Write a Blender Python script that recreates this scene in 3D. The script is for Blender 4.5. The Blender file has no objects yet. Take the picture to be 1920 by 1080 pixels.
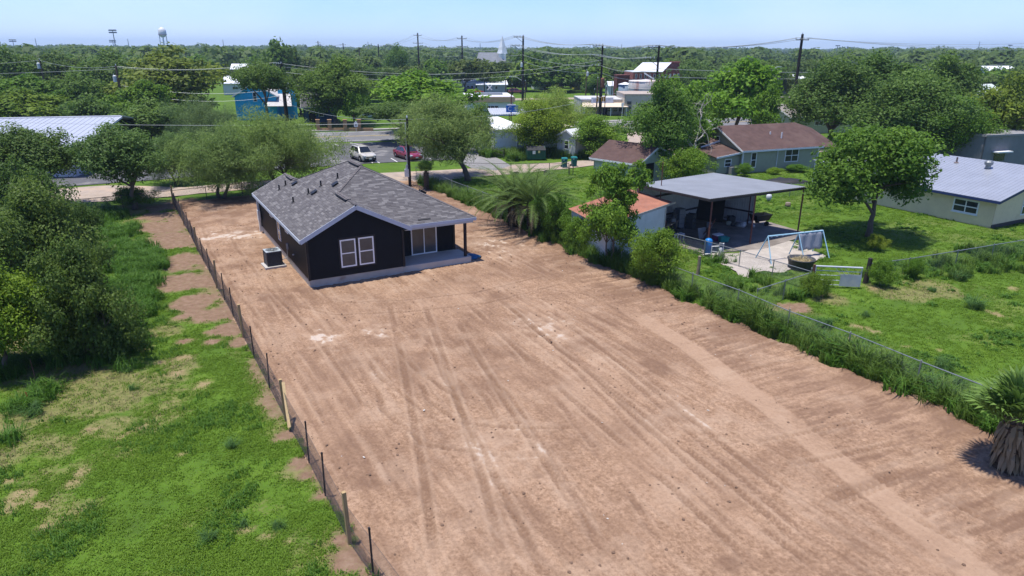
import bpy, math, random
import numpy as np
from mathutils import Vector, Matrix
random.seed(7); RNG = np.random.default_rng(11)
S = bpy.context.scene; C = S.collection
# ------------------------------------------------------------------ camera, sky, sun, exposure
CAM_H = 12.5; FOC = 1280.0; PITCH = math.radians(19.3); ROLL = math.radians(0.2)
cd = bpy.data.cameras.new('camera'); cam = bpy.data.objects.new('camera', cd); C.objects.link(cam)
cd.sensor_width = 36.0; cd.lens = 24.0; cd.clip_start = 0.3; cd.clip_end = 12000
cam.location = (0, 0, CAM_H)
cam.rotation_euler = (Matrix.Rotation(math.pi/2 - PITCH, 3, 'X') @ Matrix.Rotation(ROLL, 3, 'Z')).to_euler()
S.camera = cam
SUN_EL = math.radians(80); SUN_AZ = math.radians(-110)      # azimuth from +Y towards +X
w = bpy.data.worlds.new('World'); S.world = w; w.use_nodes = True
nt = w.node_tree; bg = nt.nodes['Background']
sky = nt.nodes.new('ShaderNodeTexSky'); sky.sky_type = 'NISHITA'; sky.sun_disc = False
sky.sun_elevation = SUN_EL; sky.sun_rotation = SUN_AZ; sky.air_density = 1.0; sky.dust_density = 0.0; sky.ozone_density = 5.0
sky.altitude = 0
tint = nt.nodes.new('ShaderNodeMix'); tint.data_type = 'RGBA'; tint.blend_type = 'MULTIPLY'; tint.inputs[0].default_value = 1.0; tint.inputs[7].default_value = (0.51, 0.61, 0.97, 1)   # the deep blue of humid summer air
bw = nt.nodes.new('ShaderNodeRGBToBW'); veil = nt.nodes.new('ShaderNodeTexNoise'); veil.inputs['Scale'].default_value = 2.2; veil.inputs['Detail'].default_value = 4; veil.inputs['Roughness'].default_value = .55   # thin cloud veil all over the sky
tcw = nt.nodes.new('ShaderNodeTexCoord'); mpw = nt.nodes.new('ShaderNodeMapping'); mpw.inputs['Scale'].default_value = (1, 1, 2.5); nt.links.new(tcw.outputs['Generated'], mpw.inputs[0]); nt.links.new(mpw.outputs[0], veil.inputs['Vector'])
vr = nt.nodes.new('ShaderNodeMapRange'); vr.inputs[1].default_value = .38; vr.inputs[2].default_value = .68; vr.inputs[3].default_value = 0.0; vr.inputs[4].default_value = 0.38; nt.links.new(veil.outputs['Fac'], vr.inputs[0])
vc = nt.nodes.new('ShaderNodeMix'); vc.data_type = 'RGBA'; nt.links.new(vr.outputs[0], vc.inputs[0]); nt.links.new(tint.outputs[2], vc.inputs[6])
vw = nt.nodes.new('ShaderNodeMix'); vw.data_type = 'RGBA'; vw.blend_type = 'MULTIPLY'; vw.inputs[0].default_value = 1.0; vw.inputs[7].default_value = (0.80, 0.85, 0.95, 1); nt.links.new(sky.outputs[0], bw.inputs[0]); nt.links.new(bw.outputs[0], vw.inputs[6]); nt.links.new(vw.outputs[2], vc.inputs[7])
nt.links.new(sky.outputs[0], tint.inputs[6]); nt.links.new(vc.outputs[2], bg.inputs[0]); bg.inputs[1].default_value = 0.13
sl = bpy.data.lights.new('sun', 'SUN'); sl.energy = 4.0; sl.angle = math.radians(2.0); sl.color = (1.0, 0.95, 0.87)
so = bpy.data.objects.new('sun', sl); C.objects.link(so)
sdir = Vector((math.sin(SUN_AZ)*math.cos(SUN_EL), math.cos(SUN_AZ)*math.cos(SUN_EL), math.sin(SUN_EL)))
so.rotation_euler = sdir.to_track_quat('Z', 'Y').to_euler(); so.location = sdir*60
S.view_settings.view_transform = 'Standard'; S.view_settings.look = 'None'
HAZE = 0.00019                                                   # density of the humid air
S.view_settings.gamma = 1.0; S.view_settings.use_curve_mapping = False; S.view_settings.exposure = 0.80
S.render.engine = 'CYCLES'
S.cycles.use_denoising = True
S.cycles.max_bounces = 7; S.cycles.diffuse_bounces = 4; S.cycles.transparent_max_bounces = 8; S.cycles.volume_bounces = 0

# ------------------------------------------------------------------ surveying: where a sight line meets the ground or a distance
cP, sP = math.cos(PITCH), math.sin(PITCH)
def ray(px, py):
    a = (px-960)/FOC; b = (540-py)/FOC
    a, b = a*math.cos(ROLL)-b*math.sin(ROLL), a*math.sin(ROLL)+b*math.cos(ROLL)
    return a, cP+b*sP, -sP+b*cP
def g(px, py, z=0.0):
    x, y, zz = ray(px, py); t = (z-CAM_H)/zz
    return Vector((x*t, y*t, z))
def at(px, py, Y):
    x, y, z = ray(px, py); t = Y/y
    return Vector((x*t, Y, CAM_H+z*t))
def proj(p):
    x, y, z = p[0], p[1], p[2]-CAM_H
    d = y*cP - z*sP; a = x/d; b = (y*sP + z*cP)/d
    a, b = a*math.cos(ROLL)+b*math.sin(ROLL), -a*math.sin(ROLL)+b*math.cos(ROLL)
    return 960+a*FOC, 540-b*FOC, d
def ztop(px, py, Y): return at(px, py, Y).z                       # height of a thing seen at that pixel row at that distance
LOT = math.radians(29.3); cU, sU = math.cos(LOT), math.sin(LOT); OA = (-11.1, 35.5)
def lot(a, b, z=0.0): return Vector((OA[0]+a*cU-b*sU, OA[1]+a*sU+b*cU, z))
def tolot(x, y): dx, dy = x-OA[0], y-OA[1]; return dx*cU+dy*sU, -dx*sU+dy*cU

# ------------------------------------------------------------------ noise
def _h(ix, iy, s):
    n = (ix.astype(np.int64)*374761393 + iy.astype(np.int64)*668265263 + s*974634) & 0x7fffffff
    n = ((n ^ (n >> 13))*1274126177) & 0x7fffffff
    return ((n ^ (n >> 16)) & 0xffff)/65535.0
def vnoise(x, y, s=0):
    x = np.asarray(x, float); y = np.asarray(y, float)
    ix = np.floor(x); iy = np.floor(y); fx = x-ix; fy = y-iy
    fx = fx*fx*(3-2*fx); fy = fy*fy*(3-2*fy)
    a = _h(ix, iy, s); b = _h(ix+1, iy, s); c = _h(ix, iy+1, s); d = _h(ix+1, iy+1, s)
    return (a*(1-fx)+b*fx)*(1-fy)+(c*(1-fx)+d*fx)*fy
def fbm(x, y, s=0, o=4):
    v = 0; amp = .5; x = np.asarray(x, float); y = np.asarray(y, float)
    for i in range(o): v = v+amp*vnoise(x, y, s+i*17); x = x*2.03+3.1; y = y*2.03+1.7; amp *= .5
    return v/(1-.5**o)
def sstep(x, a, b): t = np.clip((x-a)/(b-a), 0, 1); return t*t*(3-2*t)

# ------------------------------------------------------------------ materials
MATS = {}
def newmat(name):
    m = bpy.data.materials.new(name); m.use_nodes = True
    return m, m.node_tree, m.node_tree.nodes['Principled BSDF']
def mat(name, col, rough=.75, var=.18, scale=4.0, bump=0.0, bscale=None, metal=0.0, spec=.3, wear=None, stretch=None):
    if name in MATS: return MATS[name]
    m, t, p = newmat(name); N = t.nodes; L = t.links
    tc = N.new('ShaderNodeTexCoord'); src = tc.outputs['Object']
    if stretch:
        mp = N.new('ShaderNodeMapping'); mp.inputs['Scale'].default_value = stretch; L.new(src, mp.inputs[0]); src = mp.outputs[0]
    n = N.new('ShaderNodeTexNoise'); n.inputs['Scale'].default_value = scale; n.inputs['Detail'].default_value = 6; n.inputs['Roughness'].default_value = .65
    L.new(src, n.inputs['Vector'])
    r = N.new('ShaderNodeValToRGB'); r.color_ramp.elements[0].position = .28; r.color_ramp.elements[1].position = .72
    r.color_ramp.elements[0].color = (*[c*(1-var) for c in col], 1); r.color_ramp.elements[1].color = (*[min(1, c*(1+var)) for c in col], 1)
    L.new(n.outputs['Fac'], r.inputs[0]); out = r.outputs[0]
    if wear:
        n2 = N.new('ShaderNodeTexNoise'); n2.inputs['Scale'].default_value = wear[1]; n2.inputs['Detail'].default_value = 8; n2.inputs['Roughness'].default_value = .7
        L.new(src, n2.inputs['Vector'])
        r2 = N.new('ShaderNodeValToRGB'); r2.color_ramp.elements[0].position = wear[2]; r2.color_ramp.elements[1].position = wear[2]+.12
        L.new(n2.outputs['Fac'], r2.inputs[0])
        mx = N.new('ShaderNodeMix'); mx.data_type = 'RGBA'; L.new(r2.outputs[0], mx.inputs[0]); L.new(out, mx.inputs[6]); mx.inputs[7].default_value = (*wear[0], 1); out = mx.outputs[2]
    L.new(out, p.inputs['Base Color'])
    p.inputs['Roughness'].default_value = rough; p.inputs['Metallic'].default_value = metal; p.inputs['Specular IOR Level'].default_value = spec
    if bump:
        b = N.new('ShaderNodeBump'); b.inputs['Strength'].default_value = bump; b.inputs['Distance'].default_value = .02
        n3 = N.new('ShaderNodeTexNoise'); n3.inputs['Scale'].default_value = bscale or scale*6; n3.inputs['Detail'].default_value = 5
        L.new(src, n3.inputs['Vector']); L.new(n3.outputs['Fac'], b.inputs['Height']); L.new(b.outputs[0], p.inputs['Normal'])
    MATS[name] = m; return m
def leafmat(name, c1, c2, trans=.35, rough=.6):
    if name in MATS: return MATS[name]
    m, t, p = newmat(name); N = t.nodes; L = t.links
    ge = N.new('ShaderNodeNewGeometry'); oi = N.new('ShaderNodeObjectInfo')
    at_ = N.new('ShaderNodeAttribute'); at_.attribute_name = 'tone'
    ad = N.new('ShaderNodeMath'); ad.operation = 'MULTIPLY_ADD'; ad.inputs[1].default_value = .45
    L.new(ge.outputs['Random Per Island'], ad.inputs[0])
    m2 = N.new('ShaderNodeMath'); m2.operation = 'MULTIPLY'; m2.inputs[1].default_value = .55; L.new(at_.outputs['Fac'], m2.inputs[0]); L.new(m2.outputs[0], ad.inputs[2])
    mx = N.new('ShaderNodeMix'); mx.data_type = 'RGBA'; mx.inputs[6].default_value = (*c1, 1); mx.inputs[7].default_value = (*c2, 1); L.new(ad.outputs[0], mx.inputs[0])
    mu = N.new('ShaderNodeMix'); mu.data_type = 'RGBA'; mu.blend_type = 'MULTIPLY'; mu.inputs[0].default_value = 1; L.new(mx.outputs[2], mu.inputs[6]); L.new(oi.outputs['Color'], mu.inputs[7])
    L.new(mu.outputs[2], p.inputs['Base Color']); p.inputs['Roughness'].default_value = rough; p.inputs['Specular IOR Level'].default_value = .25
    tr = N.new('ShaderNodeBsdfTranslucent'); L.new(mu.outputs[2], tr.inputs[0])
    ms = N.new('ShaderNodeMixShader'); ms.inputs[0].default_value = trans
    L.new(p.outputs[0], ms.inputs[1]); L.new(tr.outputs[0], ms.inputs[2]); L.new(ms.outputs[0], N['Material Output'].inputs[0])
    MATS[name] = m; return m
def glassmat(name='window_glass', col=(.03, .035, .04), rough=.06):
    if name in MATS: return MATS[name]
    m, t, p = newmat(name); N = t.nodes; L = t.links
    tc = N.new('ShaderNodeTexCoord'); n = N.new('ShaderNodeTexNoise'); n.inputs['Scale'].default_value = 2.3; L.new(tc.outputs['Object'], n.inputs['Vector'])
    r = N.new('ShaderNodeValToRGB'); r.color_ramp.elements[0].color = (*[c*.6 for c in col], 1); r.color_ramp.elements[1].color = (*[c*1.5 for c in col], 1)
    L.new(n.outputs['Fac'], r.inputs[0]); L.new(r.outputs[0], p.inputs['Base Color'])
    p.inputs['Roughness'].default_value = rough; p.inputs['Specular IOR Level'].default_value = .6
    MATS[name] = m; return m

# ------------------------------------------------------------------ mesh building
class MB:
    def __init__(s): s.v = []; s.f = []; s.m = []; s.M = None
    def add(s, vs, fs, mi=0):
        o = len(s.v)
        s.v += [tuple(s.M @ Vector(p)) for p in vs] if s.M else [tuple(p) for p in vs]
        s.f += [tuple(i+o for i in f) for f in fs]; s.m += [mi]*len(fs); return s
    def quad(s, a, b, c, d, mi=0): return s.add([a, b, c, d], [(0, 1, 2, 3)], mi)
    def tri(s, a, b, c, mi=0): return s.add([a, b, c], [(0, 1, 2)], mi)
    def box(s, c, d, mi=0, rz=0, ry=0, rx=0, taper=1.0):
        x, y, z = d[0]/2, d[1]/2, d[2]/2
        vs = [Vector((sx*x*(taper if sz > 0 else 1), sy*y*(taper if sz > 0 else 1), sz*z)) for sz in (-1, 1) for sx, sy in ((-1, -1), (1, -1), (1, 1), (-1, 1))]
        if rz or ry or rx:
            R = Matrix.Rotation(rz, 3, 'Z') @ Matrix.Rotation(ry, 3, 'Y') @ Matrix.Rotation(rx, 3, 'X'); vs = [R @ v for v in vs]
        c = Vector(c); vs = [v+c for v in vs]
        return s.add(vs, [(3, 2, 1, 0), (4, 5, 6, 7), (0, 1, 5, 4), (1, 2, 6, 5), (2, 3, 7, 6), (3, 0, 4, 7)], mi)
    def bar(s, p, q, w, h=None, mi=0, up=(0, 0, 1)):            # rectangular bar from p to q
        p = Vector(p); q = Vector(q); d = (q-p).normalized(); h = h or w
        u = Vector(up); sd = d.cross(u)
        if sd.length < 1e-4: sd = d.cross(Vector((1, 0, 0)))
        sd.normalize(); u = sd.cross(d)
        vs = [b+sd*(i*w/2)+u*(j*h/2) for b in (p, q) for i, j in ((-1, -1), (1, -1), (1, 1), (-1, 1))]
        return s.add(vs, [(0, 1, 2, 3), (7, 6, 5, 4), (0, 4, 5, 1), (1, 5, 6, 2), (2, 6, 7, 3), (3, 7, 4, 0)], mi)
    def tube(s, pts, rad, n=8, mi=0, cap=True):
        pts = [Vector(p) for p in pts]
        if not hasattr(rad, '__len__'): rad = [rad]*len(pts)
        vs = []; fs = []; pr = None
        for i, p in enumerate(pts):
            d = (pts[min(i+1, len(pts)-1)]-pts[max(i-1, 0)]).normalized()
            if pr is None:
                pr = d.cross(Vector((0, 0, 1)))
                if pr.length < 1e-3: pr = Vector((1, 0, 0))
            pr = (pr-d*pr.dot(d)).normalized(); q = d.cross(pr)
            vs += [p+(pr*math.cos(2*math.pi*k/n)+q*math.sin(2*math.pi*k/n))*rad[i] for k in range(n)]
        for i in range(len(pts)-1):
            for k in range(n):
                a = i*n+k; b = i*n+(k+1) % n; fs.append((a, b, b+n, a+n))
        if cap:
            fs.append(tuple(range(n-1, -1, -1))); o = (len(pts)-1)*n; fs.append(tuple(range(o, o+n)))
        return s.add(vs, fs, mi)
    def lathe(s, prof, c=(0, 0, 0), n=16, mi=0, axis='Z'):
        vs = []; fs = []
        for r, z in prof:
            for k in range(n):
                a = 2*math.pi*k/n; p = Vector((r*math.cos(a), r*math.sin(a), z))
                if axis == 'Y': p = Vector((p.x, p.z, p.y))
                vs.append(p+Vector(c))
        for i in range(len(prof)-1):
            for k in range(n):
                a = i*n+k; b = i*n+(k+1) % n; fs.append((a, b, b+n, a+n))
        fs.append(tuple(range(n-1, -1, -1))); o = (len(prof)-1)*n; fs.append(tuple(range(o, o+n)))
        return s.add(vs, fs, mi)
    def prism(s, poly, z0, z1, mi=0):
        n = len(poly); vs = [(p[0], p[1], z0) for p in poly]+[(p[0], p[1], z1) for p in poly]
        fs = [tuple(range(n-1, -1, -1)), tuple(range(n, 2*n))]+[(i, (i+1) % n, n+(i+1) % n, n+i) for i in range(n)]
        return s.add(vs, fs, mi)
    def slab(s, poly, th, mi=0):                                 # a flat 3-D polygon given thickness along its normal
        P = [Vector(p) for p in poly]; nrm = (P[1]-P[0]).cross(P[2]-P[1]).normalized()*th; n = len(P)
        vs = P+[p-nrm for p in P]
        return s.add(vs, [tuple(range(n)), tuple(range(2*n-1, n-1, -1))]+[(i, n+i, n+(i+1) % n, (i+1) % n) for i in range(n)], mi)
    def mesh(s, name, mats, smooth=False):
        me = bpy.data.meshes.new(name); me.from_pydata(s.v, [], s.f)
        for m in mats: me.materials.append(m)
        if len(mats) > 1: me.polygons.foreach_set('material_index', s.m)
        if smooth: me.polygons.foreach_set('use_smooth', [True]*len(me.polygons))
        me.update(); return me
def link(name, me, parent=None, loc=None, kind=None):
    o = bpy.data.objects.new(name, me); C.objects.link(o)
    if parent: o.parent = parent
    if loc is not None: o.location = loc
    if kind: o['kind'] = kind
    return o
def obj(name, mb, mats, parent=None, smooth=False, kind=None):
    if not isinstance(mats, (list, tuple)): mats = [mats]
    return link(name, mb.mesh(name, mats, smooth), parent, None, kind)
def thing(name, label, cat, loc=(0, 0, 0), rz=0, group=None, scale=None):
    o = bpy.data.objects.new(name, None); C.objects.link(o); o.empty_display_size = .2
    o.location = loc; o.rotation_euler = (0, 0, rz); o['label'] = label; o['category'] = cat
    if group: o['group'] = group
    if scale is not None: o.scale = scale
    return o
def tag(o, label, cat, group=None):
    o['label'] = label; o['category'] = cat
    if group: o['group'] = group
    return o
def dup(root, loc, rz=0, label=None, group=None, scale=None, tint=None):
    r = root.copy(); C.objects.link(r); r.location = loc; r.rotation_euler = (0, 0, rz)
    if label: r['label'] = label
    if group: r['group'] = group
    if scale is not None: r.scale = scale
    for ch in list(root.children):
        c = ch.copy(); C.objects.link(c); c.parent = r
        if tint and ch.name.startswith('crown'): c.color = (*tint, 1)
        for gch in ch.children:
            d = gch.copy(); C.objects.link(d); d.parent = c
    return r
def npmesh(name, V, F, mats, attrs=None, smooth=False):           # V (n,3), F (m,k) arrays
    V = np.asarray(V, np.float32); F = np.asarray(F, np.int32); k = F.shape[1]
    me = bpy.data.meshes.new(name); me.vertices.add(len(V)); me.vertices.foreach_set('co', V.ravel())
    me.loops.add(F.size); me.loops.foreach_set('vertex_index', F.ravel())
    me.polygons.add(len(F)); me.polygons.foreach_set('loop_start', np.arange(0, F.size, k, dtype=np.int32))
    if smooth: me.polygons.foreach_set('use_smooth', np.ones(len(F), bool))
    for m in mats: me.materials.append(m)
    for nm, arr in (attrs or {}).items():
        a = me.attributes.new(nm, 'FLOAT', 'POINT'); a.data.foreach_set('value', np.asarray(arr, np.float32))
    me.update(calc_edges=True); return me
def gridmesh(name, X, Y, Z, mats, attrs=None, smooth=True):       # X,Y,Z 2-D arrays
    n, m = X.shape; V = np.stack([X.ravel(), Y.ravel(), Z.ravel()], 1)
    i = np.arange(n*m).reshape(n, m); F = np.stack([i[:-1, :-1].ravel(), i[:-1, 1:].ravel(), i[1:, 1:].ravel(), i[1:, :-1].ravel()], 1)
    return npmesh(name, V, F, mats, attrs, smooth)
PROTO = bpy.data.collections.new('prototypes')                    # meshes the ground cover is made of; never linked to the scene
def scatter(name, P, rz, sc, protos, label=None):                 # one 'stuff' object: ground cover instanced on points
    me = bpy.data.meshes.new(name); P = np.asarray(P, np.float32); me.vertices.add(len(P)); me.vertices.foreach_set('co', P.ravel())
    for nm, arr in (('rz', rz), ('sc', sc)):
        a = me.attributes.new(nm, 'FLOAT', 'POINT'); a.data.foreach_set('value', np.asarray(arr, np.float32))
    a = me.attributes.new('pick', 'INT', 'POINT'); a.data.foreach_set('value', RNG.integers(0, len(protos), len(P)).astype(np.int32))
    col = bpy.data.collections.new(name+'_kinds')
    for i, pm in enumerate(protos):
        o = bpy.data.objects.new('%s_kind_%d' % (name, i), pm); col.objects.link(o)
    ng = bpy.data.node_groups.new(name, 'GeometryNodeTree')
    ng.interface.new_socket('Geometry', in_out='INPUT', socket_type='NodeSocketGeometry'); ng.interface.new_socket('Geometry', in_out='OUTPUT', socket_type='NodeSocketGeometry')
    N = ng.nodes; L = ng.links; gi = N.new('NodeGroupInput'); go = N.new('NodeGroupOutput')
    ip = N.new('GeometryNodeInstanceOnPoints'); ci = N.new('GeometryNodeCollectionInfo'); ci.inputs['Collection'].default_value = col
    ci.inputs['Separate Children'].default_value = True; ci.inputs['Reset Children'].default_value = True
    def na(nm, typ='FLOAT'):
        n = N.new('GeometryNodeInputNamedAttribute'); n.data_type = typ; n.inputs['Name'].default_value = nm; return n.outputs['Attribute']
    cx = N.new('ShaderNodeCombineXYZ'); L.new(na('rz'), cx.inputs[2]); e2 = N.new('FunctionNodeEulerToRotation'); L.new(cx.outputs[0], e2.inputs[0])
    L.new(gi.outputs[0], ip.inputs['Points']); L.new(ci.outputs[0], ip.inputs['Instance']); ip.inputs['Pick Instance'].default_value = True
    L.new(na('pick', 'INT'), ip.inputs['Instance Index']); L.new(e2.outputs[0], ip.inputs['Rotation']); L.new(na('sc'), ip.inputs['Scale'])
    L.new(ip.outputs[0], go.inputs[0])
    o = link(name, me, kind='stuff'); md = o.modifiers.new('scatter', 'NODES'); md.node_group = ng
    if label: o['label'] = label
    return o
# ================================================================== THE SETTING: ground, lot, lanes, road
def spots(X, Y, lst, jit=.55, seed=3, sz=1.0):
    m = np.zeros_like(X); nz = (fbm(X*1.1, Y*1.1, seed, 4)-.5)*2
    for px, py, r in lst:
        c = g(px, py); d = np.hypot(X-c.x, Y-c.y)/(r*sz)
        m = np.maximum(m, 1-sstep(d+nz*jit, .72, 1.05))
    return m
SOIL = [(292, 425, 2.3), (318, 450, 2.3), (335, 490, 2.2), (345, 530, 2.0), (370, 565, 1.7), (400, 590, 1.5), (425, 615, .9), (300, 405, 2.0), (345, 410, 2.2), (330, 385, 2.5),
        (535, 815, .5), (520, 822, .35), (585, 885, .42), (560, 868, .4), (655, 1050, .55), (640, 1010, .3), (450, 640, .6), (395, 640, .5), (1487, 576, .9), (600, 930, .25), (345, 640, .45), (1430, 590, .5)]
TAN = [(150, 885, .55), (138, 905, .45), (40, 930, .6), (20, 950, .4), (80, 945, .35), (270, 655, .8), (300, 680, .7), (330, 700, .55), (340, 670, .6), (265, 800, .22), (170, 805, .3), (235, 815, .25), (340, 850, .25), (85, 985, .3),
       (500, 1010, .35), (460, 990, .3), (540, 1015, .3), (15, 900, .4), (1608, 612, .7), (1640, 622, .35), (1611, 631, .35), (1592, 634, .3), (1868, 588, .5), (1850, 582, .3), (1698, 649, .25), (1760, 655, .3), (1900, 540, .6), (1640, 540, .5), (1800, 520, .5), (265, 655, .6), (380, 720, .5)]
DRY = [(30, 790, 1.6), (100, 770, 1.7), (180, 750, 1.8), (260, 715, 1.6), (330, 690, 1.0), (200, 800, .9), (110, 840, .8), (60, 640, 3.0), (100, 690, 2.6), (190, 690, 1.8), (240, 640, 1.2), (20, 860, .6), (60, 830, .9), (310, 620, .8), (1680, 550, 1.6), (1740, 540, 1.6), (1480, 580, 1.2), (560, 880, .6), (1560, 560, .9), (230, 395, 2.5), (300, 385, 2.5)]
def masks(X, Y):
    soil = spots(X, Y, SOIL, .6, 3); tan = spots(X, Y, TAN, .8, 9, .72)*.85; dry = spots(X, Y, DRY, .7, 21)
    a, b = tolot(X, Y)
    nz = fbm(X*.9, Y*.9, 31, 4)
    near = 1-sstep(Y, 60, 80)
    left = (a < -3)
    thin = sstep(fbm(X*.55, Y*.55, 41, 4), .54, .72)*np.where(left, .75, .22)*near
    edge = (1-sstep(np.abs(a+4.15+.018*(b+22.7)+(nz-.5)*.9), .1, .55))*(b > -34)*(b < 28)*sstep(fbm(X*.35, Y*.35, 55, 3)+.25*sstep(b, -6, 2), .54, .7)          # scuffed strip along the wire fence
    soil = np.maximum(soil, edge*.85)
    lotm = ((a > -3.95-.018*(b+22.7)+(nz-.5)*.5) & (a < 16.9+(nz-.5)*1.2) & (b > -40) & (b < 27.5)).astype(float)
    soil = np.maximum(soil, lotm)
    bare = np.clip(np.maximum(tan, thin*.55), 0, 1)
    return soil, bare, np.clip(np.maximum(dry, thin*.5), 0, 1), lotm
def axis(lo, hi, step, far, k=1.35):
    mid = np.arange(lo, hi+step/2, step); out = [hi]; s = step
    while out[-1] < far: s *= k; out.append(out[-1]+s)
    neg = [lo]; s = step
    while neg[-1] > -far: s *= k; neg.append(neg[-1]-s)
    return np.concatenate([neg[:0:-1], mid, out[1:]])
gx = axis(-34, 46, .25, 7000); gy = axis(7, 72, .25, 7000)
GX, GY = np.meshgrid(gx, gy)
soil, bare, dry, lotm = masks(GX, GY)
nearm = (1-sstep(np.hypot(GX, GY-35), 38, 60))
GZ = nearm*((fbm(GX*.8, GY*.8, 5, 4)-.5)*.16+(fbm(GX*3.1, GY*3.1, 15, 2)-.5)*.04)-.03-.12*lotm*nearm
m, t, p = newmat('grass_and_soil'); N = t.nodes; L = t.links
def attr(N, nm): n = N.new('ShaderNodeAttribute'); n.attribute_name = nm; return n.outputs['Fac']
def noise(N, L, sc, det=6, rough=.6, vec=None):
    n = N.new('ShaderNodeTexNoise'); n.inputs['Scale'].default_value = sc; n.inputs['Detail'].default_value = det; n.inputs['Roughness'].default_value = rough
    if vec is not None: L.new(vec, n.inputs['Vector'])
    return n.outputs['Fac']
def ramp(N, L, f, stops):
    r = N.new('ShaderNodeValToRGB'); e = r.color_ramp.elements
    while len(e) < len(stops): e.new(.5)
    for i, (q, c) in enumerate(stops): e[i].position = q; e[i].color = (*c, 1) if len(c) == 3 else c
    L.new(f, r.inputs[0]); return r.outputs[0]
def mixc(N, L, f, a, b):
    x = N.new('ShaderNodeMix'); x.data_type = 'RGBA'
    for s, v in ((0, f), (6, a), (7, b)):
        if isinstance(v, (int, float)): x.inputs[s].default_value = v
        elif isinstance(v, tuple): x.inputs[s].default_value = (*v, 1)
        else: L.new(v, x.inputs[s])
    return x.outputs[2]
def fmath(N, L, op, a, b=None, c=None, clamp=False):
    x = N.new('ShaderNodeMath'); x.operation = op; x.use_clamp = clamp
    for i, v in enumerate((a, b, c)):
        if v is None: continue
        if isinstance(v, (int, float)): x.inputs[i].default_value = v
        else: L.new(v, x.inputs[i])
    return x.outputs[0]
tc = N.new('ShaderNodeTexCoord').outputs['Object']
gr = ramp(N, L, noise(N, L, .35, 8, .7, tc), [(.3, (.048, .105, .010)), (.5, (.078, .165, .012)), (.72, (.115, .205, .018))])
gr = mixc(N, L, fmath(N, L, 'MULTIPLY', noise(N, L, 9, 4, .7, tc), .5), gr, (.045, .05, .018))
gr = mixc(N, L, ramp(N, L, noise(N, L, 28, 4, .7, tc), [(.5, (0, 0, 0)), (.66, (.6, .6, .6))]), gr, (.05, .042, .024))
straw = ramp(N, L, noise(N, L, 5, 6, .7, tc), [(.3, (.09, .11, .03)), (.7, (.22, .19, .085))])
tanc = ramp(N, L, noise(N, L, 4, 6, .7, tc), [(.3, (.18, .135, .068)), (.7, (.28, .215, .12))])
soilc = ramp(N, L, noise(N, L, 3, 8, .7, tc), [(.3, (.13, .08, .052)), (.5, (.185, .118, .08)), (.7, (.24, .165, .117))])
fine = fmath(N, L, 'MULTIPLY_ADD', noise(N, L, 7, 5, .7, tc), 1.3, -.65)
def edge(nm): return fmath(N, L, 'MULTIPLY', fmath(N, L, 'GREATER_THAN', attr(N, nm), .02), fmath(N, L, 'ADD', attr(N, nm), fine, clamp=True), clamp=True)
c = mixc(N, L, fmath(N, L, 'MULTIPLY', edge('dry'), .9), gr, straw); c = mixc(N, L, edge('bare'), c, tanc); c = mixc(N, L, edge('soil'), c, soilc)
L.new(c, p.inputs['Base Color']); p.inputs['Roughness'].default_value = .95; p.inputs['Specular IOR Level'].default_value = .1
b = N.new('ShaderNodeBump'); b.inputs['Strength'].default_value = .6; b.inputs['Distance'].default_value = .05; L.new(noise(N, L, 11, 6, .7, tc), b.inputs['Height']); L.new(b.outputs[0], p.inputs['Normal'])
link('ground', gridmesh('ground', GX, GY, GZ, [m], dict(soil=soil.ravel(), bare=bare.ravel(), dry=dry.ravel())), kind='structure')

# ---- the graded dirt lot: its own sheet with scrape marks, tyre tracks and pale dust in real relief
LX, LY = np.meshgrid(np.arange(-4.75, 17.9, .068), np.arange(-37, 28.6, .068))
ja = (fbm(LX*.7, LY*.7, 77, 4)-.5)
def line(A, B, pts):                                               # distance to a polyline in lot coordinates, and length along it
    d = np.full(A.shape, 1e9); s = np.zeros(A.shape); acc = 0
    for (x0, y0), (x1, y1) in zip(pts[:-1], pts[1:]):
        dx, dy = x1-x0, y1-y0; ln = math.hypot(dx, dy); tt = np.clip(((A-x0)*dx+(B-y0)*dy)/ln**2, 0, 1)
        dd = np.hypot(A-x0-tt*dx, B-y0-tt*dy)*np.sign((A-x0)*dy-(B-y0)*dx+1e-9)
        k = np.abs(dd) < np.abs(d); d = np.where(k, dd, d); s = np.where(k, acc+tt*ln, s); acc += ln
    return d, s
Z = np.zeros_like(LX); pale = np.zeros_like(LX); dark = np.zeros_like(LX)
wob = (fbm(LX*.25, LY*.12, 8, 3)-.5)*1.6
smooth = [tolot(*g(px, py).xy) for px, py in ((1140, 560), (1215, 605), (1290, 650), (1450, 770), (1560, 860), (1680, 955), (1850, 1095))]
sd, ss = line(LX, LY, smooth); sd = -sd
band = (1-sstep(np.abs(sd), .42, .58))*sstep(ss, .3, 5.0)*(.55+.45*sstep(fbm(LX*.5, LY*.3, 88, 3), .3, .5))
right = sstep(sd, -.2, .4)
ridge = (1-sstep(np.abs(np.abs(sd)-.62), .03, .16))*sstep(fbm(LX*1.3, LY*1.3, 66, 3), .38, .6)
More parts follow.
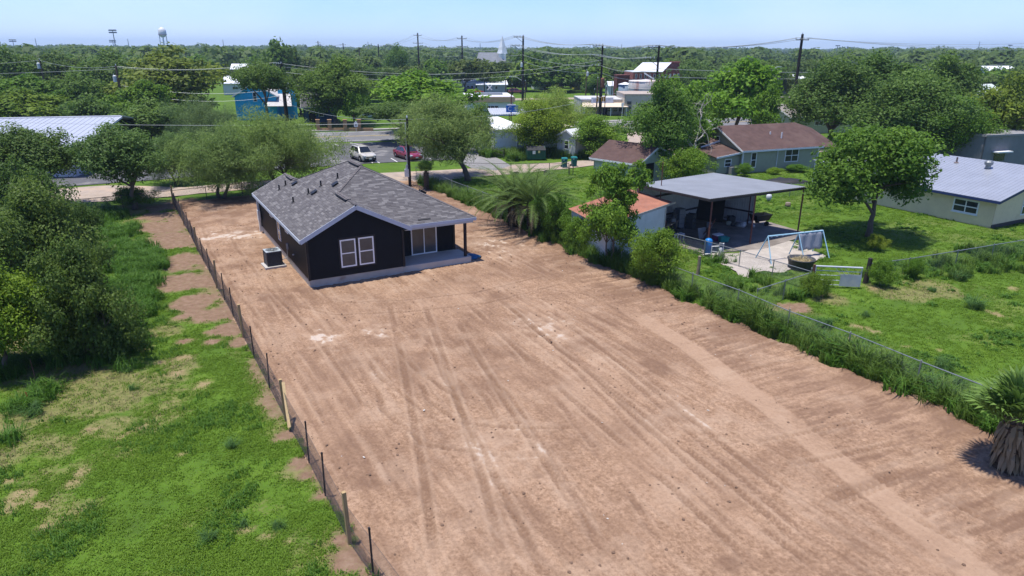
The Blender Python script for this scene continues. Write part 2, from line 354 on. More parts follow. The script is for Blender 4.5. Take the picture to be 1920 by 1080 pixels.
# streaks along the lot, scrapes across it on the far side of the smooth band
along = fbm(LX*4.2+wob, LY*.22, 101, 6); along2 = fbm(LX*11+wob*2, LY*.5, 131, 4)
cross = fbm(LX*.45+LY*.05, (LY+LX*.08)*3.6, 151, 6); cross2 = fbm(LX*.9, (LY+LX*.08)*10, 171, 4)
far = sstep(LY+(fbm(LX*.3, LY*.3, 9, 3)-.5)*5, 2.5, 5.0)
st = along*(1-right)+cross*right; st2 = along2*(1-right)+cross2*right
iso = fbm(LX*1.3, LY*1.3, 191, 6); mot = fbm(LX*.8+st*.8, LY*.8, 197, 6); live_ = sstep(fbm(LX*.22, LY*.16, 199, 4), .35, .6)     # streaks come and go
st = .5+(st-.5)*(.35+.75*live_); st = st*(1-far)+iso*far; st2 = st2*(1-far)+fbm(LX*4, LY*4, 193, 4)*far
Z += (st-.5)*.09*(1-band)+(st2-.5)*.06*(1-.8*band)+(fbm(LX*6, LY*6, 12, 4)-.5)*.05*(1-.6*band)+ridge*.03
dark += sstep(st, .5, .34)*.42*(1-band)+sstep(st2, .45, .33)*.32*(1-band)+sstep(mot, .47, .33)*.35*(1-band)
dark += right*(1-band)*(1-far)*(sstep(cross2, .47, .36)*.4+sstep(cross, .5, .38)*.3)
pale += sstep(st, .52, .7)*.4*(1-band)+sstep(mot, .55, .7)*.35+.3*band
# dug, darker clods where the blade turned, and rough soil at the fence side
cl = sstep(fbm(LX*.45, LY*.45, 210, 4), .5, .66)*(1-band); Z += cl*(fbm(LX*9, LY*9, 14, 3)-.5)*.07; dark += cl*.4
for a0, b0, r in ((12.8, -3, 3.5), (13.5, 4.5, 3.4), (11.5, 3.2, 2.6), (7.5, -2.5, 2.2), (3, -14, 3), (0.5, -11, 2.4), (4.4, -9.5, 2.3), (15.6, -9, 2.2), (15.7, -16, 2.2), (15.5, 10, 2.4), (-2, -18, 2.5)):
    q = 1-sstep(np.hypot(LX-a0, LY-b0)/r+(ja)*1.4, .4, 1.0); dark += q*.5; Z += q*(fbm(LX*6, LY*6, 22, 4)-.5)*.08
ed = sstep(LX+ja*2.4, 15.6, 16.6); dark += ed*.8; Z += ed*(fbm(LX*4, LY*4, 23, 4))*.12
dark += sstep(LY+ja*6, 17, 20)*.75*sstep(LX, 2.5, -1)                # shade of the trees at the back fence, painted into the soil
# tyre tracks
def tyre(pts, gauge=1.7, width=.24, depth=.035, lug=.22, amp=1.0):
    global Z, dark, pale
    P = [tolot(*g(px, py).xy) for px, py in pts]; d, s = line(LX, LY, P)
    for off in (-gauge/2, gauge/2):
        e = np.abs(d-off); k = 1-sstep(e, width*.4, width*.55)
        lugs = .5+.5*np.sign(np.sin((s+np.sign(d-off)*0.0+np.abs(d-off)*.8)*2*math.pi/lug))
        live = sstep(fbm(LX*.4, LY*.4, int(abs(pts[0][0])) % 97, 3), .26, .42)
        live = live*sstep(s, .1, 2.2)*sstep(float(s.max())-s, .1, 2.2)
        Z += live*(-k*depth+k*lugs*depth*1.25+(1-sstep(np.abs(e-width*.62), .02, .1))*depth*.7); dark += amp*live*k*(.26+.6*(1-lugs)); pale += amp*live*(1-sstep(np.abs(e-width*.66), .02, .12))*.2
tyre([(740, 700), (760, 760), (830, 815), (960, 830), (1130, 826)]); tyre([(700, 640), (745, 700), (840, 770), (905, 800)], 1.5)
tyre([(1300, 700), (1420, 672), (1560, 640)], 1.6); tyre([(1230, 640), (1380, 618), (1480, 600)], 1.4); tyre([(1180, 580), (1320, 560), (1400, 560)], 1.5)
tyre([(1500, 960), (1640, 905), (1740, 870)], .2, .55, .04, .3); tyre([(1400, 860), (1560, 830), (1700, 800)], 1.5); tyre([(1660, 905), (1780, 975), (1930, 1050)], 1.6, .3, .04)
tyre([(960, 545), (1080, 560), (1160, 600)], 1.6); tyre([(860, 700), (930, 740), (985, 830)], .9); tyre([(560, 560), (640, 580), (760, 575), (900, 560), (1060, 520)], 1.7)
tyre([(400, 420), (420, 470), (470, 540), (560, 640), (660, 800)], 1.6, .24, .03); tyre([(900, 640), (1010, 760), (1130, 930), (1210, 1075)], 1.6, .26, .02); tyre([(1060, 640), (1220, 790), (1400, 960), (1530, 1078)], 1.7, .26, .02)
for pp in ([(900, 560), (1060, 700), (1300, 900), (1500, 1078)], [(970, 560), (1190, 740), (1450, 960), (1620, 1078)], [(820, 600), (905, 760), (1010, 940), (1090, 1078)], [(760, 560), (800, 700), (850, 900), (885, 1078)]): tyre(pp, 1.75, .3, .03, .2, 1.5)
# spilled plaster, pale dust fans, dark wet stains, palm and tree shadows painted dark
for px, py, r, amt in ((615, 637, .9, 1.15), (600, 632, .6, .9), (704, 618, .8, 1.1), (712, 632, .5, .8), (440, 438, 1.6, .8), (405, 445, 1.2, .8), (478, 445, 1.2, .7), (910, 830, 1.7, .4), (960, 870, 1.5, .35), (1040, 620, 1.6, .6), (1300, 780, 1.4, .5), (900, 455, 2.2, .55), (960, 470, 2, .5), (1000, 600, 1.2, .5), (860, 420, 2, .4)):
    c0 = tolot(*g(px, py).xy); q = 1-sstep(np.hypot(LX-c0[0], (LY-c0[1])*.8)/r+(fbm(LX*2.6, LY*2.6, 303, 6)-.5)*2.4, -.1, 1.15); pale += q*amt
for px, py, r in ((455, 437, 1.3), (470, 432, 1.1), (430, 400, 1.4), (380, 380, 2.4), (420, 378, 2.4), (1362, 1055, .4), (1005, 895, .2), (500, 560, .8), (560, 545, .7), (1100, 500, 1.4), (1060, 480, 1.3), (970, 460, 1.2), (1230, 690, .9), (1785, 1055, .3)):
    c0 = tolot(*g(px, py).xy); q = 1-sstep(np.hypot(LX-c0[0], LY-c0[1])/r+(fbm(LX*2.5, LY*2.5, 313, 4)-.5)*1.5, .3, 1.0); dark += q*.8
edge_a = np.minimum(LX+3.8+.018*(LY+22.7)+ja*1.1, 17.0+ja*1.6-LX); edge_b = 28.2+ja-LY
rim = sstep(np.minimum(edge_a, edge_b), -.25, .35)
Zl = .035+Z-.22*(1-rim)
Wx = OA[0]+LX*cU-LY*sU; Wy = OA[1]+LX*sU+LY*cU
m, t, p = newmat('graded_dirt'); N = t.nodes; L = t.links; tc = N.new('ShaderNodeTexCoord').outputs['Object']
base = ramp(N, L, noise(N, L, 1.6, 8, .68, tc), [(.28, (.22, .137, .086)), (.5, (.275, .177, .114)), (.72, (.33, .221, .149))])
base = mixc(N, L, ramp(N, L, noise(N, L, 14, 6, .75, tc), [(.5, (0, 0, 0)), (.78, (.55, .55, .55))]), base, (.155, .09, .058))
base = mixc(N, L, ramp(N, L, noise(N, L, 30, 5, .7, tc), [(.56, (0, 0, 0)), (.66, (.75, .75, .75))]), base, (.105, .062, .04))  # dark crumbs and specks, painting in small shadows that the relief lacks
base = mixc(N, L, ramp(N, L, noise(N, L, 22, 5, .75, tc), [(.3, (.7, .7, .7)), (.42, (0, 0, 0))]), base, (.30, .21, .155))
mp = N.new('ShaderNodeMapping'); mp.inputs['Rotation'].default_value = (0, 0, -LOT); L.new(tc, mp.inputs[0]); mp2 = N.new('ShaderNodeMapping'); mp2.inputs['Scale'].default_value = (9, .55, 1); L.new(mp.outputs[0], mp2.inputs[0])
mp3 = N.new('ShaderNodeMapping'); mp3.inputs['Rotation'].default_value = (0, 0, .35); mp3.inputs['Scale'].default_value = (.8, 9, 1); L.new(mp.outputs[0], mp3.inputs[0])
grain = ramp(N, L, noise(N, L, 9, 4, .7, tc), [(.34, (.66, .62, .6)), (.5, (.97, .97, .97)), (.66, (1.2, 1.21, 1.22))]); scr = ramp(N, L, noise(N, L, 1.0, 5, .7, mp2.outputs[0]), [(.33, (.84, .82, .8)), (.47, (1, 1, 1)), (.66, (1.07, 1.07, 1.07))]); scr2 = ramp(N, L, noise(N, L, 1.0, 5, .7, mp3.outputs[0]), [(.3, (.87, .85, .83)), (.42, (1, 1, 1)), (.68, (1.04, 1.04, 1.04))])
def mulc(a, b_): x = N.new('ShaderNodeMix'); x.data_type = 'RGBA'; x.blend_type = 'MULTIPLY'; x.inputs[0].default_value = 1; L.new(a, x.inputs[6]); L.new(b_, x.inputs[7]); return x.outputs[2]
calm = fmath(N, L, 'MULTIPLY', attr(N, 'smooth'), .6)
base = mulc(mulc(mulc(mixc(N, L, calm, base, (.29, .19, .126)), mixc(N, L, calm, grain, (1.0, 1.0, 1.0))), mixc(N, L, calm, scr, (1.0, 1.0, 1.0))), mixc(N, L, calm, scr2, (1.0, 1.0, 1.0)))
f2 = fmath(N, L, 'MULTIPLY_ADD', noise(N, L, 6, 6, .7, tc), .9, -.45)
def soft(nm): return fmath(N, L, 'MULTIPLY', attr(N, nm), fmath(N, L, 'ADD', fmath(N, L, 'ADD', f2, .75), 0, clamp=True), clamp=True)
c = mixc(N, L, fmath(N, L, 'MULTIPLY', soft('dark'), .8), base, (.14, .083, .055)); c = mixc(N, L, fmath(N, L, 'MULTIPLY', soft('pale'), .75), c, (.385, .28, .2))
c = mixc(N, L, fmath(N, L, 'MULTIPLY', fmath(N, L, 'SUBTRACT', soft('pale'), .62, clamp=True), 2.2, clamp=True), c, (.42, .355, .30))
L.new(c, p.inputs['Base Color']); p.inputs['Roughness'].default_value = .97; p.inputs['Specular IOR Level'].default_value = .08
b = N.new('ShaderNodeBump'); b.inputs['Strength'].default_value = .55; b.inputs['Distance'].default_value = .03; L.new(noise(N, L, 17, 8, .72, tc), b.inputs['Height']); L.new(b.outputs[0], p.inputs['Normal'])
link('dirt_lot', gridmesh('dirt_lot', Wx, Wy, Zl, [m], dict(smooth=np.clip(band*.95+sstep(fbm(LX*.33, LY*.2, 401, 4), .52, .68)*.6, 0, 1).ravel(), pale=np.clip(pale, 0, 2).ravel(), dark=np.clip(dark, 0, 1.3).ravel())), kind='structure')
# clods and small stones lying on the lot
def rock(seed, r=1.0):
    q = np.random.default_rng(seed); mb = MB(); mb.lathe([(.35, -.4), (.95, -.1), (.8, .35), (.3, .6)], n=6); mb.v = [tuple(np.array(v)*(.75+.5*q.random())) for v in mb.v]; return mb
dm = mat('dirt_clod', (.15, .095, .065), .95, .3, 2)
pts = []
while len(pts) < 2800:
    a = random.uniform(-4, 16.6); b2 = random.uniform(-30, 26)
    if (0 < a+.6 < 11.5 and -.8 < b2 < 14.5) or vnoise(a*.5, b2*.5, 6) < .45: continue
    q = lot(a, b2); pts.append((q.x, q.y, .04))
scatter('dirt_clods', pts, RNG.random(len(pts))*6, .010+.05*RNG.random(len(pts))**5, [rock(i).mesh('clod', [dm]) for i in range(4)])

pts = []
while len(pts) < 70:
    a = random.uniform(-3.5, 16.4); b2 = random.uniform(-26, 20)
    if not (-.6 < a < 11 and -.8 < b2 < 14.5): q = lot(a, b2); pts.append((q.x, q.y, .05))
sc_ = MB(); sc_.box((0, 0, .3), (1.6, .8, .25), rx=.2); sc2 = MB(); sc2.add([(-.7, -.5, .1), (.6, -.6, .3), (.9, .4, .1), (-.3, .7, .35)], [(0, 1, 2), (0, 2, 3)])
scatter('litter_scraps', pts, RNG.random(70)*6, .02+.04*RNG.random(70)**2, [sc_.mesh('scrap', [mat('white_scrap', (.5, .49, .46), .8, .2, 5)]), sc2.mesh('scrap', [mat('white_scrap', ())]), sc_.mesh('scrap', [mat('wood_scrap', (.13, .08, .05), .9, .3, 5)])])
# ---- lanes, car park, road
def sheet(name, poly, z, mt, kind='structure', th=None):
    mb = MB(); P = [(q[0], q[1]) for q in poly]
    if th: mb.prism(P, z-th, z)
    else: mb.add([(x, y, z) for x, y in P], [tuple(range(len(P)))])
    o = obj(name, mb, mt, kind=kind); return o
def strip(near, far_, sub=0):
    return [g(*q).xy for q in near]+[g(*q).xy for q in reversed(far_)]
def ragged(poly, step=.8, amp=.25, seed=1):
    out = []; n = len(poly)
    for i in range(n):
        a = Vector(poly[i][:2]); b_ = Vector(poly[(i+1) % n][:2]); k = max(1, int((b_-a).length/step)); nr = Vector((-(b_-a).y, (b_-a).x)).normalized()
        for j in range(k):
            q = a+(b_-a)*(j/k); out.append(q+nr*(float(vnoise(q.x*.9, q.y*.9, seed))-.5)*2*amp)
    return out
caliche = mat('caliche_gravel', (.30, .245, .2), .95, .2, 1.2, .4, 20, wear=((.36, .27, .2), .5, .5))
asphalt = mat('worn_asphalt', (.13, .13, .135), .9, .22, .6, .3, 40, wear=((.25, .24, .23), .25, .54))
asphalt2 = mat('car_park_asphalt', (.085, .085, .09), .9, .25, .5, .3, 40, wear=((.21, .2, .19), .22, .55))
conc = mat('pale_concrete', (.27, .258, .24), .85, .15, 1.5, .25, 25, wear=((.3, .28, .26), .7, .6))
sheet('alley', ragged(strip([(-60, 402), (0, 394), (100, 385), (200, 377), (350, 366), (480, 353), (700, 343), (800, 340), (920, 330), (1000, 323), (1110, 311), (1300, 296), (1560, 284), (1990, 258)],
                    [(-60, 372), (0, 364), (100, 355), (200, 348), (350, 351), (480, 340), (690, 327), (760, 322), (870, 317), (960, 309), (1000, 308), (1110, 300), (1300, 286), (1560, 273), (1990, 246)]), 1.2, .3), .02, caliche)
sheet('parking_lot', strip([(-60, 366), (0, 360), (150, 348), (330, 334), (440, 324), (620, 311), (700, 306), (860, 299)], [(-60, 322), (300, 296), (600, 270), (740, 266), (880, 261), (905, 281)]), .024, asphalt2)
sheet('driveway', strip([(885, 316), (930, 320), (958, 311)], [(850, 297), (884, 286), (912, 288), (940, 300)]), .03, mat('grey_driveway', (.2, .195, .19), .9, .15, 1.5, .2, 25, wear=((.14, .13, .125), .7, .58)))
RN = [(-200, 300), (300, 284), (600, 268), (900, 257.5), (1170, 247), (1330, 240), (1900, 214), (2200, 204)]; RF = [(-200, 279), (300, 262), (600, 248.5), (900, 240), (1170, 229), (1330, 223), (1900, 200), (2200, 192)]
sheet('road', strip(RN, RF), .02, asphalt)
sheet('pavement', strip([(560, 247.5), (700, 244.5), (900, 238), (1170, 227.5)], [(560, 245.5), (700, 242.5), (900, 236), (1170, 225.5)]), .14, conc, th=.2)
ypaint = mat('yellow_road_paint', (.5, .36, .06), .7, .3, 3); wpaint = mat('white_road_paint', (.6, .6, .58), .7, .25, 3)
mb = MB(); mw = MB()
for i in range(len(RN)-1):
    a0, a1 = g(*RN[i]), g(*RN[i+1]); b0, b1 = g(*RF[i]), g(*RF[i+1])
    for f, wd, k in ((.495, .14, mb), (.525, .14, mb), (.1, .12, mw), (.92, .12, mw)):
        p0 = a0.lerp(b0, f); p1 = a1.lerp(b1, f); nn = Vector((-(p1-p0).y, (p1-p0).x, 0)).normalized()*wd/2; zz = Vector((0, 0, .028))
        k.quad(p0-nn+zz, p1-nn+zz, p1+nn+zz, p0+nn+zz)
obj('road_centre_line', mb, ypaint, kind='structure'); obj('road_edge_line', mw, wpaint, kind='structure')
mw = MB()
for px0, py0, px1, py1 in ((624, 270, 640, 274), (656, 268, 672, 271), (690, 267, 705, 270), (733, 297, 745, 304), (702, 301, 712, 306), (800, 294, 812, 301), (650, 304, 660, 310), (690, 300, 699, 306)):
    p0 = g(px0, py0); p1 = g(px1, py1); nn = Vector((-(p1-p0).y, (p1-p0).x, 0)).normalized()*.06; zz = Vector((0, 0, .03)); mw.quad(p0-nn+zz, p1-nn+zz, p1+nn+zz, p0+nn+zz)
obj('parking_bay_line', mw, wpaint, kind='structure')
sheet('shop_forecourt', strip([(1140, 246), (1330, 238), (1330, 285), (1180, 292)][0:2], [(1140, 228), (1330, 221)]), .016, conc)
sheet('gravel_yard', strip([(1180, 287), (1345, 277)], [(1175, 248), (1340, 241)]), .012, caliche)
sheet('far_street', strip([(1020, 195), (1500, 183)], [(1020, 192), (1500, 180.5)]), .02, conc)
sheet('far_lane', strip([(860, 190), (1230, 184)], [(860, 186), (1230, 181)]), .022, caliche)
# the carport's concrete and the pale caliche patch by the swing frame
fl = [(1185, 455), (1425, 545)]
sheet('concrete_floor', [g(*q).xy for q in ((1215, 445), (1318, 476), (1430, 468), (1520, 440), (1400, 405), (1370, 395), (1250, 405))], .05, mat('stained_concrete', (.2, .175, .155), .9, .25, .9, .3, 20, wear=((.14, .12, .105), .35, .48)), th=.15)
sheet('gravel_patch', ragged([g(*q).xy for q in ((1316, 478), (1350, 500), (1400, 522), (1432, 508), (1470, 512), (1508, 500), (1545, 485), (1520, 462), (1470, 452), (1432, 468), (1380, 474))], .5, .35, 4), .045, mat('pale_caliche', (.34, .305, .27), .95, .2, 1.6, .5, 14, wear=((.3, .27, .24), .7, .52)))
# ================================================================== building helpers
def lap(mb, p0, p1, z0, top, mi=0, step=.18, out=.022):
    """lap siding from p0 to p1 (2-D, outside on the right hand); top: height or function of distance along giving the wall's upper edge"""
    p0 = Vector((*p0, 0)); p1 = Vector((*p1, 0)); d = p1-p0; ln = d.length; d.normalize(); n = Vector((d.y, -d.x, 0))
    tf = top if callable(top) else (lambda s: top)
    ss = [ln*i/24 for i in range(25)] if callable(top) else [0, ln]
    zmax = max(tf(s) for s in ss); z = z0
    while z < zmax-.02:
        z1 = min(z+step, zmax)
        for s0, s1 in zip(ss[:-1], ss[1:]):
            a0, a1 = min(z1, tf(s0)), min(z1, tf(s1))
            if a0 <= z and a1 <= z: continue
            a0 = max(a0, z); a1 = max(a1, z)
            q0 = p0+d*s0; q1 = p0+d*s1
            mb.quad(q0+n*out+Vector((0, 0, z)), q1+n*out+Vector((0, 0, z)), q1+n*.002+Vector((0, 0, a1)), q0+n*.002+Vector((0, 0, a0)), mi)
            mb.quad(q0+Vector((0, 0, z)), q1+Vector((0, 0, z)), q1+n*out+Vector((0, 0, z)), q0+n*out+Vector((0, 0, z)), mi)
        z = z1
def wall(mb, p0, p1, z0, top, th=.1, mi=0):
    """plain wall body behind the siding"""
    p0 = Vector((*p0, 0)); p1 = Vector((*p1, 0)); d = (p1-p0).normalized(); n = Vector((d.y, -d.x, 0)); ln = (p1-p0).length
    pts = [p0+Vector((0, 0, z0)), p1+Vector((0, 0, z0))]
    pts += ([p1+Vector((0, 0, top(ln)))]+[p0+d*s+Vector((0, 0, top(s))) for s in (ln/2,)]+[p0+Vector((0, 0, top(0)))]) if callable(top) else [p1+Vector((0, 0, top)), p0+Vector((0, 0, top))]
    mb.slab(pts, th, mi)
def window(par, p0, dirv, w, z0, z1, fm, gm, bars=(.5,), vbars=(), fw=.06, sill=False, name='window', out=.045, casing=0):
    """frame, sashes and pane on a wall whose outside is to the right of dirv"""
    d = Vector((*dirv, 0)).normalized(); n = Vector((d.y, -d.x, 0)); p = Vector((*p0, 0)); h = z1-z0; mb = MB(); Z_ = Vector((0, 0, 1))
    def piece(s0, s1, a0, a1, o0, o1, k):
        c = p+d*((s0+s1)/2)+n*((o0+o1)/2)+Z_*((a0+a1)/2); k.box(c, (s1-s0, abs(o1-o0), a1-a0), rz=math.atan2(d.y, d.x))
    for s0, s1, a0, a1 in ((0, fw, z0, z1), (w-fw, w, z0, z1), (fw, w-fw, z0, z0+fw), (fw, w-fw, z1-fw, z1)): piece(s0, s1, a0, a1, -.02, out, mb)
    for f in bars: piece(fw, w-fw, z0+h*f-fw*.4, z0+h*f+fw*.4, -.02, out*.9, mb)
    for f in vbars: piece(w*f-fw*.4, w*f+fw*.4, z0+fw, z1-fw, -.02, out*.88, mb)
    fr = obj(name, mb, fm, par)
    fr_p = MB(); piece(fw*.5, w-fw*.5, z0+fw*.5, z1-fw*.5, -.02, out*.68, fr_p); obj('pane', fr_p, gm, fr)
    if sill: sb = MB(); piece(-.06, w+.06, z0-.06, z0-.004, -.02, out+.05, sb); obj('sill', sb, fm, fr)
    return fr
def clip(poly, A, B):
    """keep the part of a 2-D polygon left of A->B"""
    out = []; n = len(poly)
    f = lambda p: (B[0]-A[0])*(p[1]-A[1])-(B[1]-A[1])*(p[0]-A[0])
    for i in range(n):
        p, q = poly[i], poly[(i+1) % n]; fp, fq = f(p), f(q)
        if fp >= -1e-9: out.append(p)
        if (fp > 1e-9 and fq < -1e-9) or (fp < -1e-9 and fq > 1e-9):
            t_ = fp/(fp-fq); out.append((p[0]+(q[0]-p[0])*t_, p[1]+(q[1]-p[1])*t_))
    return out
def area(poly): return .5*sum(poly[i][0]*poly[(i+1) % len(poly)][1]-poly[(i+1) % len(poly)][0]*poly[i][1] for i in range(len(poly)))
# ================================================================== the new dark house
siding_black = mat('black_lap_siding', (.0055, .006, .0085), .55, .3, 2, .1, 30, spec=.16)
trim_grey = mat('pale_grey_fascia', (.42, .46, .52), .6, .08, 2)
trim_dark = mat('black_corner_trim', (.011, .011, .014), .5, .2, 3)
slabm = mat('foundation_concrete', (.36, .335, .295), .9, .14, 1.2, .3, 30, wear=((.27, .22, .18), .9, .56))
whitev = mat('white_vinyl', (.78, .78, .77), .45, .04, 3)
glass = glassmat()
glass_brown = glassmat('bronze_glass', (.062, .066, .066), .2)
house = thing('dark_house', 'new black lap-sided house with grey shingle roof standing on the bare dirt lot', 'house', (OA[0], OA[1], 0), LOT)
EX, K, ZE = -.38, .51, 2.85
mb = MB(); mb.box((2.735, 1.0, .2), (5.47, 2.0, .5)); mb.box((4.8, 7.85, .195), (9.6, 11.7, .49)); mb.box((2.1, 13.85, .19), (4.2, .3, .48)); obj('foundation', mb, slabm, house)
mb = MB(); mb.prism([(5.5, .12), (9.9, .12), (9.9, 1.95), (5.5, 1.95)], -.05, .40); obj('porch_slab', mb, mat('porch_concrete', (.4, .385, .35), .85, .1, 1.4, .2, 25), house)
gab = lambda s: min(ZE+(s-EX)*K, ZE+(5.9-s)*K)-.06
W = MB(); wall(W, (0, 0), (5.47, 0), .455, gab); wall(W, (5.47, 0), (5.47, 2.0), .455, 2.8); wall(W, (5.47, 2.0), (9.6, 2.0), .42, 2.8); wall(W, (9.6, 2), (9.6, 13.2), .455, 2.8); wall(W, (9.6, 13.2), (4.2, 13.2), .455, 2.8); wall(W, (4.2, 13.2), (4.2, 13.95), .455, 2.8)
wall(W, (4.2, 13.95), (0, 13.95), .455, lambda s: min(ZE+(4.2-s-EX)*K, ZE+(4.3-4.2+s)*K)-.06); wall(W, (0, 13.95), (0, 0), .455, 2.8); obj('wall', W, siding_black, house)
sd_ = MB(); lap(sd_, (0, 0), (5.47, 0), .46, gab); lap(sd_, (5.47, 0), (5.47, 2.0), .46, 2.78); lap(sd_, (5.47, 2.0), (9.6, 2.0), .43, 2.78); lap(sd_, (0, 13.95), (0, 0), .46, 2.8); lap(sd_, (9.6, 2), (9.6, 13.2), .46, 2.8)
obj('siding', sd_, siding_black, house, kind='stuff')
for x, y in ((0, 0), (5.47, 0), (9.6, 2.0), (0, 13.95)):
    mb = MB(); mb.box((x, y, 1.62), (.13, .13, 2.33)); obj('corner_board', mb, trim_dark, house)
window(house, (1.80, 0), (1, 0), .88, .93, 2.52, whitev, glass_brown, fw=.075); window(house, (2.84, 0), (1, 0), .88, .93, 2.52, whitev, glass_brown, fw=.075)
f = MB(); 
for s0, s1, z0, z1 in ((1.7, 1.79, .84, 2.63), (3.73, 3.82, .84, 2.63), (1.79, 3.73, .84, .92), (1.79, 3.73, 2.53, 2.63), (2.69, 2.83, .92, 2.53)): f.box(((s0+s1)/2, -.028, (z0+z1)/2), (s1-s0, .05, z1-z0))
obj('window_surround', f, trim_dark, house)
window(house, (6.72, 2.0), (1, 0), 1.7, .42, 2.47, whitev, glass_brown, bars=(), vbars=(.5,), fw=.075, name='sliding_door')
window(house, (0, 7.9), (0, -1), .8, .95, 2.3, whitev, glass, fw=.06); window(house, (0, 10.2), (0, -1), .9, 2.02, 2.55, whitev, glass, bars=(), fw=.055); window(house, (0, 5.45), (0, -1), .9, 2.02, 2.55, whitev, glass, bars=(), fw=.055)
mb = MB(); mb.box((-.09, 14.0, 1.5), (.2, .22, 2.9)); mb.box((-.2, 13.6, 1.35), (.16, .4, .7)); obj('meter_panel', mb, mat('white_meter_panel', (.6, .6, .57), .6, .12, 3), house)
mb = MB(); mb.box((-.06, 5.1, 1.15), (.1, .16, .34)); mb.tube([(-.08, 5.1, 1.0), (-.1, 5.1, .5), (-.5, 5.2, .3)], .025, 6); obj('disconnect_box', mb, mat('grey_electrical_box', (.3, .3, .3), .6, .1, 3), house)
mb = MB(); mb.lathe([(.05, 0), (.07, .03), (.05, .07)], (-.06, 3.5, 1.0), 8); obj('hose_bib', mb, mat('grey_electrical_box', ()), house)
mb = MB(); mb.lathe([(.035, 0), (.06, .02), (.045, .08)], (5.54, .9, .8), 8); obj('outlet_box', mb, mat('grey_electrical_box', ()), house)
# roof deck, shingles, caps
def ZL(x, y): return ZE+(x-EX)*K
def ZR(x, y): return ZE+(10.25-x)*K
def ZB(x, y): return ZE+(y-.1)*K
def ZF(x, y): return ZE+(13.3-y)*K
def ZW(x, y): return ZE+(5.9-x)*K
def ZV(x, y): return ZE+(4.3-x)*K
PLANES = [
 ('x', 1, [(EX, -.36), (2.76, -.36), (2.76, 3.24), (EX, 3.24)], ZL, EX), ('x', 1, [(EX, 3.24), (2.76, 3.24), (4.94, 5.42), (4.94, 7.98), (1.96, 10.96), (EX, 10.96)], ZL, EX), ('x', 1, [(EX, 10.96), (1.96, 10.96), (1.96, 14.1), (EX, 14.1)], ZL, EX),
 ('y', 1, [(5.9, .1), (10.25, .1), (4.94, 5.42), (2.76, 3.24)], ZB, .1), ('x', -1, [(10.25, .1), (10.25, 13.3), (4.94, 7.98), (4.94, 5.42)], ZR, 10.25),
 ('x', -1, [(2.76, -.36), (5.9, -.36), (5.9, .1), (2.76, 3.24)], ZW, 5.9), ('x', -1, [(1.96, 10.96), (4.3, 13.3), (4.3, 14.1), (1.96, 14.1)], ZV, 4.3), ('y', -1, [(10.25, 13.3), (4.3, 13.3), (1.96, 10.96), (4.94, 7.98)], ZF, 13.3)]
m, t, p = newmat('asphalt_shingle'); N = t.nodes; L = t.links; ge = N.new('ShaderNodeNewGeometry'); oi = N.new('ShaderNodeObjectInfo')
fr_ = fmath(N, L, 'FRACT', fmath(N, L, 'ADD', ge.outputs['Random Per Island'], oi.outputs['Random']))
c = ramp(N, L, fr_, [(0, (.075, .071, .074)), (.3, (.095, .09, .093)), (.62, (.112, .107, .109)), (.8, (.132, .126, .127)), (.94, (.18, .173, .172))])
tcn = N.new('ShaderNodeTexCoord').outputs['Object']; c = mixc(N, L, fmath(N, L, 'MULTIPLY', noise(N, L, 40, 3, .7, tcn), .55), c, (.088, .083, .086)); L.new(c, p.inputs['Base Color']); p.inputs['Roughness'].default_value = .95; p.inputs['Specular IOR Level'].default_value = .15
shingle = m
deck = MB(); SH = []                                              # SH: (distance to camera, verts, faces)
for ax, sg, poly, zf, e0 in PLANES:
    deck.slab([(x, y, zf(x, y)-.004) for x, y in (poly if area(poly) > 0 else poly[::-1])], .05)
    pc = poly if area(poly) > 0 else poly[::-1]
    tt = [(q[0] if ax == 'x' else q[1]) for q in pc]; sv = [(q[1] if ax == 'x' else q[0]) for q in pc]
    tmax = max(abs(v-e0) for v in tt); c_ = .131; row = 0
    while row*c_ < tmax:
        t0 = row*c_; t1 = t0+c_+.012; s = min(sv)-random.random()*.33
        while s < max(sv):
            ln = random.choice((.18, .26, .33, .33, .42, .5)); s1 = s+ln-.004
            u0, u1 = e0+sg*t0, e0+sg*t1
            r = [(u0, s), (u1, s), (u1, s1), (u0, s1)] if ax == 'x' else [(s, u0), (s1, u0), (s1, u1), (s, u1)]
            if area(r) < 0: r = r[::-1]
            for i in range(len(pc)):
                r = clip(r, pc[i], pc[(i+1) % len(pc)])
                if len(r) < 3: break
            s += ln
            if len(r) < 3 or abs(area(r)) < 1e-3: continue
            th = random.choice((.010, .013, .018))
            vs = [(x, y, zf(x, y)+th+.004-(th-.002)*min(1, abs((x if ax == 'x' else y)-u0)/(c_+.012))) for x, y in r]; n = len(r)
            vs += [(x, y, zf(x, y)-.002) for x, y in r]
            fs = [tuple(range(n))]+[(i, n+i, n+(i+1) % n, (i+1) % n) for i in range(n)]
            full = n == 4
            SH.append((Vector(vs[0]), full, vs, fs))
        row += 1
obj('roof_deck', deck, mat('roof_felt', (.06, .055, .055), .95, .2, 5), house)
camL = Vector((*tolot(0, 0), CAM_H))
SH.sort(key=lambda q: (q[0]-camL).length)
near = 0; rest = MB(); lib = {}
for pos, full, vs, fs in SH:
    if full and near < 300 and pos.y < 6:
        near += 1; mb = MB(); o_ = Vector(vs[0]); mb.add([Vector(v)-o_ for v in vs], fs)
        key = tuple(round(c, 2) for v in mb.v for c in v)
        if key not in lib: lib[key] = mb.mesh('shingle', [shingle])
        link('shingle', lib[key], house, o_)
    else: rest.add(vs, fs)
obj('roof_shingles', rest, shingle, house, kind='stuff')
capm = mat('shingle_cap', (.11, .1, .1), .95, .25, 6)
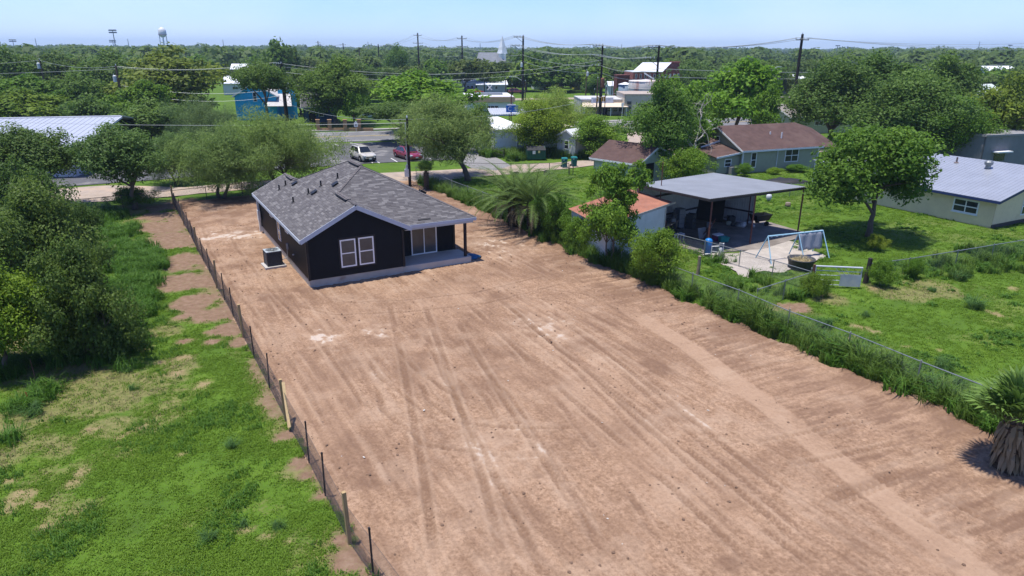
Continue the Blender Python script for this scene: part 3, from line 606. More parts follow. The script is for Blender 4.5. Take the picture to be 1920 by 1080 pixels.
def cap(pts, w=.15):
    mb = MB()
    for a, b_ in zip(pts[:-1], pts[1:]):
        a = Vector(a); b_ = Vector(b_); n = int((b_-a).length/.2)
        for i in range(n):
            p0 = a.lerp(b_, i/n); p1 = a.lerp(b_, (i+1.15)/n); mb.bar(p0+Vector((0, 0, .004)), p1+Vector((0, 0, .022)), w, .03)
    return mb
r1, r2 = (4.94, 5.42, 5.563), (4.94, 7.98, 5.563)
hp = cap([(10.2, .13, ZE), r1, r2, (10.2, 13.27, ZE)]); hp2 = cap([r1, (2.76, 3.24, 4.455), (2.76, -.34, 4.455)]); hp3 = cap([r2, (1.96, 10.96, 4.045), (1.96, 14.05, 4.045)])
for h_ in (hp, hp2, hp3): obj('ridge_cap', h_, capm, house)
black = mat('black_roof_metal', (.012, .012, .013), .5, .2, 5)
for pts in (((4.94, 5.5), (4.94, 7.6), 5.6), ((2.76, 1.0), (2.76, 3.1), 4.49), ((1.96, 11.3), (1.96, 12.9), 4.08)):
    mb = MB(); a = Vector((*pts[0], pts[2])); b_ = Vector((*pts[1], pts[2])); mb.bar(a, b_, .3, .05); mb.bar(a+Vector((0, 0, .04)), b_+Vector((0, 0, .04)), .12, .04); obj('ridge_vent', mb, capm, house)
    mb = MB(); mb.bar(a+Vector((-.17, 0, -.02)), b_+Vector((-.17, 0, -.02)), .06, .06); obj('ridge_vent_louvre', mb, black, house)
for x, y in ((.9, 10.92), (1.36, 11.02), (.85, 6.52), (1.79, 6.35), (2.59, 6.34), (3.54, 5.82)):
    z = ZL(x, y); mb = MB(); mb.tube([(x, y, z-.02), (x, y, z+.36)], .05, 10); mb.lathe([(.13, 0), (.06, .09)], (x, y, z-.02), 10); obj('vent_pipe', mb, black, house)
for x, y in ((1.75, 10.1), (1.99, 5.85), (3.1, 4.95)):
    z = ZL(x, y); mb = MB(); mb.box((x, y, z+.07), (.34, .4, .1), ry=-math.atan(K)); mb.box((x+.0, y, z+.12), (.42, .46, .02), ry=-math.atan(K)); obj('roof_vent', mb, black, house)
mb = MB(); mb.box((7.0, .38, ZB(0, .38)+.02), (.8, .1, .03), rx=math.atan(K)); obj('solar_vent_strip', mb, black, house)
mb = MB(); mb.box((9.0, 1.2+4.3, ZR(9.0, 0)+.1), (.4, .4, .14), ry=math.atan(K)); obj('roof_vent', mb, black, house)
def fascia(p, q, h=.19): mb = MB(); mb.bar(Vector(p)-Vector((0, 0, h/2+.006)), Vector(q)-Vector((0, 0, h/2+.006)), .035, h); obj('fascia', mb, trim_grey, house)
fascia((EX-.02, -.36, ZE), (EX-.02, 14.1, ZE)); fascia((5.93, .08, ZE), (10.27, .08, ZE)); fascia((10.27, .1, ZE), (10.27, 13.3, ZE)); fascia((5.92, -.36, ZE), (5.92, .06, ZE))
fascia((EX-.02, -.38, ZE), (2.76, -.38, 4.451), .23); fascia((5.92, -.38, ZE), (2.76, -.38, 4.451), .23); fascia((EX, 14.12, ZE), (1.96, 14.12, 4.04), .23)
mb = MB()
for poly in ([(EX, -.35), (0, -.35), (0, 14.05), (EX, 14.05)], [(5.5, .12), (10.25, .12), (10.25, 2.0), (5.5, 2.0)], [(5.48, -.34), (5.9, -.34), (5.9, .11), (5.48, .11)]): mb.add([(x, y, 2.715) for x, y in poly], [(0, 1, 2, 3)])
obj('soffit', mb, mat('grey_soffit', (.3, .31, .34), .7, .1, 2), house)
mb = MB(); mb.box((9.62, .36, 1.56), (.15, .15, 2.32)); obj('porch_post', mb, mat('dark_brown_post', (.022, .014, .016), .6, .2, 3), house)
mb = MB(); mb.box((7.9, .25, 2.62), (4.4, .12, .2)); obj('porch_beam', mb, trim_grey, house)
# air conditioner on its pad
acx, acy = lot(-.95, 5.2).xy
ac = thing('air_conditioner', 'dark grey outdoor air conditioning unit on a white pad beside the black house', 'air conditioner', (acx, acy, 0), LOT+.05, scale=(1.18, 1.18, 1.12))
mb = MB(); mb.box((0, 0, .05), (1.05, 1.05, .14)); obj('pad', mb, mat('white_pad', (.38, .36, .34), .8, .1, 3), ac)
dg = mat('dark_grey_cabinet', (.035, .037, .042), .5, .2, 4); mb = MB()
mb.box((0, 0, .5), (.66, .66, .74)); 
obj('cabinet', mb, dg, ac)
mb = MB()
for i in range(16):
    z = .17+i*.044
    for dx, dy, sx, sy in ((0, -.357, .68, .02), (0, .357, .68, .02), (-.357, 0, .02, .68), (.357, 0, .02, .68)): mb.box((dx, dy, z), (sx, sy, .018))
obj('louvres', mb, mat('grey_louvre', (.075, .08, .09), .5, .1, 4), ac, kind='stuff')
for sx in (-1, 1):
    for sy in (-1, 1): mb = MB(); mb.box((sx*.35, sy*.35, .5), (.06, .06, .77)); obj('corner_post', mb, dg, ac)
mb = MB(); mb.box((0, 0, .9), (.76, .76, .04)); obj('top_panel', mb, mat('pale_top_panel', (.32, .36, .38), .5, .1, 3), ac)
mb = MB()
for r in (.1, .17, .24, .31): mb.tube([(r*math.cos(i*math.pi/10), r*math.sin(i*math.pi/10), .94) for i in range(21)], .008, 4)
for i in range(8): a = i*math.pi/4; mb.tube([(.05*math.cos(a), .05*math.sin(a), .945), (.33*math.cos(a), .33*math.sin(a), .935)], .006, 4)
obj('fan_guard', mb, black, ac)
# blue tarp heap behind the porch post
bx, by = lot(10.25, 1.0).xy
mb = MB(); mb.lathe([(.62, 0), (.66, .05), (.6, .12), (.3, .16), (.1, .17)], n=14); mb.v = [(x*(1+.2*math.sin(7*y)), y*.75, z*(1+.5*math.sin(5*x+3*y))) for x, y, z in mb.v]
tb = obj('blue_pool', mb, mat('blue_plastic', (.01, .09, .2), .5, .2, 3), smooth=True); tb.location = (bx, by, .02); tag(tb, 'crumpled blue plastic paddling pool lying behind the brown porch post', 'paddling pool')
# ================================================================== fences
wire_black = mat('black_mesh_wire', (.05, .047, .052), .6, .2, 3); steel_dark = mat('dark_tee_post', (.02, .017, .02), .6, .3, 4); treated = mat('treated_pine', (.34, .24, .12), .85, .25, 3, stretch=(8, 8, 1)); treated2 = mat('fresh_board', (.56, .41, .21), .8, .2, 3, stretch=(8, 8, 1))
galv = mat('galvanised_steel', (.25, .265, .27), .45, .15, 6, metal=.6); galv_wire = mat('galvanised_wire', (.16, .175, .17), .5, .15, 6, metal=.3)
def meshwire(P, h, sp, r, z0=.03, n=3):
    """diamond wire netting along a polyline"""
    mb = MB()
    for a, b_ in zip(P[:-1], P[1:]):
        a = Vector(a); b_ = Vector(b_); d = b_-a; ln = d.length; d.normalize(); k = int(ln/sp)
        s = Vector((-d.y, d.x, 0))
        for i in range(-int(h/sp), k):
            for sg in (1, -1):
                s0 = i*sp; s1 = s0+h; zz0, zz1 = (0, h) if sg > 0 else (h, 0)
                u0, u1 = max(s0, 0), min(s1, ln)
                if u1-u0 < .02: continue
                p = a+d*u0+Vector((0, 0, z0+zz0+(zz1-zz0)*(u0-s0)/h)); q = a+d*u1+Vector((0, 0, z0+zz0+(zz1-zz0)*(u1-s0)/h))
                e = (d*sg*-1+Vector((0, 0, 1))).normalized()*r
                mb.add([p+e, p-e*.5+s*r, p-e*.5-s*r, q+e, q-e*.5+s*r, q-e*.5-s*r], [(0, 1, 4, 3), (1, 2, 5, 4), (2, 0, 3, 5)])
    return mb
FP = [(702, 1081, 't'), (651, 1019, 'w'), (607, 929, 't'), (578, 867, 't'), (534, 788, 'w'), (504, 727, 't'), (476, 671, 't'), (456, 632, 'w'), (438, 592, 't'), (422, 562, 't'), (406, 540, 'w'), (394, 511, 't'), (382, 489, 't'), (370, 470, 'w'), (363, 452, 't'), (354, 435, 't'), (345, 420, 'w'), (339, 407, 't'), (332, 395, 't'), (326, 384, 'w')]
FP = [(q[0]+q[1]*0, 0, q[2], g(q[0], q[1])) for q in FP]; LF = []
for i, (_, _, k, P_) in enumerate(FP):
    a, b_ = tolot(P_.x, P_.y); LF.append((lot(-4.0-.018*(b_+22.7)+(a+4.0+.018*(b_+22.7))*.6, b_), k))
f0 = LF[0][0]-(LF[1][0]-LF[0][0])*2.0
wf = thing('wire_fence', 'low black mesh wire fence along the left edge of the dirt lot', 'fence', (0, 0, 0))
netP = [f0]+[q for q, k in LF]
obj('mesh_wire', meshwire(netP, 1.12, .075, .0017), wire_black, wf, kind='stuff')
mb = MB()
for z in (.05, .6, 1.18): mb.tube([q+Vector((0, 0, z)) for q in netP], .006, 4)
obj('line_wire', mb, wire_black, wf)
tpm = MB(); tpm.box((0, 0, .72), (.05, .012, 1.5)); tpm.box((0, .022, .72), (.012, .035, 1.5)); tpm.box((0, 0, 1.44), (.054, .05, .06)); tpm = tpm.mesh('steel_post', [steel_dark])
wpm = MB(); wpm.box((0, 0, .78), (.1, .1, 1.62)); wpm.box((0, 0, 1.6), (.104, .104, .02)); wpm = wpm.mesh('timber_post', [treated])
for q, k in LF:
    o = link('steel_post' if k == 't' else 'timber_post', tpm if k == 't' else wpm, wf, q); o.rotation_euler = (random.uniform(-.03, .03), random.uniform(-.03, .03), LOT+random.uniform(-.2, .2))
b0 = g(527, 785); b1 = at(526, 725, b0.y)
mb = MB(); e0 = g(543, 806); mb.bar(LF[4][0]+Vector((.05, .0, 1.5)), e0+Vector((0, 0, .1)), .1, .07); obj('brace', mb, treated2, wf)
# back fence, chain link with dark pipe posts
bpx = [(-20, 394), (60, 384), (140, 377), (210, 371), (285, 372), (330, 371), (374, 369), (418, 367), (462, 364), (513, 361)]
BF = [lot(-26, 26), lot(-21.5, 26.3), lot(-17, 26.6), lot(-12.7, 26.8), lot(-8.6, 27), LF[-1][0]+Vector((-.2, .3, 0))]+[lot(x, 27.3+.12*(x+5)) for x in (-2.2, .8, 3.8, 6.8, 9.8)]
bf = thing('chain_link_fence', 'dark pipe and chain link fence closing the back of the lot along the gravel alley', 'fence')
pipe_dark = mat('rusty_dark_pipe', (.05, .04, .045), .7, .35, 6)
mb = meshwire(BF, 1.1, .08, .0024); obj('chain_link', mb, galv_wire, bf, kind='stuff')
mb = MB(); mb.tube([q+Vector((0, 0, 1.15)) for q in BF], .022, 6); obj('top_rail', mb, pipe_dark, bf)
pm = MB(); pm.tube([(0, 0, -.1), (0, 0, 1.22)], .032, 8); pm.lathe([(.036, 0), (.03, .04), (.01, .05)], (0, 0, 1.2), 8); pm = pm.mesh('pipe_post', [pipe_dark])
for q in BF: link('pipe_post', pm, bf, q)
# right-hand fence
RF_ = [lot(17.75, -33)]+[lot(17.75+random.uniform(-.08, .08), b_) for b_ in (-29.5, -26.4, -23.3, -20.2, -17.1, -14, -10.9, -7.8, -4.7, -1.6, 1.5, 4.6, 7.7, 10.8, 13.9, 17, 20.1, 23.2, 26.3)]+[lot(17.6, 28.6)]
rf = thing('chain_link_fence', 'galvanised chain link fence half buried in tall grass along the right edge of the lot', 'fence')
obj('chain_link', meshwire(RF_, 1.15, .085, .0016), galv_wire, rf, kind='stuff')
mb = MB(); mb.tube([q+Vector((0, 0, 1.2+.04*math.sin(i*2.2))) for i, q in enumerate(RF_)], .021, 6); obj('top_rail', mb, galv, rf)
pg_ = MB(); pg_.tube([(0, 0, -.1), (0, 0, 1.25)], .03, 8); pg_.lathe([(.034, 0), (.03, .04), (.01, .05)], (0, 0, 1.24), 8); pg_ = pg_.mesh('pipe_post', [galv])
for q in RF_: link('pipe_post', pg_, rf, q)
def smallfence(label, pts, h=1.05, post=pg_, rail=galv, every=3.0, net=True):
    P_ = [g(*q) for q in pts]; t_ = thing('chain_link_fence', label, 'fence')
    if net: obj('chain_link', meshwire(P_, h-.05, .09, .0022), galv_wire, t_, kind='stuff')
    mb = MB(); mb.tube([q+Vector((0, 0, h)) for q in P_], .022, 6); obj('top_rail', mb, rail, t_)
    for a, b_ in zip(P_[:-1], P_[1:]):
        n = max(1, round((b_-a).length/every))
        for i in range(n): o = link('pipe_post', post, t_, a.lerp(b_, i/n)); o.scale = (1, 1, h/1.2)
    link('pipe_post', post, t_, P_[-1])
    return t_
smallfence('sagging galvanised fence running from the bushy sapling past the blue tank towards the stock tank', [(1268, 468), (1320, 482), (1385, 501), (1447, 521), (1516, 543)])
smallfence('short galvanised fence length beneath the tall weeds between lot fence and vine covered post', [(1416, 579), (1516, 545)])
smallfence('galvanised fence overgrown with vines running right from the dark gate post', [(1628, 527), (1700, 517), (1790, 501), (1920, 478), (2060, 452)])
smallfence('thin pipe and wire fence across the yard grass beside the gravel alley', [(868, 326), (958, 327), (992, 327), (1030, 326), (1066, 327)], 1.15, pm, pipe_dark, 4)
smallfence('galvanised fence behind the metal carport in front of the grey green house', [(1415, 372), (1480, 368), (1527, 366), (1560, 362)], 1.1)
# ================================================================== vegetation
bark = mat('grey_brown_bark', (.12, .095, .075), .95, .35, 5, .6, 30, stretch=(3, 3, .6)); bark_dark = mat('dark_bark', (.05, .04, .034), .95, .35, 5, .6, 30, stretch=(3, 3, .6)); bark_pale = mat('bleached_bark', (.36, .33, .29), .9, .2, 5)
LM = dict(oak=leafmat('oak_leaves', (.044, .09, .017), (.145, .215, .044), .45), bush=leafmat('dark_bush_leaves', (.028, .068, .013), (.13, .205, .042), .45), mesq=leafmat('mesquite_leaves', (.105, .175, .045), (.25, .335, .095), .5),
          green=leafmat('bright_leaves', (.06, .135, .014), (.175, .275, .03), .45), yel=leafmat('yellow_green_leaves', (.08, .125, .014), (.22, .275, .04), .45), far=leafmat('far_leaves', (.055, .105, .02), (.135, .205, .042), .45))
def leaves(P, Nrm, size, asp, rng, tone, droop=0.0, bend=.25):
    """one folded diamond per leaf: P (n,3) centres, Nrm (n,3) facing"""
    n = len(P); Nrm = Nrm/np.linalg.norm(Nrm, axis=1, keepdims=True)
    T = rng.normal(size=(n, 3)); T[:, 2] -= droop*2.5; T -= (T*Nrm).sum(1, keepdims=True)*Nrm*(1-min(droop, .8)); T /= np.linalg.norm(T, axis=1, keepdims=True)
    B = np.cross(Nrm, T); B /= np.linalg.norm(B, axis=1, keepdims=True)+1e-9
    L_ = (size*(.6+.8*rng.random(n)))[:, None]; W_ = L_*asp
    v0 = P-T*L_*.5; v2 = P+T*L_*.5; v1 = P+B*W_*.5+Nrm*L_*bend*.2; v3 = P-B*W_*.5+Nrm*L_*bend*.2
    V = np.stack([v0, v1, v2, v3], 1).reshape(-1, 3); F = np.arange(4*n).reshape(n, 4); return V, F, np.repeat(tone, 4)
def tree_meshes(name, kind, seed, H, R, trunk, nclump, nleaf, size, asp=.55, droop=0, clump=.34, flat=.75, bk=None, r0=.2, lean=0.0, limbs=7, top=1.0, multi=1, hollow=.45, low=0.0, sides=6):
    rng = np.random.default_rng(seed); ch = (H-trunk)/2; cz = trunk+ch
    cl = []
    while len(cl) < nclump:
        u = rng.normal(size=3); u /= np.linalg.norm(u); r = hollow+(1-hollow)*rng.random()**.6
        if u[2] < -.8+low: continue
        az = math.atan2(u[1], u[0]); irr = .78+.42*math.sin(az*2+seed)*math.sin(az*3+seed*1.7+u[2]*2)+.2*rng.normal()
        q = np.array([u[0]*R*irr*r, u[1]*R*irr*r, u[2]*ch*r*(.88+.2*rng.normal()) ]); q[:2] *= (1-clump*.6); q[2] *= 1-clump*.4
        q[0] += lean*(q[2]+ch)/(2*ch)
        cl.append(np.append(q+[0, 0, cz], R*clump*(.42+.85*rng.random()**1.3)))
    for _ in range(nclump//2):                                    # loose sprigs that break the outline
        u = rng.normal(size=3); u /= np.linalg.norm(u); u[2] = abs(u[2])*.9-.15; b_ = cl[rng.integers(nclump)]; r = b_[3]*(.9+.35*rng.random()); cl.append(np.append(b_[:3]+u*r*[1, 1, .8], R*clump*(.16+.16*rng.random())))
    cl = np.array(cl)
    per = rng.multinomial(nleaf, cl[:, 3]**2/np.sum(cl[:, 3]**2)); P = []; Nn = []; T = []
    for (x, y, z, rc), k in zip(cl, per):
        u = rng.normal(size=(k, 3)); u /= np.linalg.norm(u, axis=1, keepdims=True); rr = rng.random(k)**.33*rc
        wob = 1+.3*np.sin(u[:, 0]*5+x*3)*np.sin(u[:, 1]*5+y*3+u[:, 2]*4)
        p = u*(rr*wob)[:, None]; p[:, 2] *= flat
        if droop: p[:, 2] -= droop*(np.hypot(p[:, 0], p[:, 1])**1.5)*.5
        P.append(p+[x, y, z]); nn = u*.7+rng.normal(size=(k, 3))*.55; nn[:, 2] += .55; Nn.append(nn); T.append(np.clip(np.full(k, rng.random())*.8+.2*rng.random(k), 0, 1))
    P = np.concatenate(P); Nn = np.concatenate(Nn); T = np.concatenate(T)
    P[:, 2] = np.maximum(P[:, 2], .05+.2*rng.random(len(P)))
    V, F, tn = leaves(P, Nn, size, asp, rng, T, droop)
    crown = npmesh(name+'_crown', V, F, [LM[kind]], dict(tone=tn))
    mb = MB()
    for s_ in range(multi):
        an = s_*2*math.pi/max(multi, 1)+seed; off = Vector((math.cos(an), math.sin(an), 0))*(.0 if multi == 1 else r0*1.2)
        th = trunk+ch*.35; tp = [off+Vector((0, 0, -.15))]
        for i in range(1, 6):
            f = i/5; tp.append(off*(1+f*(2.5 if multi > 1 else 0))+Vector((lean*.5*f*f+.12*r0*rng.normal()*3, .12*r0*rng.normal()*3, th*f)))
        mb.tube(tp, [r0*1.35/max(1, multi*.6)]+[r0*(1-.11*i)/max(1, multi*.6) for i in range(1, 6)], sides+2)
        own = cl[s_::multi]; idx = rng.permutation(len(own))[:limbs]
        for j in idx:
            c_ = Vector(own[j][:3]); st_ = tp[3 if rng.random() < .45 else 4] if rng.random() < .7 else tp[5]
            md = st_.lerp(c_, .5)+Vector((rng.normal()*.1*R, rng.normal()*.1*R, ch*.08)); rr = r0*.5/max(1, multi*.6)
            mb.tube([st_, st_.lerp(md, .5)+Vector((0, 0, ch*.05)), md, c_], [rr, rr*.8, rr*.55, rr*.2], sides, cap=False)
            for k in np.argsort(np.linalg.norm(cl[:, :3]-np.array(c_), axis=1))[1:3]: mb.tube([md, md.lerp(Vector(cl[k][:3]), .55)+Vector((0, 0, .05*R)), Vector(cl[k][:3])], [rr*.4, rr*.28, rr*.1], 4, cap=False)
    return mb.mesh(name+'_trunk', [bk or bark], True), crown
P_ = {}
def proto(nm, *a, **k):
    ms = tree_meshes(nm, *a, **k); V = np.empty(len(ms[1].vertices)*3, np.float32); ms[1].vertices.foreach_get('co', V); V = V.reshape(-1, 3)
    P_[nm] = (ms, float(np.percentile(V[:, 2], 99.9)), float(.25*(np.percentile(V[:, 0], 99.7)-np.percentile(V[:, 0], .3)+np.percentile(V[:, 1], 99.7)-np.percentile(V[:, 1], .3))))
#        name      kind   seed H  R  trunk ncl nleaf size
proto('oak_a', 'oak', 3, 10, 5, 1.3, 90, 30000, .26, asp=.6, r0=.32, limbs=10)
proto('oak_b', 'oak', 8, 10, 5, 1.0, 105, 30000, .26, asp=.6, r0=.3, limbs=10, clump=.3)
proto('oak_t', 'oak', 9, 10, 5, 3.2, 85, 30000, .26, asp=.6, r0=.26, limbs=10, clump=.31, low=.2)
proto('oak_h', 'oak', 12, 10, 5, 5.4, 70, 22000, .3, asp=.6, r0=.26, limbs=10, clump=.31, low=.1)
proto('oak_c', 'green', 15, 10, 5, 1.0, 95, 26000, .27, asp=.6, r0=.3, limbs=10, clump=.31)
proto('mesq_a', 'mesq', 21, 7, 5, .9, 75, 42000, .30, asp=.14, droop=.35, r0=.2, limbs=12, clump=.3, multi=2, hollow=.35, lean=.5)
proto('mesq_b', 'mesq', 27, 7, 5, .8, 85, 42000, .30, asp=.14, droop=.4, r0=.22, limbs=12, clump=.28, multi=3, hollow=.35)
proto('mesq_c', 'mesq', 29, 7, 5, 1.5, 95, 46000, .30, asp=.14, droop=.35, r0=.24, limbs=12, clump=.27, hollow=.35, lean=-3.0, low=.05)
proto('sapling', 'green', 37, 8, 3.4, 1.2, 52, 17000, .27, asp=.38, droop=.15, r0=.13, limbs=14, clump=.27, hollow=.45, multi=3)
proto('pecan', 'green', 33, 8, 4.6, 1.4, 62, 22000, .25, asp=.5, r0=.2, limbs=10, clump=.27, hollow=.5)
proto('bush_a', 'bush', 41, 6, 4, -1.0, 90, 42000, .17, asp=.6, r0=.14, limbs=14, clump=.26, multi=3, low=0, hollow=.4)
proto('bush_b', 'bush', 47, 6, 4, -.8, 80, 40000, .18, asp=.55, r0=.14, limbs=12, clump=.3, multi=3, hollow=.4)
proto('shrub', 'green', 51, 3, 2.2, .1, 50, 16000, .12, asp=.5, r0=.05, limbs=14, clump=.3, multi=4, hollow=.3)
proto('mid_a', 'green', 61, 9, 5, .5, 60, 10000, .42, asp=.6, r0=.25, clump=.32)
proto('mid_b', 'yel', 67, 9, 5, .5, 70, 10000, .4, asp=.6, r0=.25, clump=.3)
proto('mid_c', 'oak', 71, 9, 5, .5, 60, 10000, .42, asp=.6, r0=.28, clump=.33)
proto('mid_d', 'far', 77, 9, 5, .4, 70, 9000, .45, asp=.6, r0=.25, clump=.3)
proto('far_a', 'far', 81, 8, 5, .3, 34, 1900, .85, asp=.7, r0=.25, limbs=4, clump=.36, sides=4)
proto('far_b', 'far', 87, 8, 5, .3, 30, 1900, .85, asp=.7, r0=.25, limbs=4, clump=.4, sides=4)
proto('far_c', 'green', 91, 8, 5, .3, 36, 1900, .85, asp=.7, r0=.25, limbs=4, clump=.36, sides=4)
def groundX(px, Y, z=3.0): d = Y*cP+(CAM_H-z)*sP; return (px-960)/FOC*d, d
TREES = []
def tree(px, yb, ytop, wpx, pk, label, cat='tree', group=None, tint=(1, 1, 1), name=None, Y=None, rot=None, zdepth=None, xb=None):
    """px: crown centre, yb: where the trunk stands (or its distance Y), ytop: crown top, wpx: crown width, all as surveyed"""
    (tm, cm), H, R = P_[pk]
    if Y is None: Y = g(px, yb).y
    X, d = groundX(px, Y); h = at(px, ytop, Y).z; r = wpx/2*d/FOC
    nm = name or {'m': 'mesquite_tree', 'o': 'oak_tree', 'p': 'pecan_tree', 'b': 'bush', 's': 'shrub'}.get(pk[0] if pk[:3] not in ('mid', 'far') else 'x', 'tree')
    if pk.startswith('mid'): nm = name or 'tree'
    t_ = thing(nm, label, cat, (X, Y, 0), rot if rot is not None else random.random()*6.28, group, (r/R, (zdepth or r)/R, h/H))
    link('trunk', tm, t_); c_ = link('crown', cm, t_); c_.color = (*tint, 1); TREES.append((X, Y, r, h)); return t_
lt = (1.25, 1.2, 1.1); dk = (.8, .85, .9); yl = (1.5, 1.25, .8)
# --- left foreground
tree(150, 668, 448, 200, 'bush_a', 'dark rounded thicket of small leaves rising from long grass, nearest of the big left bushes', 'bush', tint=(1.2, 1.12, .95))
tree(70, 610, 335, 215, 'bush_b', 'tall dense bush towering behind the rounded thicket at left', 'bush', Y=32, tint=(1.2, 1.12, .95))
tree(-20, 690, 470, 190, 'oak_c', 'lighter green tree with a leaning dark trunk cut by the left edge of the photo', tint=(1.3, 1.2, .8), Y=25, zdepth=1.8)
tree(20, 480, 300, 170, 'bush_b', 'dark evergreen tree rising at the far left above the tall bush', Y=43, tint=(.95, 1.0, .9))
tree(118, 500, 372, 115, 'bush_a', 'broad bush filling the gap between the tall bush and the bright long grass', 'bush', Y=40, tint=(1.1, 1.1, 1))
tree(60, 400, 232, 175, 'oak_t', 'open crowned tree standing in front of the white metal roofed building', Y=55, tint=(.95, 1, .95))
tree(240, 391, 232, 165, 'oak_t', 'small oak with a straight bare trunk just left of the wire fence end', Y=None, tint=(.95, 1.05, 1.1))
tree(408, 372, 232, 175, 'mesq_a', 'mesquite with a dark trunk in the shade at the back fence, nearest the wire fence', tint=(.95, 1, .95))
tree(512, 352, 197, 225, 'mesq_b', 'wide mesquite behind the left end of the black house roof', tint=(1.05, 1.08, .95))
tree(386, 300, 178, 118, 'mesq_b', 'silvery grey green tree showing above the two mesquites by the back fence', Y=84, tint=(.8, .85, 1.05))
tree(322, 340, 244, 110, 'mesq_a', 'feathery tree between the small oak and the fence mesquite', Y=66, tint=(.8, .9, .95))
# --- centre
tree(876, 338, 178, 205, 'mesq_c', 'leaning mesquite with drooping feathery foliage beside the alley and utility pole', rot=0.0)
tree(752, 266, 190, 130, 'oak_h', 'feathery mesquite whose shade falls across the car park behind the utility pole', Y=97, tint=(1, 1.05, .95))
tree(790, 240, 132, 195, 'mid_a', 'bright green broad tree behind the leaning mesquite beyond the road', Y=112, tint=(1.15, 1.25, .9))
tree(892, 300, 192, 70, 'oak_c', 'narrow rich green tree between the leaning mesquite and the grey shed wall', Y=88)
tree(1012, 292, 188, 110, 'oak_c', 'yellow green willow like tree standing behind the green dumpster', Y=86, tint=yl)
tree(1030, 270, 165, 120, 'mesq_a', 'pale green airy tree above the dumpster in front of the shop', Y=95, tint=(1.4, 1.35, .9))
tree(1113, 305, 214, 112, 'oak_c', 'bright green hanging tree between the white shed and the brown roofed garage', Y=84, tint=(1.3, 1.3, .9))
tree(1245, 330, 142, 128, 'oak_b', 'tall dark green tree behind the metal carport left of the grey green house', Y=70, tint=(1.1, 1.3, .9))
tree(1290, 318, 158, 105, 'mid_a', 'thin crowned tree with bleached dead limbs beside the grey green house', Y=77, tint=(1, 1.1, 1))
tree(1290, 345, 276, 105, 'shrub', 'light green shrub tree showing over the back edge of the metal carport roof', 'shrub', Y=66, tint=(1.2, 1.2, .9))
tree(1380, 270, 108, 165, 'mid_a', 'vivid green tree behind the brown roof ridge of the grey green house', Y=104, tint=(1.2, 1.35, .85))
tree(1432, 262, 158, 75, 'mid_a', 'smaller green tree at the right shoulder of the vivid tree behind the brown roof', Y=98, tint=(1.1, 1.2, .9))
tree(1560, 285, 100, 185, 'oak_a', 'massive dark live oak nearest the tall pole with crossarms', Y=96, tint=(1.0, 1.1, 1.0))
tree(1650, 290, 95, 190, 'oak_b', 'massive live oak in the middle of the right hand oak group', Y=98, tint=(.95, 1.1, 1))
tree(1700, 295, 128, 200, 'oak_a', 'wide live oak with paler drooping branches behind the metal roofed tan house', Y=84, tint=(1.15, 1.25, 1.15))
tree(1770, 285, 98, 150, 'oak_b', 'rear live oak at the right end of the right hand oak group', Y=106, tint=(1.1, 1.2, 1))
tree(1875, 280, 138, 150, 'mid_b', 'airy yellow green tree at the right edge behind the grey outbuilding', Y=84, tint=(1.05, 1.1, .9))
tree(1800, 275, 180, 120, 'oak_c', 'mid green tree between the live oaks and the grey outbuilding', Y=80, tint=(.95, 1.05, .9))
tree(1930, 265, 105, 120, 'mid_c', 'dark tree crown cut by the right edge below the skyline', Y=120)
tree(1642, 443, 234, 222, 'pecan', 'lone round headed pecan tree standing on the lawn in front of the tan house', tint=(.82, .92, .85), rot=1.0)
tree(1148, 494, 303, 150, 'sapling', 'slender feathery sapling tree growing against the rusty roofed shed', tint=(1.15, 1.2, 1.0), name='sapling')
tree(1236, 532, 428, 118, 'shrub', 'rounded light green bush at the lot edge in front of the white shed wall', 'bush', tint=(1.25, 1.2, 1))
tree(1040, 452, 362, 80, 'shrub', 'dark leafy shrub between the date palms and the feathery sapling', 'shrub', tint=(.75, .9, .8))
tree(1085, 470, 405, 75, 'shrub', 'loose green shrub at the fence beside the date palm', 'shrub', tint=(1.0, 1.1, .9))
tree(1078, 468, 450, 30, 'shrub', 'small bright rounded weed bush at the dirt edge by the white pipe', 'bush', tint=(1.5, 1.3, .7))
tree(1655, 468, 440, 46, 'shrub', 'dry yellowish shrub in the shade under the pecan tree', 'shrub', tint=(1.7, 1.3, 1.0))
tree(1540, 555, 512, 60, 'shrub', 'tangle of vines smothering the rusty post left of the farm gate', 'bush', tint=(1.1, 1.05, .8))
tree(1668, 535, 487, 56, 'shrub', 'vine mound on the fence just right of the dark gate post', 'bush', tint=(1.0, 1.1, .8))
tree(1732, 522, 484, 42, 'shrub', 'second vine mound further right along the pasture fence', 'bush', tint=(.95, 1.1, .8))
tree(1400, 330, 305, 34, 'shrub', 'small grey green bush against the siding of the grey green house', 'bush', tint=(1.0, 1.15, 1.1))
tree(1458, 326, 314, 32, 'shrub', 'yellow green flower bush below the twin window of the grey green house', 'bush', tint=(1.5, 1.4, .8))
tree(1500, 322, 308, 48, 'shrub', 'dark clipped bushes by the porch of the grey green house', 'bush', tint=(.8, 1.0, .7))
tree(1555, 238, 212, 32, 'shrub', 'flowering green bush before the far pale house under the live oaks', 'bush', tint=(1.6, 1.4, .8), Y=112)
tree(236, 385, 352, 90, 'shrub', 'weedy dark shrub along the back fence beside the small oak trunk', 'shrub', tint=(.8, 1, .7), Y=56)
tree(1375, 390, 374, 40, 'shrub', 'low weed patch bush behind the carport wall', 'bush', tint=(1, 1.2, .8), Y=60)
tree(1165, 328, 312, 26, 'shrub', 'leafy vine at the open door of the brown roofed garage', 'bush', tint=(1.3, 1.3, .8), Y=71)
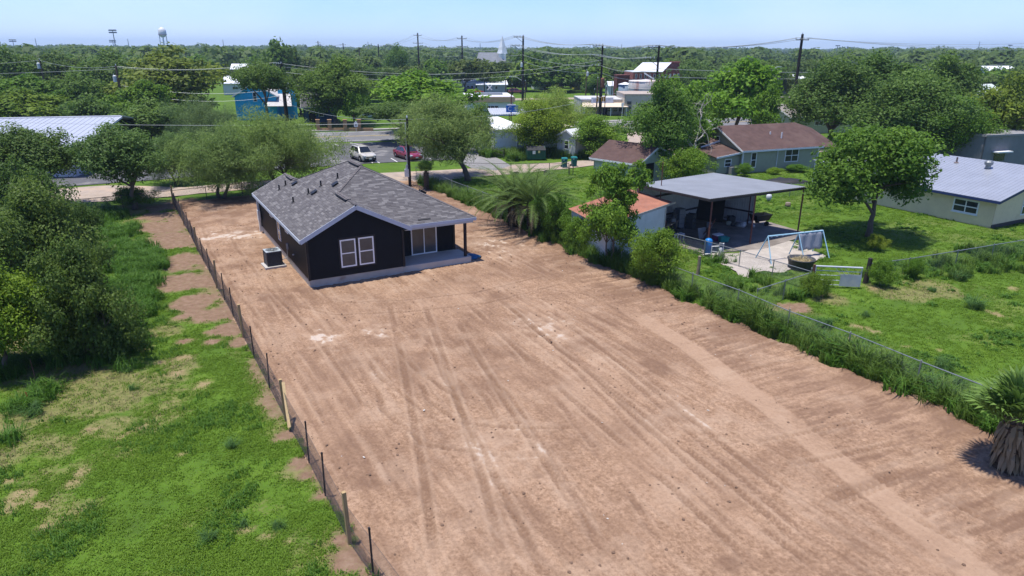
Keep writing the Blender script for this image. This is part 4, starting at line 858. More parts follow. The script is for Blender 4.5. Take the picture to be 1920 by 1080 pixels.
# --- left middle distance
tree(335, 225, 84, 205, 'mid_b', 'large yellow green tree rounding over the left skyline', Y=128)
tree(205, 200, 92, 125, 'mid_c', 'dark tree left of the large yellow green tree on the left skyline', Y=150, tint=(1.1, 1.15, 1))
tree(110, 200, 95, 130, 'mid_d', 'dark green tree behind the pole with the white box at left', Y=155)
tree(30, 200, 84, 130, 'mid_c', 'dark tree at the left edge reaching the skyline', Y=150, tint=(1.1, 1.2, 1))
tree(165, 235, 132, 140, 'mid_c', 'round dark tree in front of the left skyline trees', Y=125, tint=(1.1, 1.2, .9))
tree(60, 235, 140, 150, 'mid_a', 'mid green tree above the white metal roof, near the left edge', Y=122, tint=(.9, 1, .9))
tree(270, 250, 150, 120, 'mid_a', 'fresh green tree low in front of the large yellow green tree', Y=112, tint=(1.05, 1.1, .8))
tree(55, 262, 166, 190, 'mid_a', 'broad yellow tipped tree just behind the white metal roof at far left', Y=104, tint=(1.1, 1.0, .8))
tree(175, 262, 178, 120, 'mid_c', 'dark leafy tree just behind the right part of the white metal roof', Y=102, tint=(1.0, 1.1, .9))
tree(275, 268, 186, 150, 'mid_c', 'dark green mounded tree to the right of the white metal roof', Y=96, tint=(1.2, 1.25, 1))
tree(340, 268, 190, 80, 'mid_d', 'dull green tree between the mounded tree and the silvery tree', Y=99.7)
tree(500, 220, 114, 105, 'oak_h', 'tree crowding over the blue house beside the dark transformer pole', Y=116, tint=(1.15, 1.2, .9))
tree(484, 190, 120, 50, 'mid_d', 'dull green tree right of the small white house at left', Y=185)
tree(625, 228, 104, 145, 'oak_b', 'great spreading oak on the lawn behind the brick pillar fence', Y=121, tint=(1.25, 1.3, .9))
tree(560, 232, 128, 90, 'mid_c', 'leafy tree between the transformer pole and the great spreading oak', Y=140, tint=(1.2, 1.2, .9))
tree(662, 226, 165, 66, 'mid_a', 'low green tree to the right of the great spreading oak', Y=118, tint=(1, 1.15, .8))
tree(548, 215, 160, 40, 'mid_a', 'small bright tree beside the dark pole and the blue house', Y=136, tint=(1.2, 1.3, .7))
tree(520, 130, 72, 62, 'far_b', 'tall umbrella shaped tree standing up above the skyline left of centre', Y=220, tint=(1.1, 1.2, 1))
tree(545, 150, 82, 48, 'far_a', 'dense dark tree right beside the tall umbrella shaped tree', Y=228)
tree(742, 150, 82, 50, 'mid_c', 'dark upright tree against the sky between the centre left poles', Y=260, tint=(1, 1.2, .9))
tree(690, 200, 150, 70, 'mid_d', 'green tree behind the low wall gap at the centre left', Y=165)
tree(720, 185, 128, 60, 'mid_d', 'hazy green tree left of the bright broad tree', Y=190)
tree(1000, 205, 96, 60, 'far_a', 'dark green tree right of the tall pole with two crossarms', Y=250, tint=(1, 1.1, 1))
tree(1260, 215, 142, 70, 'mid_a', 'green tree in front of the red brick building', Y=125, tint=(1.2, 1.3, .8))
tree(1110, 190, 140, 45, 'mid_c', 'small dark round tree on the far green near the shop sign', Y=190, tint=(.9, 1.1, .9))
tree(1163, 195, 160, 26, 'mid_c', 'narrow dark tree beside the rusty tank', Y=165, tint=(.9, 1.1, .9))
# --- bleached dead limbs on the tree by the grey green house
X0, d0 = groundX(1300, 71.5); dl = thing('dead_tree', 'bleached bare dead limbs twisting in front of the thin crowned tree', 'dead tree', (X0, 71.5, 0)); q = np.random.default_rng(5); mb = MB()
def limb(p, dr, r, n):
    pts = [p]; rr = [r]
    for i in range(5): dr = (dr+Vector(q.normal(size=3))*.38+Vector((0, 0, .08))).normalized(); p = p+dr*.5*(1+n*.12); pts.append(p); rr.append(r*(1-.15*(i+1)))
    mb.tube(pts, rr, 5, cap=False)
    if n > 0:
        for k in (2, 4, 5): limb(pts[k], (dr+Vector(q.normal(size=3))*.9).normalized(), r*.5, n-1)
mb.tube([(0, 0, -.1), (.2, 0, 1.5), (.1, .1, 3.2)], [.24, .2, .16], 8); obj('trunk', mb, bark_pale, dl, True)
mb = MB()
for k in range(4): limb(Vector((.1, .1, 2.6+.3*k)), Vector((math.cos(k*1.6+2), math.sin(k*1.6+2)*.5, .75)).normalized(), .09, 2)
obj('branches', mb, bark_pale, dl, True)
# ---- palms
def frond(mb, base, az, el, ln, n, lw, droop, mi=0, fold=.5, seed=0):
    """a feather frond: curved rib with leaflets on both sides"""
    r_ = np.random.default_rng(seed); p = Vector(base); e = el; pts = [p.copy()]; seg = 10
    for i in range(seg):
        dv = Vector((math.cos(az)*math.cos(e), math.sin(az)*math.cos(e), math.sin(e))); p = p+dv*ln/seg; pts.append(p.copy()); e -= droop/seg*(.5+i/seg)
    mb.tube(pts, [.035*(1-.085*i) for i in range(seg+1)], 4, mi, cap=False)
    for k in range(n):
        f = .12+.86*k/n; i = min(int(f*seg), seg-1); q0 = pts[i].lerp(pts[i+1], f*seg-i); d = (pts[i+1]-pts[i]).normalized(); s_ = d.cross(Vector((0, 0, 1))).normalized(); u = s_.cross(d)
        L_ = lw*(math.sin(math.pi*min(1, f*.9+.12))**.6)
        for sg in (-1, 1):
            tip = q0+(d*.75+s_*sg*.8+u*(fold-.25+.3*r_.random())).normalized()*L_-Vector((0, 0, .12*L_)); w_ = d*.028
            mb.add([q0-w_, q0+w_, tip], [(0, 1, 2)], mi)
palm_leaf = leafmat('palm_leaflets', (.085, .15, .03), (.22, .30, .085), .35); dead_leaf = leafmat('dead_frond', (.16, .13, .075), (.36, .30, .2), .15); palm_trunk = mat('palm_boot_trunk', (.07, .05, .035), .95, .4, 9, .9, 20)
def date_palm(loc, label, h, L_, seed):
    t_ = thing('date_palm', label, 'palm tree', loc, 0, 'date palms at the lot edge'); rr = random.Random(seed)
    mb = MB(); mb.lathe([(.42, -.1), (.48, h*.3), (.46, h*.7), (.5, h*.95), (.25, h+.2)], n=14)
    for i in range(210):
        a = i*2.39996; z = .1+(h-.1)*i/150; c_ = Vector((.46*math.cos(a), .46*math.sin(a), z)); mb.box(c_, (.16, .2, .06), rz=a, ry=-.9, taper=.5)
    obj('trunk', mb, palm_trunk, t_)
    mb = MB()
    for i in range(62): frond(mb, (.15*math.cos(i*2.4), .15*math.sin(i*2.4), h+.1), i*2.4+rr.uniform(-.2, .2), 1.35-1.15*(i/62)+rr.uniform(-.1, .1), L_*rr.uniform(.85, 1.08), 34, .5, 1.15+.5*rr.random(), seed=i)
    obj('fronds', mb, palm_leaf, t_, kind='stuff')
    mb = MB()
    for i in range(15): frond(mb, (.2*math.cos(i*2.4), .2*math.sin(i*2.4), h-.05), i*2.4+1, .25-.5*rr.random(), L_*rr.uniform(.5, .8), 24, .3, 1.9+.4*rr.random(), seed=i+90)
    obj('dead_fronds', mb, dead_leaf, t_, kind='stuff')
date_palm(g(965, 424), 'date palm further back in the pair at the lot edge, nearest the black house', 1.7, 3.9, 1); date_palm(g(1001, 438), 'date palm standing nearer in the pair with its stout boot covered trunk', 2.0, 4.0, 2)
def fan(mb, base, az, el, stem, r, n=22, mi=0, spread=2.3):
    d = Vector((math.cos(az)*math.cos(el), math.sin(az)*math.cos(el), math.sin(el))); p0 = Vector(base); c_ = p0+d*stem; mb.tube([p0, p0.lerp(c_, .5)+Vector((0, 0, .03)), c_], [.025, .018, .014], 4, mi, cap=False)
    s_ = d.cross(Vector((0, 0, 1))).normalized(); u = s_.cross(d)
    def tipf(f): a = (f-.5)*spread*2; return (d*math.cos(a)+s_*math.sin(a)).normalized()
    for k in range(n):
        f = (k+.5)/n; t_ = tipf(f); L_ = r*(1-.25*abs(f-.5)*2); s2 = t_.cross(u).normalized(); m_ = c_+t_*L_*.62+u*(.02 if k % 2 else -.02); w_ = L_*.62*math.tan(spread/n)*.95
        tip = c_+t_*L_-Vector((0, 0, .13*L_))
        mb.add([c_, m_+s2*w_, m_-s2*w_, tip+s2*.01], [(0, 1, 2), (2, 1, 3)], mi)
fan_leaf = leafmat('fan_palm_leaf', (.09, .17, .03), (.22, .33, .08), .3)
def fan_palm(loc, label, h, tr, nl, r, stem, skirt=True):
    t_ = thing('fan_palm', label, 'palm tree', loc); mb = MB(); mb.lathe([(tr*1.1, -.1), (tr, h*.4), (tr*1.05, h*.8), (tr*.5, h+.1)], n=12)
    for i in range(70): a = i*2.4; mb.box((tr*math.cos(a), tr*math.sin(a), .1+h*i/75), (.1, .12, .05), rz=a, ry=-.8)
    obj('trunk', mb, palm_trunk, t_)
    for i in range(nl): mb = MB(); fan(mb, (0, 0, h), i*2.4+random.uniform(-.2, .2), 1.45-1.15*(i/nl), stem*random.uniform(.85, 1.1), r*random.uniform(.85, 1.1)); obj('frond', mb, fan_leaf, t_)
    if skirt:
        mb = MB(); q_ = np.random.default_rng(4)
        for i in range(210):
            a = q_.random()*6.28; z = h*(.35+.65*q_.random()); p0 = Vector((tr*.9*math.cos(a), tr*.9*math.sin(a), z)); o_ = Vector((math.cos(a), math.sin(a), 0)); s2 = Vector((-o_.y, o_.x, 0)); ln = .45+.5*q_.random()
            p1 = p0+o_*(.06+.14*q_.random())-Vector((0, 0, ln*.5)); p2 = p1+o_*.06-Vector((0, 0, ln*.5)); p2.z = max(p2.z, .03); w_ = s2*(.03+.05*q_.random())
            mb.add([p0-w_*.5, p0+w_*.5, p1+w_, p1-w_, p2], [(0, 1, 2, 3), (3, 2, 4)])
        obj('dead_skirt', mb, dead_leaf, t_, kind='stuff')
fan_palm(g(1884, 878), 'stout fan palm with a shaggy grey skirt at the right edge of the dirt lot', 1.75, .34, 32, .98, .8); fan_palm(g(800, 356), 'small young fan palm beside the utility pole by the alley', 1.7, .22, 16, .75, .6, False)
# ---- grass
def tuft(seed, n, h, sp, w_, mt, lean=.5, seg=2):
    q_ = np.random.default_rng(seed); mb = MB()
    for i in range(n):
        a = q_.random()*6.28; r = sp*q_.random()**.6; b0_ = Vector((r*math.cos(a*1.7), r*math.sin(a*1.7), -.02)); hh = h*(.55+.6*q_.random()); l_ = lean*(.3+q_.random()); o_ = Vector((math.cos(a), math.sin(a), 0)); s2 = Vector((-o_.y, o_.x, 0))*w_*(.6+.8*q_.random())
        p1 = b0_+o_*hh*l_*.35+Vector((0, 0, hh*.6)); p2 = b0_+o_*hh*l_*1.05+Vector((0, 0, hh*(1-.3*l_)))
        mb.add([b0_-s2, b0_+s2, p1+s2*.7, p1-s2*.7, p2], [(0, 1, 2, 3), (3, 2, 4)])
    return mb.mesh('tuft', [mt])
g_short = leafmat('lawn_blades', (.10, .195, .014), (.225, .345, .034), .42); g_lush = leafmat('long_grass', (.055, .145, .014), (.15, .27, .034), .42); g_dry = leafmat('dry_grass', (.13, .12, .05), (.3, .25, .12), .2); g_weed = leafmat('weed_leaves', (.055, .14, .014), (.15, .275, .032), .42)
SHORT = [tuft(i, 14, .10, .16, .011, g_short, .8) for i in range(5)]; MIDT = [tuft(20+i, 18, .20, .18, .012, g_lush, .7) for i in range(4)]; LUSH = [tuft(30+i, 34, .55, .26, .014, g_lush, .8) for i in range(4)]; DRYT = [tuft(50+i, 14, .10, .2, .008, g_dry, 1.1) for i in range(4)]
def visible(X, Y, mar=60):
    d = Y*cP+CAM_H*sP; px = 960+X/d*FOC; b_ = (Y*sP-CAM_H*cP)/d; py = 540-b_*FOC
    return (px > -mar) & (px < 1920+mar) & (py < 1080+mar*2) & (Y > 5)
def field(n, x0, x1, y0, y1, keep, name, protos, s0, s1, near=False):
    X = RNG.uniform(x0, x1, n); Y = (y0+(y1-y0)*RNG.random(n)**2.1) if near else RNG.uniform(y0, y1, n); k = visible(X, Y); X, Y = X[k], Y[k]
    k = RNG.random(len(X)) < keep(X, Y); X, Y = X[k], Y[k]; nm = 1-sstep(np.hypot(X, Y-35), 38, 60)
    Z_ = nm*((fbm(X*.8, Y*.8, 5, 4)-.5)*.16+(fbm(X*3.1, Y*3.1, 15, 2)-.5)*.04)-.03
    scatter(name, np.stack([X, Y, Z_], 1), RNG.random(len(X))*6.28, s0+(s1-s0)*RNG.random(len(X)), protos)
def side(X, Y): a, b_ = tolot(X, Y); return a, b_
def k_left(X, Y):
    s, b_, d_, lm = masks(X, Y); a, bb = side(X, Y); pat = sstep(fbm(X*.7, Y*.7, 61, 4), .36, .56)
    return (a < -3.9-.018*(bb+22.7))*(bb < 26)*(1-np.minimum(1, s*1.15))*(1-.95*b_)*(1-.7*d_)*(.25+.75*pat)
def k_leftm(X, Y):
    s, b_, d_, lm = masks(X, Y); a, bb = side(X, Y); pat = sstep(fbm(X*.5, Y*.5, 71, 4), .52, .68)
    return (a < -3.9-.018*(bb+22.7))*(bb < 26)*(1-np.minimum(1, s*1.2))*(1-.97*b_)*(1-.9*d_)*pat
field(170000, -30, 2, 9, 60, k_left, 'lawn_grass', SHORT, .6, 1.3, True); field(40000, -30, 2, 9, 60, k_leftm, 'long_grass', MIDT, .6, 1.3, True)
def k_dry(X, Y): s, b_, d_, lm = masks(X, Y); a, bb = side(X, Y); return ((a < -4)|(a > 18))*(bb < 26)*(1-s)*sstep(d_+.35*b_, .25, .8)*.9
field(40000, -30, 45, 9, 60, k_dry, 'dry_grass', DRYT, .7, 1.5)
def zone(X, Y, lst):
    m_ = np.zeros_like(X); nz = (fbm(X*.9, Y*.9, 91, 4)-.5)
    for px, py, r in lst: c_ = g(px, py); m_ = np.maximum(m_, 1-sstep(np.hypot(X-c_.x, Y-c_.y)/r+nz*.8, .55, 1.05))
    return m_
LUSHZ = [(180, 410, 2.6), (200, 440, 2.6), (225, 470, 2.2), (250, 500, 2.0), (240, 540, 2.0), (265, 560, 1.3), (230, 590, 1.6), (200, 620, 1.5), (150, 660, 1.8), (190, 650, 1.7), (100, 660, 1.3), (228, 660, 1.2), (60, 750, .8), (75, 745, .7), (235, 690, .55), (15, 700, 1.0), (20, 825, .45), (10, 830, .5), (5, 690, 1.3), (40, 765, .7), (270, 525, 1.4), (280, 480, 1.0), (130, 400, 3), (170, 380, 3)]
field(26000, -34, 0, 16, 62, lambda X, Y: zone(X, Y, LUSHZ)*(tolot(X, Y)[0] < -5.2), 'tall_grass', LUSH, .7, 1.5)
def k_right(X, Y):
    s, b_, d_, lm = masks(X, Y); a, bb = side(X, Y); pat = sstep(fbm(X*.6, Y*.6, 63, 4), .3, .52); P1 = zone(X, Y, [(1260, 440, 4.6), (1330, 430, 4.5), (1400, 440, 4.4), (1440, 480, 2.6), (1380, 500, 2.0), (1500, 480, 1.3), (1470, 430, 2.5), (1340, 490, .9)])
    return (a > 17)*(1-np.minimum(1, s*1.1))*(1-.95*b_)*(1-.6*d_)*(.3+.7*pat)*(1-np.minimum(1, P1*1.5))
field(130000, -6, 52, 16, 76, k_right, 'pasture_grass', SHORT, .7, 1.5, True)
def k_rightm(X, Y): a, bb = side(X, Y); return k_right(X, Y)*sstep(fbm(X*.45, Y*.45, 73, 4), .5, .66)*.8
field(36000, -6, 52, 16, 72, k_rightm, 'yard_weeds', [tuft(80+i, 22, .16, .2, .03, g_weed, .9) for i in range(4)], .6, 1.5, True)
# tall weeds along the right fence, with a ragged edge towards the dirt
def k_fence(X, Y):
    a, bb = side(X, Y); nz = fbm(bb*.5, bb*0+a*.3, 95, 4); c_ = 17.55+(nz-.5)*.8; wd = .55+.75*nz+.5*(bb > -4)*(bb < 4)
    return (1-sstep(np.abs(a-c_)/wd, .6, 1.05))*(bb > -31)*(bb < 27)
FW = [tuft(100+i, 46, .95, .26, .014, leafmat('fence_grass', (.07, .14, .018), (.19, .28, .045), .4), .75) for i in range(4)]+[tuft(110+i, 40, .7, .3, .03, g_weed, .8) for i in range(2)]
field(24000, -14, 26, 12, 70, k_fence, 'fence_weeds', FW, .55, 1.25)
def k_hedge(X, Y): a, bb = side(X, Y); return (1-sstep(np.abs(a-17.7+.5*(fbm(bb*.4, bb*0, 98, 3)-.5))/.5, .5, 1.05))*(bb > -31)*(bb < 22)*sstep(fbm(bb*.32, bb*0+7, 97, 3), .38, .62)
field(9000, -14, 26, 12, 66, k_hedge, 'fence_brush', FW[2:], 1.1, 1.9)
WZ = [(1395, 545, 1.5), (1440, 545, 1.5), (1420, 520, 1.2), (1370, 560, 1.2), (1480, 555, 1.0), (1540, 550, .9), (1810, 500, 2.5), (1860, 480, 2.4), (1900, 500, 2.2), (1790, 520, 1.2), (1700, 520, .8), (1640, 520, .7), (1360, 490, .8), (1000, 455, 1.2), (1040, 460, 1.6), (900, 375, 1.6), (860, 352, .3), (1020, 440, 1.5), (1080, 470, .9), (1235, 540, 1.0), (1180, 520, .8)]
field(14000, -14, 50, 18, 76, lambda X, Y: zone(X, Y, WZ)*(tolot(X, Y)[0] > 16.6), 'tall_weeds', FW, .5, 1.1)
EZ = [(1316, 482, .6), (1335, 492, .6), (1352, 503, .6), (1376, 515, .6), (1402, 523, .6), (1434, 511, .5), (1470, 513, .5), (1508, 501, .5), (1545, 487, .5), (1548, 478, .5), (1520, 462, .45), (1495, 456, .4), (1300, 474, .5)]
field(60000, 8, 24, 34, 50, lambda X, Y: zone(X, Y, EZ)*.9, 'edge_weeds', SHORT+[tuft(85, 22, .16, .2, .03, g_weed, .9)], .7, 1.5)
DW = [(985, 290, 3.0), (960, 287, 2.5), (930, 292, 2.0), (1030, 290, 2.5), (1055, 292, 2.0), (965, 300, 1.2), (1090, 295, 1.5)]
field(14000, -14, 26, 74, 100, lambda X, Y: zone(X, Y, DW)*.8, 'ditch_weeds', FW, .8, 1.6)
# single tussocks that stand out on the pasture and the left lawn
TUS = [(1830, 577, .95, 'big round blue green tussock alone on the right pasture'), (1545, 612, .85, 'blue green tussock beside the right fence on the pasture edge'), (1622, 592, .45, 'small low tussock on the pasture right of the fence tussock'), (1768, 690, .8, 'flattened lush tussock on the pasture above the fan palm'), (1800, 722, .6, 'tussock pressed against the fence just above the fan palm'), (1800, 525, .9, 'tall grass tussock in front of the overgrown pasture fence'), (1748, 546, .45, 'small weed clump on bare trodden ground by the pasture fence'),
       (62, 775, .75, 'dark tussock round the thin rusty rod on the left lawn'), (238, 695, .55, 'dark round tussock in the shade edge right of the left thicket'), (250, 730, .35, 'pale ragged grass clump below the shade of the left thicket'), (438, 838, .45, 'dense green clump on the lawn left of the leaning board'), (395, 1010, .4, 'green clump near the bottom of the left lawn'), (455, 985, .3, 'small clump near the timber post at the bottom of the left lawn'), (520, 990, .35, 'clump close to the wire fence at the bottom of the left lawn')]
tm_ = [tuft(130+i, 170, .85, .42, .012, leafmat('tussock_blades', (.055, .13, .03), (.14, .24, .055), .4), 1.1) for i in range(3)]
for i, (px, py, r, lb) in enumerate(TUS):
    o = link('grass_tussock', tm_[i % 3], None, g(px, py)); s_ = r/.95; o.scale = (s_, s_, s_*.8); o.rotation_euler = (0, 0, i*1.3); tag(o, lb, 'grass tussock', 'tussocks on the grass')
# ================================================================== neighbouring buildings
white_trim = mat('white_trim_paint', (.66, .67, .68), .6, .06, 3); metal_roof = mat('galvalume_roof', (.32, .34, .38), .38, .1, .7, metal=.35, wear=((.28, .3, .33), .8, .6)); dark_glass = glassmat('dark_window_glass', (.02, .024, .03), .08)
def ribs(mb, a, b_, c_, d, sp, h=.03, w_=.05, lift=.0):
    """raised seams running from edge a-b to edge d-c of a roof sheet"""
    a, b_, c_, d = map(Vector, (a, b_, c_, d)); n = max(2, int((b_-a).length/sp))
    for i in range(n+1): f = i/n; p = a.lerp(b_, f); q = d.lerp(c_, f); mb.bar(p+Vector((0, 0, h*.5+lift)), q+Vector((0, 0, h*.5+lift)), w_, h)
def corrugated(mb, a, b_, c_, d, pitch=.19, amp=.02, mi=0):
    a, b_, c_, d = map(Vector, (a, b_, c_, d)); n = int((b_-a).length/pitch*2); nr = (b_-a).cross(d-a).normalized()*amp
    for i in range(n):
        f0, f1 = i/n, (i+1)/n; s0, s1 = (1 if i % 2 else -1), (-1 if i % 2 else 1)
        mb.quad(a.lerp(b_, f0)+nr*s0, a.lerp(b_, f1)+nr*s1, d.lerp(c_, f1)+nr*s1, d.lerp(c_, f0)+nr*s0, mi)
def building(name, label, cat, org, rz, w_, d_, eave, ridge, wm, rm, along='x', wins=(), over=.35, lapped=None, seams=0, fm=None, z0=0, group=None, flat=False, doors=(), seam_h=.03):
    """gabled (or flat) building: x along its front, y to the back; wins: (side, s, width, z0, z1)"""
    t_ = thing(name, label, cat, (org[0], org[1], 0), rz, group); fm = fm or white_trim
    cor = {'front': ((0, 0), (w_, 0)), 'right': ((w_, 0), (w_, d_)), 'back': ((w_, d_), (0, d_)), 'left': ((0, d_), (0, 0))}
    W_ = MB(); sdg = MB()
    for s_, (p, q) in cor.items():
        ln = w_ if s_ in ('front', 'back') else d_; gable = (not flat) and ((along == 'x') == (s_ in ('left', 'right')))
        tp = (lambda s, ln=ln: eave+(ridge-eave)*(1-abs(2*s/ln-1))) if gable else eave
        wall(W_, p, q, z0, tp, .12)
        if lapped and s_ != 'back': lap(sdg, p, q, z0+.1, (lambda s, f=tp: f(s)-.03) if gable else eave-.02, step=lapped)
    obj('wall', W_, wm, t_)
    if lapped: obj('siding', sdg, wm, t_, kind='stuff')
    R_ = MB(); F_ = MB(); S_ = MB(); o = over; th = .09
    if flat: R_.box((w_/2, d_/2, eave+.08), (w_+2*o, d_+2*o, .2)); obj('roof', R_, rm, t_)
    else:
        k = (ridge-eave)/((d_ if along == 'x' else w_)/2); dz = o*k
        if along == 'x': P = [[(-o, -o, eave-dz), (w_+o, -o, eave-dz), (w_+o, d_/2, ridge), (-o, d_/2, ridge)], [(w_+o, d_+o, eave-dz), (-o, d_+o, eave-dz), (-o, d_/2, ridge), (w_+o, d_/2, ridge)]]
        else: P = [[(-o, d_+o, eave-dz), (-o, -o, eave-dz), (w_/2, -o, ridge), (w_/2, d_+o, ridge)], [(w_+o, -o, eave-dz), (w_+o, d_+o, eave-dz), (w_/2, d_+o, ridge), (w_/2, -o, ridge)]]
        for pl in P:
            up = [(x, y, z+th) for x, y, z in pl]; R_.slab(up, th*.9); 
            if seams: ribs(S_, *up, seams, seam_h)
            for a, b_ in ((0, 1), (1, 2), (3, 0)): F_.bar(Vector(pl[a])+Vector((0, 0, -.03)), Vector(pl[b_])+Vector((0, 0, -.03)), .05, .18)
        obj('roof', R_, rm, t_); obj('fascia', F_, fm, t_)
        if seams: obj('roof_seams', S_, rm, t_, kind='stuff')
    for wi in wins:
        s_, s0, ww, za, zb = wi[:5]; p, q = Vector(cor[s_][0]), Vector(cor[s_][1]); dv = (q-p).normalized(); window(t_, p+dv*s0, dv, ww, za, zb, fm, dark_glass, fw=.09, bars=(.5,) if len(wi) < 6 else wi[5], vbars=() if len(wi) < 7 else wi[6])
    for s_, s0, ww, zb, dm in doors:
        p, q = Vector(cor[s_][0]), Vector(cor[s_][1]); dv = (q-p).normalized(); n_ = Vector((dv.y, -dv.x)); c_ = p+dv*(s0+ww/2)+n_*.03; mb = MB(); mb.box((c_.x, c_.y, z0+zb/2), (ww, .06, zb), rz=math.atan2(dv.y, dv.x)); obj('door', mb, dm, t_)
    return t_
# ---- metal carport over stained concrete
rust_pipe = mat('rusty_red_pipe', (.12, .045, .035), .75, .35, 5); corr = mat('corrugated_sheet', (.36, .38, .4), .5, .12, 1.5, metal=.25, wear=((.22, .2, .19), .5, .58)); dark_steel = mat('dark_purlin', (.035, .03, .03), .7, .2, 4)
cpo = Vector((12.5, 42.5, 0)); cp = thing('metal_carport', 'open metal carport with a low grey corrugated roof on rusty pipe posts', 'carport', cpo)
cl_, cf, cr, cb = Vector((-3.75, 5.0, 3.62)), Vector((0, 0, 3.62)), Vector((8.15, 5.2, 3.42)), Vector((3.1, 10.4, 3.5))
mb = MB(); corrugated(mb, cf, cr, cb, cl_, .2, .016); obj('roof', mb, mat('dull_carport_sheet', (.2, .215, .24), .5, .12, .6, metal=.2, wear=((.2, .21, .23), .7, .58)), cp)
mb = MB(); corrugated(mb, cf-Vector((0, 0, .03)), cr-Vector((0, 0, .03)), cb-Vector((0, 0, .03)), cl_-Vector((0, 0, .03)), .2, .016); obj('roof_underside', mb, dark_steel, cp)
dz = Vector((0, 0, -.12))
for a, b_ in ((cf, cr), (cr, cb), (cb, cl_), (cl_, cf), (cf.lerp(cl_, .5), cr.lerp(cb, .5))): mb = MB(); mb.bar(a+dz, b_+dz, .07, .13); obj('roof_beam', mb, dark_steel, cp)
for p in (cf.lerp(cr, .02)+Vector((.02, .1, 0)), cf.lerp(cr, .45), cr.lerp(cf, .02), cl_.lerp(cf, .03), cb, cr.lerp(cb, .55)): mb = MB(); mb.tube([(p.x, p.y, -.05), (p.x, p.y, p.z-.15)], .055, 10); obj('post', mb, rust_pipe, cp)
wl = MB(); a = cl_.copy(); b_ = cb.copy(); corrugated(wl, (a.x, a.y, .1), (b_.x, b_.y, .1), (b_.x, b_.y, 3.3), (a.x, a.y, 3.3), .2, .02); obj('corrugated_wall', wl, corr, cp)
c0 = cr.lerp(cb, .5); wl = MB(); corrugated(wl, (cb.x-.05, cb.y, .1), (c0.x, c0.y, .1), (c0.x, c0.y, 3.3), (cb.x-.05, cb.y, 3.3), .2, .02); obj('corrugated_wall', wl, corr, cp)
for p, q, off in ((cl_, cb, Vector((.06, -.08, 0))), (cb, c0, Vector((-.08, -.06, 0)))):
    for z in (1.0, 2.5): mb = MB(); mb.bar(Vector((p.x, p.y, z))+off, Vector((q.x, q.y, z))+off, .06, .12); obj('wall_girt', mb, dark_steel, cp)
# ---- clutter under the carport
def cpt(a, b_): q = cf.lerp(cr, a); q2 = cl_.lerp(cb, a); r = q.lerp(q2, b_); return cpo+Vector((r.x, r.y, .055))
def prop(name, label, cat, loc, rz, parts, smooth=False):
    t_ = thing(name, label, cat, loc, rz)
    for nm, mb, m_ in parts: obj(nm, mb, m_, t_, smooth)
    return t_
wood_old = mat('weathered_plank', (.2, .16, .12), .9, .3, 4, stretch=(1, 8, 8)); junk_dark = mat('dark_machine_paint', (.05, .055, .06), .6, .3, 3); junk_grey = mat('grey_enamel', (.2, .21, .22), .5, .2, 3)
b1 = MB(); b1.box((0, 0, .88), (2.2, .7, .06)); b2 = MB()
for x in (-1, 1):
    for y in (-.28, .28): b2.box((x, y, .43), (.08, .08, .85))
b2.box((0, 0, .25), (2, .6, .03)); prop('workbench', 'long wooden workbench in the shade along the left wall of the carport', 'workbench', cpt(.16, .72), .95, [('top', b1, wood_old), ('frame', b2, wood_old)])
def toolbox(): m_ = MB(); m_.box((0, 0, .14), (.5, .3, .28)); m_.tube([(-.15, 0, .28), (-.12, 0, .36), (.12, 0, .36), (.15, 0, .28)], .012, 5); return m_
for i, (dx, dy, lb) in enumerate(((-.6, .1, 'red toolbox on the carport workbench'), (.2, .05, 'dark toolbox on the carport workbench'), (.7, -.1, 'grey toolbox at the right end of the carport workbench'))):
    o = obj('toolbox', toolbox(), (mat('red_toolbox', (.16, .03, .025), .5, .2, 4), junk_dark, junk_grey)[i]); c_ = cpt(.16, .72); o.location = c_+Vector((dx*math.cos(.95)-dy*math.sin(.95), dx*math.sin(.95)+dy*math.cos(.95), .87)); o.rotation_euler = (0, 0, .95+i*.3); tag(o, lb, 'toolbox')
b1 = MB(); b1.box((0, 0, .75), (.6, .5, 1.5)); b2 = MB()
for i in range(4): b2.box((0, -.26, .25+i*.34), (.54, .02, .3)); b2.box((0, -.28, .28+i*.34), (.2, .02, .03))
prop('tool_cabinet', 'tall blue grey tool cabinet standing against the carport wall', 'cabinet', cpt(.42, .85), .6, [('body', b1, mat('blue_grey_cabinet', (.1, .12, .15), .5, .15, 3)), ('drawers', b2, junk_grey)])
b1 = MB(); b1.box((0, 0, .95), (.25, .3, .7)); b1.lathe([(.06, 1.3), (.06, 1.6)], n=8); b1.tube([(0, 0, 0), (0, 0, .7)], .06, 8); b1.box((0, 0, .03), (.5, .5, .06)); b1.tube([(.1, 0, 1.1), (.35, -.1, 1.2)], .015, 5); prop('drill_press', 'dark pillar drill standing between the workbench and the tool cabinet', 'drill press', cpt(.3, .8), .4, [('body', b1, junk_dark)])
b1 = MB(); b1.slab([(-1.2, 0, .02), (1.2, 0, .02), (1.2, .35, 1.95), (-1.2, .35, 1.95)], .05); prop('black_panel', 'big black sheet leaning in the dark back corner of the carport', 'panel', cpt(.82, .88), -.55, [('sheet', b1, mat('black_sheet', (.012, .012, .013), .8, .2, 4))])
b1 = MB(); b1.slab([(-.35, 0, .02), (.35, 0, .02), (.35, .2, .75), (-.35, .2, .75)], .03); prop('grey_board', 'grey board propped up on the carport concrete left of the front post', 'board', cpt(.3, .4), .5, [('board', b1, junk_grey)])
